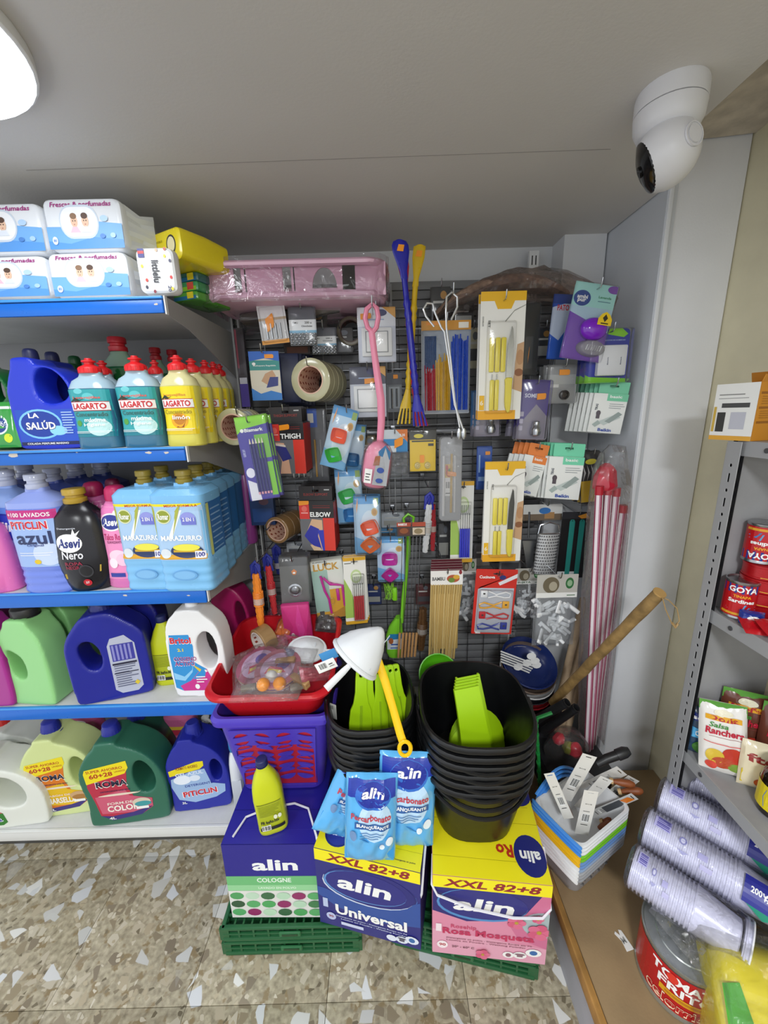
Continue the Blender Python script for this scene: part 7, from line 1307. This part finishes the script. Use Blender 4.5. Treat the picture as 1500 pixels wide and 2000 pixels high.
# ------------------------------------------------------------------ nested small baskets with tags, on the platform
BC = ['#9a9ca0', '#9fa1a5', '#a6a8ac', '#8fa6c4', '#6d94cc', '#6d94cc', '#74c02c', '#7ac82e', '#e4e6e6', '#e8eaea', '#e4e6e8']
HC = ['#e6e8e8', '#e6e8e8', '#e4e6e6', '#e8eaea', '#dfe2e4', '#e2b21e', '#e6b41e', '#e2b01c', '#3f86d8', '#3f86d8', '#4a8edc']
nm = ['bottom', 'second', 'third', 'fourth', 'fifth', 'sixth', 'seventh', 'eighth', 'ninth', 'tenth', 'topmost']
for k in range(11):
    cl = 'grey' if k < 3 else 'blue' if k < 6 else 'green' if k < 8 else 'white'; hc = 'white' if k < 5 else 'yellow' if k < 8 else 'blue'
    t = thing('small_basket', '%s small plastic basket with %s handle, %s of the nested pile' % (cl, hc, nm[k]+('' if k in (0, 10) else ' from bottom')), 'basket', (.612, 1.005, .209+.0135*k), .5, 'nested small baskets'); bm_ = mat(BC[k], .32)
    b = B(); tubgeo(b, .245, .165, .115, .72, 5, bm_, rim=.006, rimh=.008, rr=.03); b.build('body', t)
    b = B(); hm = mat(HC[k], .32); b.tube([(-.125-.012*math.sin(a), -math.cos(a)*.085, .118+.012*math.sin(a)-.004*0) for a in [math.pi*i/14 for i in range(15)]], .005, hm, 6, 1.2)
    if k > 7: b.tube([(-.1+.19*i/10, .088+.004*(k-8), .115+.05*math.sin(math.pi*i/10)) for i in range(11)], .005, hm, 6)
    b.build('handle', t)
    if k == 0:
        b = B()
        for j in range(3):
            for i in range(4): b.tube([(-.07+.04*i+math.cos(a)*.008, -.071-.006*j*0-.003*(j), .045+.022*j+math.sin(a)*.008) for a in [q_*.5-.5 for q_ in range(7)]], .0016, '#55585c', 5)
        b.build('arc_slots', t)
T0 = Vector((.612, 1.0, .33))
for k, (px, py, qx, qy, Y, w, l_) in enumerate(((1152, 1475, 1130, 1575, .95, .042, 'tall tilted card with barcode, in front'), (1072, 1510, 1110, 1600, .93, .03, 'narrow card leaning left at the basket rim'), (1155, 1545, 1155, 1640, .9, .04, 'upright card with barcode in the middle'), (1185, 1520, 1165, 1590, .98, .04, 'wide card leaning right behind the middle one'), (1215, 1505, 1180, 1560, 1.03, .045, 'card with slotted top at the back right'), (1238, 1520, 1215, 1580, 1.02, .04, 'rearmost right card with slotted top'), (1240, 1555, 1190, 1625, .96, .03, 'curved grey and white card at the right rim'))):
    a, e = AY(px, py, Y+.03), AY(qx, qy, Y); d = e-a; L = d.length+.06
    t = thing('carded_tool', 'white carded brush in the small basket: '+l_, 'brush', a); t.rotation_euler = (d.normalized()*-1).to_track_quat('Z', 'Y').to_euler(); t.rotation_euler = (0.15, math.atan2(a.x-e.x, a.z-e.z), -.2)
    b = B(); b.flat([(-w/2, -L), (w/2, -L), (w/2, 0), (-w/2, 0)], [[(x, z-.1) for x, z in [(-.008, .088), (.008, .088), (.008, .092), (-.008, .092)]]], .0012, .0003, '#e6e4de' if k != 6 else '#c9cac8', br=0); b.build('card', t)
    b = B(); lab(b, barc(-.5, .3, .5, .5, 7)+[('r', -.5, .55, .4, .56, '#555555'), ('r', -.5, .24, .5, .255, '#555555'), ('t', 0, .72, .9, 'o-----o', '#333333', .02)]+([('p', [(-.6, .9), (.6, .96), (.6, .8), (-.6, .75)], '#e07a24'), ('r', -.8, .4, .8, .75, '#4a4d52')] if k == 6 else []), lambda u, v, q: (u*w/2, -.001-.0004*q, -L+v*L), 1, w/2/L); b.build('card_print', t, ang=0)
    b = B(); b.cyl((w*.3, .008, -L*1.0), (w*.2, .008, -L*.35), .007, mat('#7a4426', .5), 8); b.build('wooden_handle', t)
t = thing('knife_sharpener', 'black handled tool sticking up behind the white cards', 'tool', AY(1168, 1490, 1.04)); q = lambda x, y: AY(x, y, 1.04)-t.location; b = B(); b.tube([q(1166, 1492), q(1185, 1482), q(1205, 1475)], [.012, .014, .014], '#161618', 10); b.build('grip', t); b = B(); b.tube([q(1205, 1475), q(1220, 1469), q(1229, 1466)], [.017, .017, .011], '#1c1c1e', 10); b.build('end_knob', t)
for k in range(4):
    t = thing('wooden_peg_toy', 'small brown wooden brush end in the basket, '+('lowest', 'second', 'third', 'highest')[k]+' at its right rim', 'brush', AY((1186, 1202, 1240, 1224)[k], (1612, 1600, 1545, 1530)[k], 1.0+.01*k), 0, 'brown brush ends in the basket'); b = B(); b.lathe([(.006, -.04), (.011, -.02), (.012, .01), (.008, .02), (.004, .024)], mat('#8a4a24', .5), 12, X=Euler((.3, .6+.3*k, 0)).to_matrix().to_4x4()); b.build('handle', t)
    b = B(); b.lathe([(.009, -.05), (.01, -.04)], '#c9a878', 10, X=Euler((.3, .6+.3*k, 0)).to_matrix().to_4x4()); b.build('bristles', t)
# ------------------------------------------------------------------ plastic cup sleeves
CUP = mat('#eeeef1', .25, cc=.3); AX_ = Vector((.70, -.71, -.03)).normalized()
def sleeve(px, py, z, L, ribl, label, logo, r=.054):
    p = AZ(px, py, z); t = thing('cup_sleeve', label, 'cups', p, 0, 'sleeves of white plastic cups'); X = AX_.to_track_quat('Z', 'Y').to_matrix().to_4x4(); t.rotation_euler = X.to_euler()
    b = B(); pr = []; zz = 0
    while zz < ribl: pr += [(r*.94, zz), (r*.94, zz+.002), (r*1.03, zz+.0032), (r*1.03, zz+.0066), (r*.94, zz+.0078)]; zz += .0095
    b.lathe(pr, CUP, 26, caps=(1, 1)); b.build('stacked_cups', t)
    b = B(); b.lathe([(r*1.0, ribl), (r*.98, ribl+.01), (r*.8, ribl+.085), (r*.72, ribl+.088), (.002, ribl+.088)], CUP, 26); b.build('end_cup', t)
    if L > ribl+.1:
        b = B(); pr = []; zz = ribl+.092
        while zz < L: pr += [(r*.94, zz), (r*.94, zz+.002), (r*1.03, zz+.0032), (r*1.03, zz+.0066), (r*.94, zz+.0078)]; zz += .0095
        b.lathe(pr, CUP, 26); b.build('next_cups', t)
    # film sleeve with print facing up
    b = B(); rr = random.Random(px)
    b.loft([[(x*(1+rr.uniform(-.03, .05)), y*(1+rr.uniform(-.03, .05)), zz) for x, y in ell(22, r*1.08*k, r*1.08*k)] for zz, k in ((-.012, .7), (-.004, 1), (L*.2, 1), (L*.35, 1), (L*.5, 1), (L*.65, 1), (L*.8, 1), (L, 1))], film(.5, '#f0f0fc', .08, .02, 40, .8)); b.build('film_sleeve', t, ang=15)
    inv = X.to_3x3().inverted(); up = inv @ Vector((-.45, -.45, .8)); up.z = 0; up.normalize(); sd = up.cross(Vector((0, 0, 1)))
    def mp(u, v, q):
        a = u; d = up*math.cos(a)-sd*math.sin(a); return d*(r*1.1+.0006*q)+Vector((0, 0, v*L))
    sp = barc(-.75, .04, -.2, .13, 6, '#5a55a8', '#b9b6e4')+[('e', -.25, .2, .16, .02, '#8a8ac0'), ('e', -.25, .2, .1, .012, '#cfcfe8'), ('p', [(.15, .18), (.3, .21), (.15, .24)], '#9a9ac8'), ('r', -.2, .28, .05, .33, '#a9a6d4'), ('r', .2, .3, .4, .36, '#b9b6dc')]
    if logo: sp += [('r', -.5, .5, .55, .66, '#2b2f8f'), ('p', [(.55, .52), (.9, .6), (.55, .68)], '#2f9a80'), ('t', -.05, .58, .8, '200 c.c.', WHT, .03, .03, 0, math.pi/2), ('t', .0, .63, .8, 'VASOS', WHT, .035, .03, 0, math.pi/2), ('t', .1, .85, .9, 'MAXI', '#2f7a8a', .03, .03, 0, math.pi/2), ('e', .5, .92, .2, .025, '#2b2f6a')]
    b = B(); lab(b, sp, mp, 6, r/L); b.build('film_print', t, ang=0)
sleeve(1236, 1690, .44, .245, .14, 'white plastic cup sleeve at the front, lying over the tomato can', False)
sleeve(1262, 1615, .475, .43, .2, 'white plastic cup sleeve with navy print, second from the front', True)
sleeve(1292, 1555, .51, .4, .2, 'white plastic cup sleeve with navy print, third from the front', True)
sleeve(1322, 1502, .54, .33, .15, 'white plastic cup sleeve at the back, next to the metal post', False)
# tomato can ---------------------------------------------------------------------
t = thing('tomato_can', 'large red can of fried tomato standing on the platform', 'can', (.755, .725, .2085), rz=-.55); R_, H_ = .096, .155; b = B()
b.lathe([(R_*.98, 0), (R_*1.02, .002), (R_*1.02, .006), (R_, .009), (R_, H_-.012), (R_*1.02, H_-.008), (R_*1.02, H_-.001), (R_*.99, H_), (R_*.95, H_-.006), (R_*.7, H_-.006), (R_*.68, H_-.004), (R_*.4, H_-.004), (.002, H_-.004)], mat('#b4b8b4', .25, .8), 44); b.build('tin', t)
def mpc(u, v, q): a = u*1.25; return (math.sin(a)*(R_+.0012+.0006*q), -math.cos(a)*(R_+.0012+.0006*q), v*H_)
b = B(); b.lathe([(R_+.0006, H_*.1), (R_+.0006, H_*.9)], mat('#b3161c', .3), 44, caps=(0, 0))
lab(b, [('t', -.05, .76, 1.2, 'TOMATE', WHT, .17, .1), ('t', .0, .57, 1.0, 'FRITO', WHT, .17, .1), ('e', -.26, .76, .1, .09, '#d8382c'), ('r', -.45, .36, .45, .47, '#d8a01c'), ('r', -.35, .39, .35, .44, '#b87a1c'), ('t', -.15, .24, 1.1, 'celorrio', '#f4e2c0', .2, .1), ('t', -.15, .242, 1.06, 'celorrio', '#b3161c', .15, .02)], mpc, 8, R_*1.25/H_); b.build('label', t, ang=0)
t = thing('film_bag', 'crumpled clear film hanging over the tomato can lid', 'bag', (.8, .74, .372)); b = B(); pillow(b, .17, .05, .13, FILM, 31, wr=.02, nx=16, nz=14); b.build('film', t, (0, -.06, 0), rot=(-1.35, .1, .5), ang=10)
# yellow bag bottom right -------------------------------------------------------------
t = thing('rice_bag', 'bright yellow and green wrapped bag in the lower right corner', 'bag', (.858, .535, .25), -.3, rx=-.75, s=.95); b = B(); n = noise.noise
b.loft([[(x+.006*n(Vector((x*20, z*20, y*20))), y+.006*n(Vector((z*20, x*20, 3))), z) for x, y in rrect(.3*k, .2*k, .04, 6)] for z, k in ((0, .9), (.01, 1), (.08, 1.03), (.15, 1.02), (.19, .95), (.215, .75), (.225, .3))], mat('#dccb1c', .25, cc=.5)); b.build('bag', t, ang=40)
b = B(); lab(b, [('p', [(-1, 0), (-.45, 0), (-.6, .4), (-.75, .85), (-1, .8)], '#3f9a1e'), ('p', [(-.45, 0), (-.3, 0), (-.4, .3), (-.55, .4)], '#d87a24'), ('e', .25, .3, .5, .34, '#b9bccc'), ('e', .28, .28, .3, .24, '#2a3068')]+[('e', -.1+.09*(i % 7)+.04*(i//7 % 2), .5-.05*(i//7), .015, .012, '#5a5f80') for i in range(42)]+[('r', -.3, .88, .9, .89, '#8a8020')], lambda u, v, q: (u*.145, -.106-.0008*q, v*.2), 1, .145/.2); b.build('print', t, ang=0)
b = B(); pillow(b, .36, .26, .26, FILM, 44, wr=.03, nx=16, nz=14, ex=5); b.build('film_wrap', t, (0, 0, -.0), ang=10)
t = thing('paper_scrap', 'torn white paper scrap with grey lettering on the platform board', 'paper', (.655, .8, .2085), .3); b = B(); b.flat([(-.012, -.022), (.012, -.024), (.013, .02), (.006, .024), (.0, .012), (-.006, .024), (-.012, .02), (-.006, .0)], [], .0012, .0003, '#e6e6e2', X=Matrix.Rotation(-math.pi/2, 4, 'X') @ Matrix.Translation((0, -.001, 0)), br=0); b.build('scrap', t)
b = B(); lab(b, [('t', 0, .5, 1.4, 'M', '#9a9a96', .5, .05)], lambda u, v, q: (u*.009, (v-.5)*.03, .0018+.0003*q), 1, .3); b.build('lettering', t, ang=0)
# ------------------------------------------------------------------ metal shelf on the right with food
MT = mat('#a3a4a6', .45, .1)
ms = thing('metal_shelf', 'grey slotted angle metal shelf with canned food at the right edge', 'shelving', (0, 0, 0)); b = B(); hl = []; zz = .25; k = 0
while zz < 1.57:
    if k % 2 == 0: hl.append([(-.0028, zz), (.0028, zz), (.0028, zz+.022), (-.0028, zz+.022)])
    else: hl.append([(math.cos(a)*.0038, zz+.006+math.sin(a)*.0045) for a in [q_*.785 for q_ in range(8)]])
    zz += .036 if k % 2 == 0 else .027; k += 1
b.flat([(-.02, .212), (.02, .212), (.02, 1.61), (-.02, 1.61)], hl, .002, .0004, MT, br=0); b.box((0, .012, .93), (.036, .001, 1.4), '#232326'); b.build('front_post', ms, (.866, .975, 0), rot=(0, 0, -math.pi/2))
b = B(); b.box((.886, .996, .91), (.04, .002, 1.39), MT); b.build('post_flange', ms)
for i, z in enumerate((1.612, 1.162, .7)):
    b = B(); b.rbox((.99, .62, z-.006), (.225, .72, .012), .002, wall_mat('#909092', .45, .12, 14), k=1); sh = b.build('shelf', ms)
    b = B(); b.box((.878, .62, z-.018), (.003, .72, .036), MT); b.build('front_lip', sh)
    for y in (.9, .6): b = B(); b.cyl((.874, y, z-.018), (.878, y, z-.018), .006, '#4a4a4d', 10); b.build('bolt', sh)
b = B(); b.box((.995, .984, .93), (.2, .002, 1.43), wall_mat('#98989a', .5, .1, 8)); b.build('end_panel', ms)
# box on top
t = thing('carton', 'opened white and orange carton on top of the metal shelf', 'box', (.862, .991, 1.6125), -1.3); b = B(); w, d, h = .095, .12, .135; b.rbox((0, d/2, h/2), (w, d, h), .001, '#d18a2c', k=1); b.build('carton', t)
b = B(); lab(b, [('r', -1, 0, 1, 1, '#e4e4e0'), ('r', -.8, .8, .4, .82, '#8a8a88'), ('r', -.8, .74, .6, .75, '#8a8a88'), ('r', -.6, .58, .7, .66, '#4a4a4a'), ('r', -.75, .15, -.35, .5, '#3a3a38'), ('r', -.1, .2, .6, .5, '#b9bac4'), ('r', -1, 0, 1, .08, '#d8a03a'), ('r', -.95, .15, -.82, .6, '#c9a84a')], lambda u, v, q: (u*w/2, -.0005*q-.0003, v*h), 1, .35); b.build('white_face', t, ang=0)
b = B(); lab(b, [('r', -1, 0, 1, 1, '#cf8a24'), ('r', -.9, .8, .9, .84, '#9a5f14'), ('r', -.9, .55, .9, .59, '#9a5f14'), ('r', -.9, .3, .9, .34, '#9a5f14')]+lines(-.8, .62, .8, .78, 4, '#b0741c')+lines(-.8, .38, .8, .53, 4, '#b0741c'), lambda u, v, q: (w/2+.0005*q+.0003, d/2+u*d/2, v*h), 1, .4); b.build('orange_face', t, ang=0)
b = B(); b.box((w*.5, d*.4, h+.008), (.002, d*.7, .018), '#c9882c', ry=.3); b.box((0, d*.97, h+.014), (w, .002, .03), '#b87a24', rx=.3); b.build('flap', t)
t = thing('film_bag', 'clear film bag above the opened carton at the picture edge', 'bag', (1.03, .86, 1.76)); b = B(); pillow(b, .14, .08, .13, FILM, 51, wr=.02); b.build('film', t, ang=10)
def gcan(x, y, z, label, flip=False, ry=0):
    t = thing('sardine_can', label, 'can', (x, y, z), -.65); r_, h = .034, .102
    if flip: t.rotation_euler = (0, math.pi, -.65); t.location.z = z+h
    b = B(); b.lathe([(r_*.96, 0), (r_*1.03, .002), (r_*1.03, .005), (r_, .007), (r_, h-.007), (r_*1.03, h-.005), (r_*1.03, h-.001), (r_*.95, h), (r_*.93, h-.004), (.002, h-.004)], mat('#a9abad', .25, .9), 28); b.build('tin', t)
    def mp(u, v, q): a = u*1.3; return (math.sin(a)*(r_+.0006+.0005*q), -math.cos(a)*(r_+.0006+.0005*q), v*h)
    b = B(); b.lathe([(r_+.0004, h*.08), (r_+.0004, h*.92)], mat('#b8141c', .3), 28, caps=(0, 0))
    lab(b, [('r', -1, .7, 1, .92, '#1c2f86'), ('t', 0, .8, 1.3, 'GOYA', WHT, .15, .08), ('t', 0, .62, .8, 'TINAPA', '#e8a41c', .07, .03), ('t', 0, .5, 1.2, 'Sardines', WHT, .1, .04), ('p', [(-.7, .28), (.2, .42), (.75, .38), (.1, .26)], '#5aa4d4'), ('p', [(-.6, .25), (.4, .36), (.8, .3), (.2, .22)], '#3f86c0'), ('r', -.9, .12, .9, .18, '#d89a24')], mp, 6, r_*1.3/h); b.build('label', t, ang=0)
gcan(.918, .935, 1.1625, 'upright red sardine can with navy band, lowest at the shelf front')
def tin(x, y, z, label, k):
    t = thing('fish_tin', label, 'can', (x, y, z), -.5+.08*k, 'stack of flat red oval tins'); b = B(); h = .036; b.loft([[(px_, py_, zz) for px_, py_ in ell(30, .075*k_, .05*k_, 2.4)] for zz, k_ in ((0, .97), (.002, 1), (.005, 1), (.006, .98), (h-.006, .98), (h-.005, 1), (h-.001, 1), (h, .97))], mat('#b0151c', .28, .2)); b.build('tin', t)
    def mp(u, v, q): a = u; x_ = .0738*math.sin(a); return (x_, -.0493*max(1-abs(math.sin(a))**2.4, 0)**(1/2.4)-.0006-.0005*q, v*h)
    b = B(); lab(b, [('t', .1, .5, .9, 'Real', WHT, .5, .06) if k % 2 else ('p', [(-.5, .4), (.3, .7), (.6, .5), (.2, .3)], '#d8b48a'), ('r', -.9, .12, .9, .2, '#d8a83a'), ('p', [(-.2, .78), (.0, .9), (.2, .78), (.1, .7), (-.1, .7)], '#d8b03a')], mp, 6, .07/h); b.build('label', t, ang=0)
for k in range(4): tin(.995, .925, 1.1625+.0365*k, 'flat red oval fish tin behind the sardine can, '+('bottom', 'second', 'third', 'top')[k]+' of its stack', k)
gcan(.955, .945, 1.1625+.147, 'upside down red sardine can on top of the flat tins', True)
gcan(1.03, .93, 1.1625+.147, 'upright red sardine can on the flat tins at the picture edge')
def bagp(x, y, z, Wd, H, label, specs, col, rz, rx, seed, ry=0, T=.035):
    t = thing('food_pouch', label, 'pouch', (x, y, z), rz, rx=rx, ry=ry); b = B(); mp = pillow(b, Wd, T, H, mat(col, .22, cc=.4), seed, nx=14, nz=12, wr=.007); b.build('pouch', t)
    if specs: b = B(); lab(b, specs, lambda u, v, q: tuple(Vector(mp(u, v, q))-Vector((0, .0015, 0))), 6, Wd/2/H); b.build('label', t, ang=0)
bagp(.91, .885, 1.1625, .05, .035, 'small blue sachet in front of the flat tins', [('e', 0, .5, .5, .2, WHT)], '#22348c', -.5, -.2, 60)
for k in range(3): bagp(.905+.02*k, .83-.03*k, 1.1625+.012*k, .09, .06, 'shiny red packet lying at the shelf edge, '+('lower', 'middle', 'upper')[k]+' of three', None, '#b8141f', -.4+.2*k, -1.3, 61+k, T=.02)
sal_ = [('p', [(-1, .86), (0, .95), (1, .84), (1, 1), (-1, 1)], '#5a9a3a'), ('e', .0, .87, .4, .05, '#e8e2c8'), ('r', -.75, .76, .75, .83, '#e0a41c'), ('t', 0, .795, 1.3, 'Doña', '#b01c24', .07, .06), ('t', -.2, .7, .8, 'Salsa', '#3f8a3a', .07, .02, .2), ('t', .05, .61, 1.6, 'Ranchera', '#c01f3a', .1, .04, .1), ('r', -.6, .53, .7, .535, '#8a3a3a'), ('e', .4, .3, .45, .12, '#c23a2a'), ('e', -.35, .26, .4, .1, '#d8b83a'), ('e', .0, .18, .5, .08, '#b84a2a'), ('e', .5, .14, .3, .06, '#7a9a3a'), ('e', -.5, .12, .25, .06, '#d84a3a'), ('r', -.8, .44, .8, .45, '#d8484a')]
bagp(.925, .89, .7, .105, .2, 'white salsa pouch with green top and vegetables, leaning in front', sal_, '#e6e2dc', -.55, -.18, 70, -.1)
bagp(1.0, .93, .7, .11, .215, 'dark salsa pouch standing behind the leaning white one', sal_[:8], '#6a3a2c', -.5, -.1, 71)
bagp(1.06, .87, .7, .11, .215, 'dark salsa pouch at the right picture edge', sal_[:8], '#6a3a2c', -.5, -.1, 72)
bagp(.915, .95, .7, .09, .15, 'blue and green pouch at the far shelf end beside the post', [('r', -1, .4, 1, .6, '#4aa0d0'), ('r', -1, .75, 1, .9, '#22307c'), ('t', 0, .82, 1.6, 'sofrito', WHT, .09, .03), ('t', .1, .5, 1.3, 'CHIMPON', WHT, .11, .05), ('e', 0, .2, .6, .15, '#3f7a2c')], '#1f3f5c', -.6, -.05, 73)
bagp(.975, .84, .7, .085, .13, 'small cream pouch with dark red lettering beside the jar', [('t', 0, .7, 1.5, 'fto', '#9a2a24', .16, .06), ('p', [(-.9, .4), (.9, .5), (.9, .1), (-.9, .1)], '#d8c02c'), ('e', .2, .2, .5, .1, '#c25a2a')], '#e4d8b8', -.5, -.15, 74)
t = thing('sauce_jar', 'dark glass jar with black lid and blue and yellow label', 'jar', (.965, .775, .7), -.75); b = B(); b.lathe([(.034, 0), (.04, .004), (.042, .02), (.042, .085), (.038, .105), (.028, .118), (.027, .122)], mat('#1c120c', .1, cc=.6), 28); b.build('glass', t)
b = B(); b.lathe([(.031, .118), (.031, .146), (.028, .15), (.002, .15)], '#121214', 28); b.build('lid', t)
b = B(); b.lathe([(.0426, .02), (.0426, .085)], mat('#e0cb1c', .35), 28, caps=(0, 0)); lab(b, [('p', [(-.6, .1), (.5, .1), (.6, .5), (.5, .85), (-.6, .85), (-.7, .5)], '#1f66b4'), ('t', -.05, .45, 1.0, 'KIKo', '#efd824', .25, .06), ('r', -.5, .68, .4, .78, '#c22a34'), ('r', -.4, .2, .4, .25, WHT)], lambda u, v, q: (math.sin(u*1.2)*(.043+.0005*q), -math.cos(u*1.2)*(.043+.0005*q), .02+v*.065), 6, .8); b.build('label', t, ang=0)
# ------------------------------------------------------------------ pink rack and film bundles on top of the grid
PNK = mat('#dcb0c6', .35)
t = thing('dish_rack', 'pink plastic dish rack wrapped in film on top of the grid', 'rack', AY(572, 590, 1.5)); a, e = AY(390, 582, 1.38), AY(753, 582, 1.38); t.location = ((a.x+e.x)/2, 1.55, a.z-.004); w = e.x-a.x; h = AY(570, 500, 1.38).z-a.z; d = .3
for z, k, nm_ in ((.012, .97, 'lower_rim'), (h-.008, 1.0, 'upper_rim')):
    b = B(); P = rrect(w*k, d*k, .06, 8); b.tube([(x, y, z) for x, y in P]+[(P[0][0], P[0][1], z)], .0125, PNK, 8, .9); b.build(nm_, t)
b = B(); b.rbox((0, 0, .008), (w*.94, d*.92, .006), .003, PNK, k=6); b.build('tray', t)
for x, ww in ((-.4, .13), (-.26, .012), (-.17, .19), (.0, .02), (.04, .2), (.385, .2)):
    if ww == .2 and x < .1: continue
    b = B(); b.rbox((x*w, -d*.46, h*.5), (ww*w*1.2, .005, h*.88), .002, PNK, k=1); b.build('side_panel', t)
b = B(); aw = .34*w; b.flat([(-aw/2, .01), (-aw*.22, .01), (aw*.28, .01), (aw/2, .01), (aw/2, h-.01), (-aw/2, h-.01)], [[(-.0+math.cos(x)*aw*.2, .03+math.sin(x)*h*.55) for x in [math.pi*k/12 for k in range(13)]]], .005, .001, PNK, X=Matrix.Translation((.17*w, -d*.46, 0)), br=1); b.build('arched_panel', t)
for x in (-.3, -.1, .1, .3): b = B(); b.rbox((x*w, d*.46, h*.5), (.1*w, .005, h*.88), .002, PNK, k=1); b.build('rear_panel', t)
b = B(); rr = random.Random(13); P = rrect(w*1.05, d*1.06, .06, 10); b.loft([[(x+rr.uniform(-.004, .004), y+rr.uniform(-.006, .004), z) for x, y in P] for z in (-.008, h*.15, h*.4, h*.65, h*.9, h+.012)], film(1.2, '#f4eef2', .05, .02, 16, 1.0), caps=(0, 0)); b.build('film_wrap', t, ang=12)
t = thing('film_bundle', 'dark film wrapped bundle under the pink rack', 'bag', AY(560, 640, 1.6)); rr = random.Random(21); b = B()
b.loft([[(-.16+.36*s+rr.uniform(-.004, .004), y*(.5+.5*math.sin(math.pi*min(s+.1, 1)))+rr.uniform(-.004, .004), z*(.4+.6*math.sin(math.pi*min(s+.1, 1)))+.03+.03*s) for y, z in ell(14, .05, .035)] for s in [k/10 for k in range(11)]], mat('#4a403c', .2, cc=.5)); b.build('bundle', t, ang=20)
b = B(); b.loft([[(-.17+.38*s+rr.uniform(-.006, .006), y+rr.uniform(-.006, .006), z+.03+.03*s+rr.uniform(-.006, .006)) for y, z in ell(14, .062, .048)] for s in [k/10 for k in range(11)]], FILM, caps=(0, 0)); b.build('film', t, ang=10)
t = thing('wicker_bundle', 'long brown wicker bundle in clear film on top of the grid', 'bag', AY(1050, 560, 1.62)); rr = random.Random(23); b = B(); a, e = AY(850, 615, 1.58)-t.location, AY(1110, 575, 1.6)-t.location; n = 16
b.loft([[Vector((a.x+(e.x-a.x)*s, y, a.z+(e.z-a.z)*s+.075*math.sin(math.pi*min(1, s*1.02))**.7+z))+Vector((0, rr.uniform(-.003, .003), rr.uniform(-.003, .003))) for y, z in ell(14, .07*(.3+.7*math.sin(math.pi*(.08+.84*s))), .03*(.35+.65*math.sin(math.pi*(.08+.84*s))))] for s in [k/n for k in range(n+1)]], wall_mat('#8d7464', .6, .35, 60)); b.build('wicker', t, ang=30)
b = B(); e2 = AY(1215, 590, 1.58)-t.location; b.loft([[Vector((a.x+(e2.x-a.x)*s, y+rr.uniform(-.008, .008), a.z+(e2.z-a.z)*s+.085*math.sin(math.pi*min(1, s*1.02))**.7+z+rr.uniform(-.008, .008))) for y, z in ell(14, .085*(.3+.7*math.sin(math.pi*(.04+.92*s))), .058*(.2+.8*math.sin(math.pi*(.03+.96*s))))] for s in [k/n for k in range(n+1)]], film(.8, '#e8dcd6', .07, .06, 30, 1.)); b.build('film', t, ang=10)
# ------------------------------------------------------------------ security camera
p = AZ(1312, 178, CEIL); WC = mat('#d9d9dc', .35); t = thing('security_camera', 'white dome security camera with black lens face on the ceiling', 'camera', p)
b = B(); b.lathe([(.064, 0), (.066, -.006), (.066, -.034), (.0655, -.0345)], WC, 40); b.build('mount', t)
b = B(); b.lathe([(.0645, -.0355), (.066, -.037), (.064, -.06), (.056, -.075), (.045, -.08)], WC, 40); b.build('turning_ring', t)
hd = Vector((-.004, -.012, -.12)); D_ = Vector((-.86, .38, -.42)).normalized(); X = Matrix.Translation(hd) @ D_.to_track_quat('Z', 'Y').to_matrix().to_4x4(); R_ = .062
b = B(); b.lathe([(R_*math.sin(math.pi*k/24)+1e-5, -R_*math.cos(math.pi*k/24)) for k in range(18)]+[(R_*math.sin(.3*math.pi), R_*math.cos(.3*math.pi))], WC, 40, caps=(0, 0), X=X); b.build('head', t)
b = B(); z0_ = R_*math.cos(.3*math.pi); r0 = R_*math.sin(.3*math.pi); b.lathe([(r0, z0_), (r0*.97, z0_+.003), (r0*.6, z0_+.01), (.002, z0_+.012)], mat('#151517', .12), 32, X=X); b.build('lens_face', t)
b = B(); b.lathe([(.011, z0_+.0105), (.011, z0_+.015), (.007, z0_+.016), (.002, z0_+.014)], mat('#050506', .05), 20, X=X); b.build('lens', t)
sdv = Vector((.25, -.93, .1)).normalized(); X2 = Matrix.Translation(hd+sdv*(R_-.003)) @ sdv.to_track_quat('Z', 'Y').to_matrix().to_4x4(); b = B(); b.lathe([(.022, .0), (.022, .0035), (.0195, .0035), (.0195, .002), (.0165, .002), (.0165, .0042), (.002, .0045)], WC, 28, X=X2); b.build('pivot_cap', t)
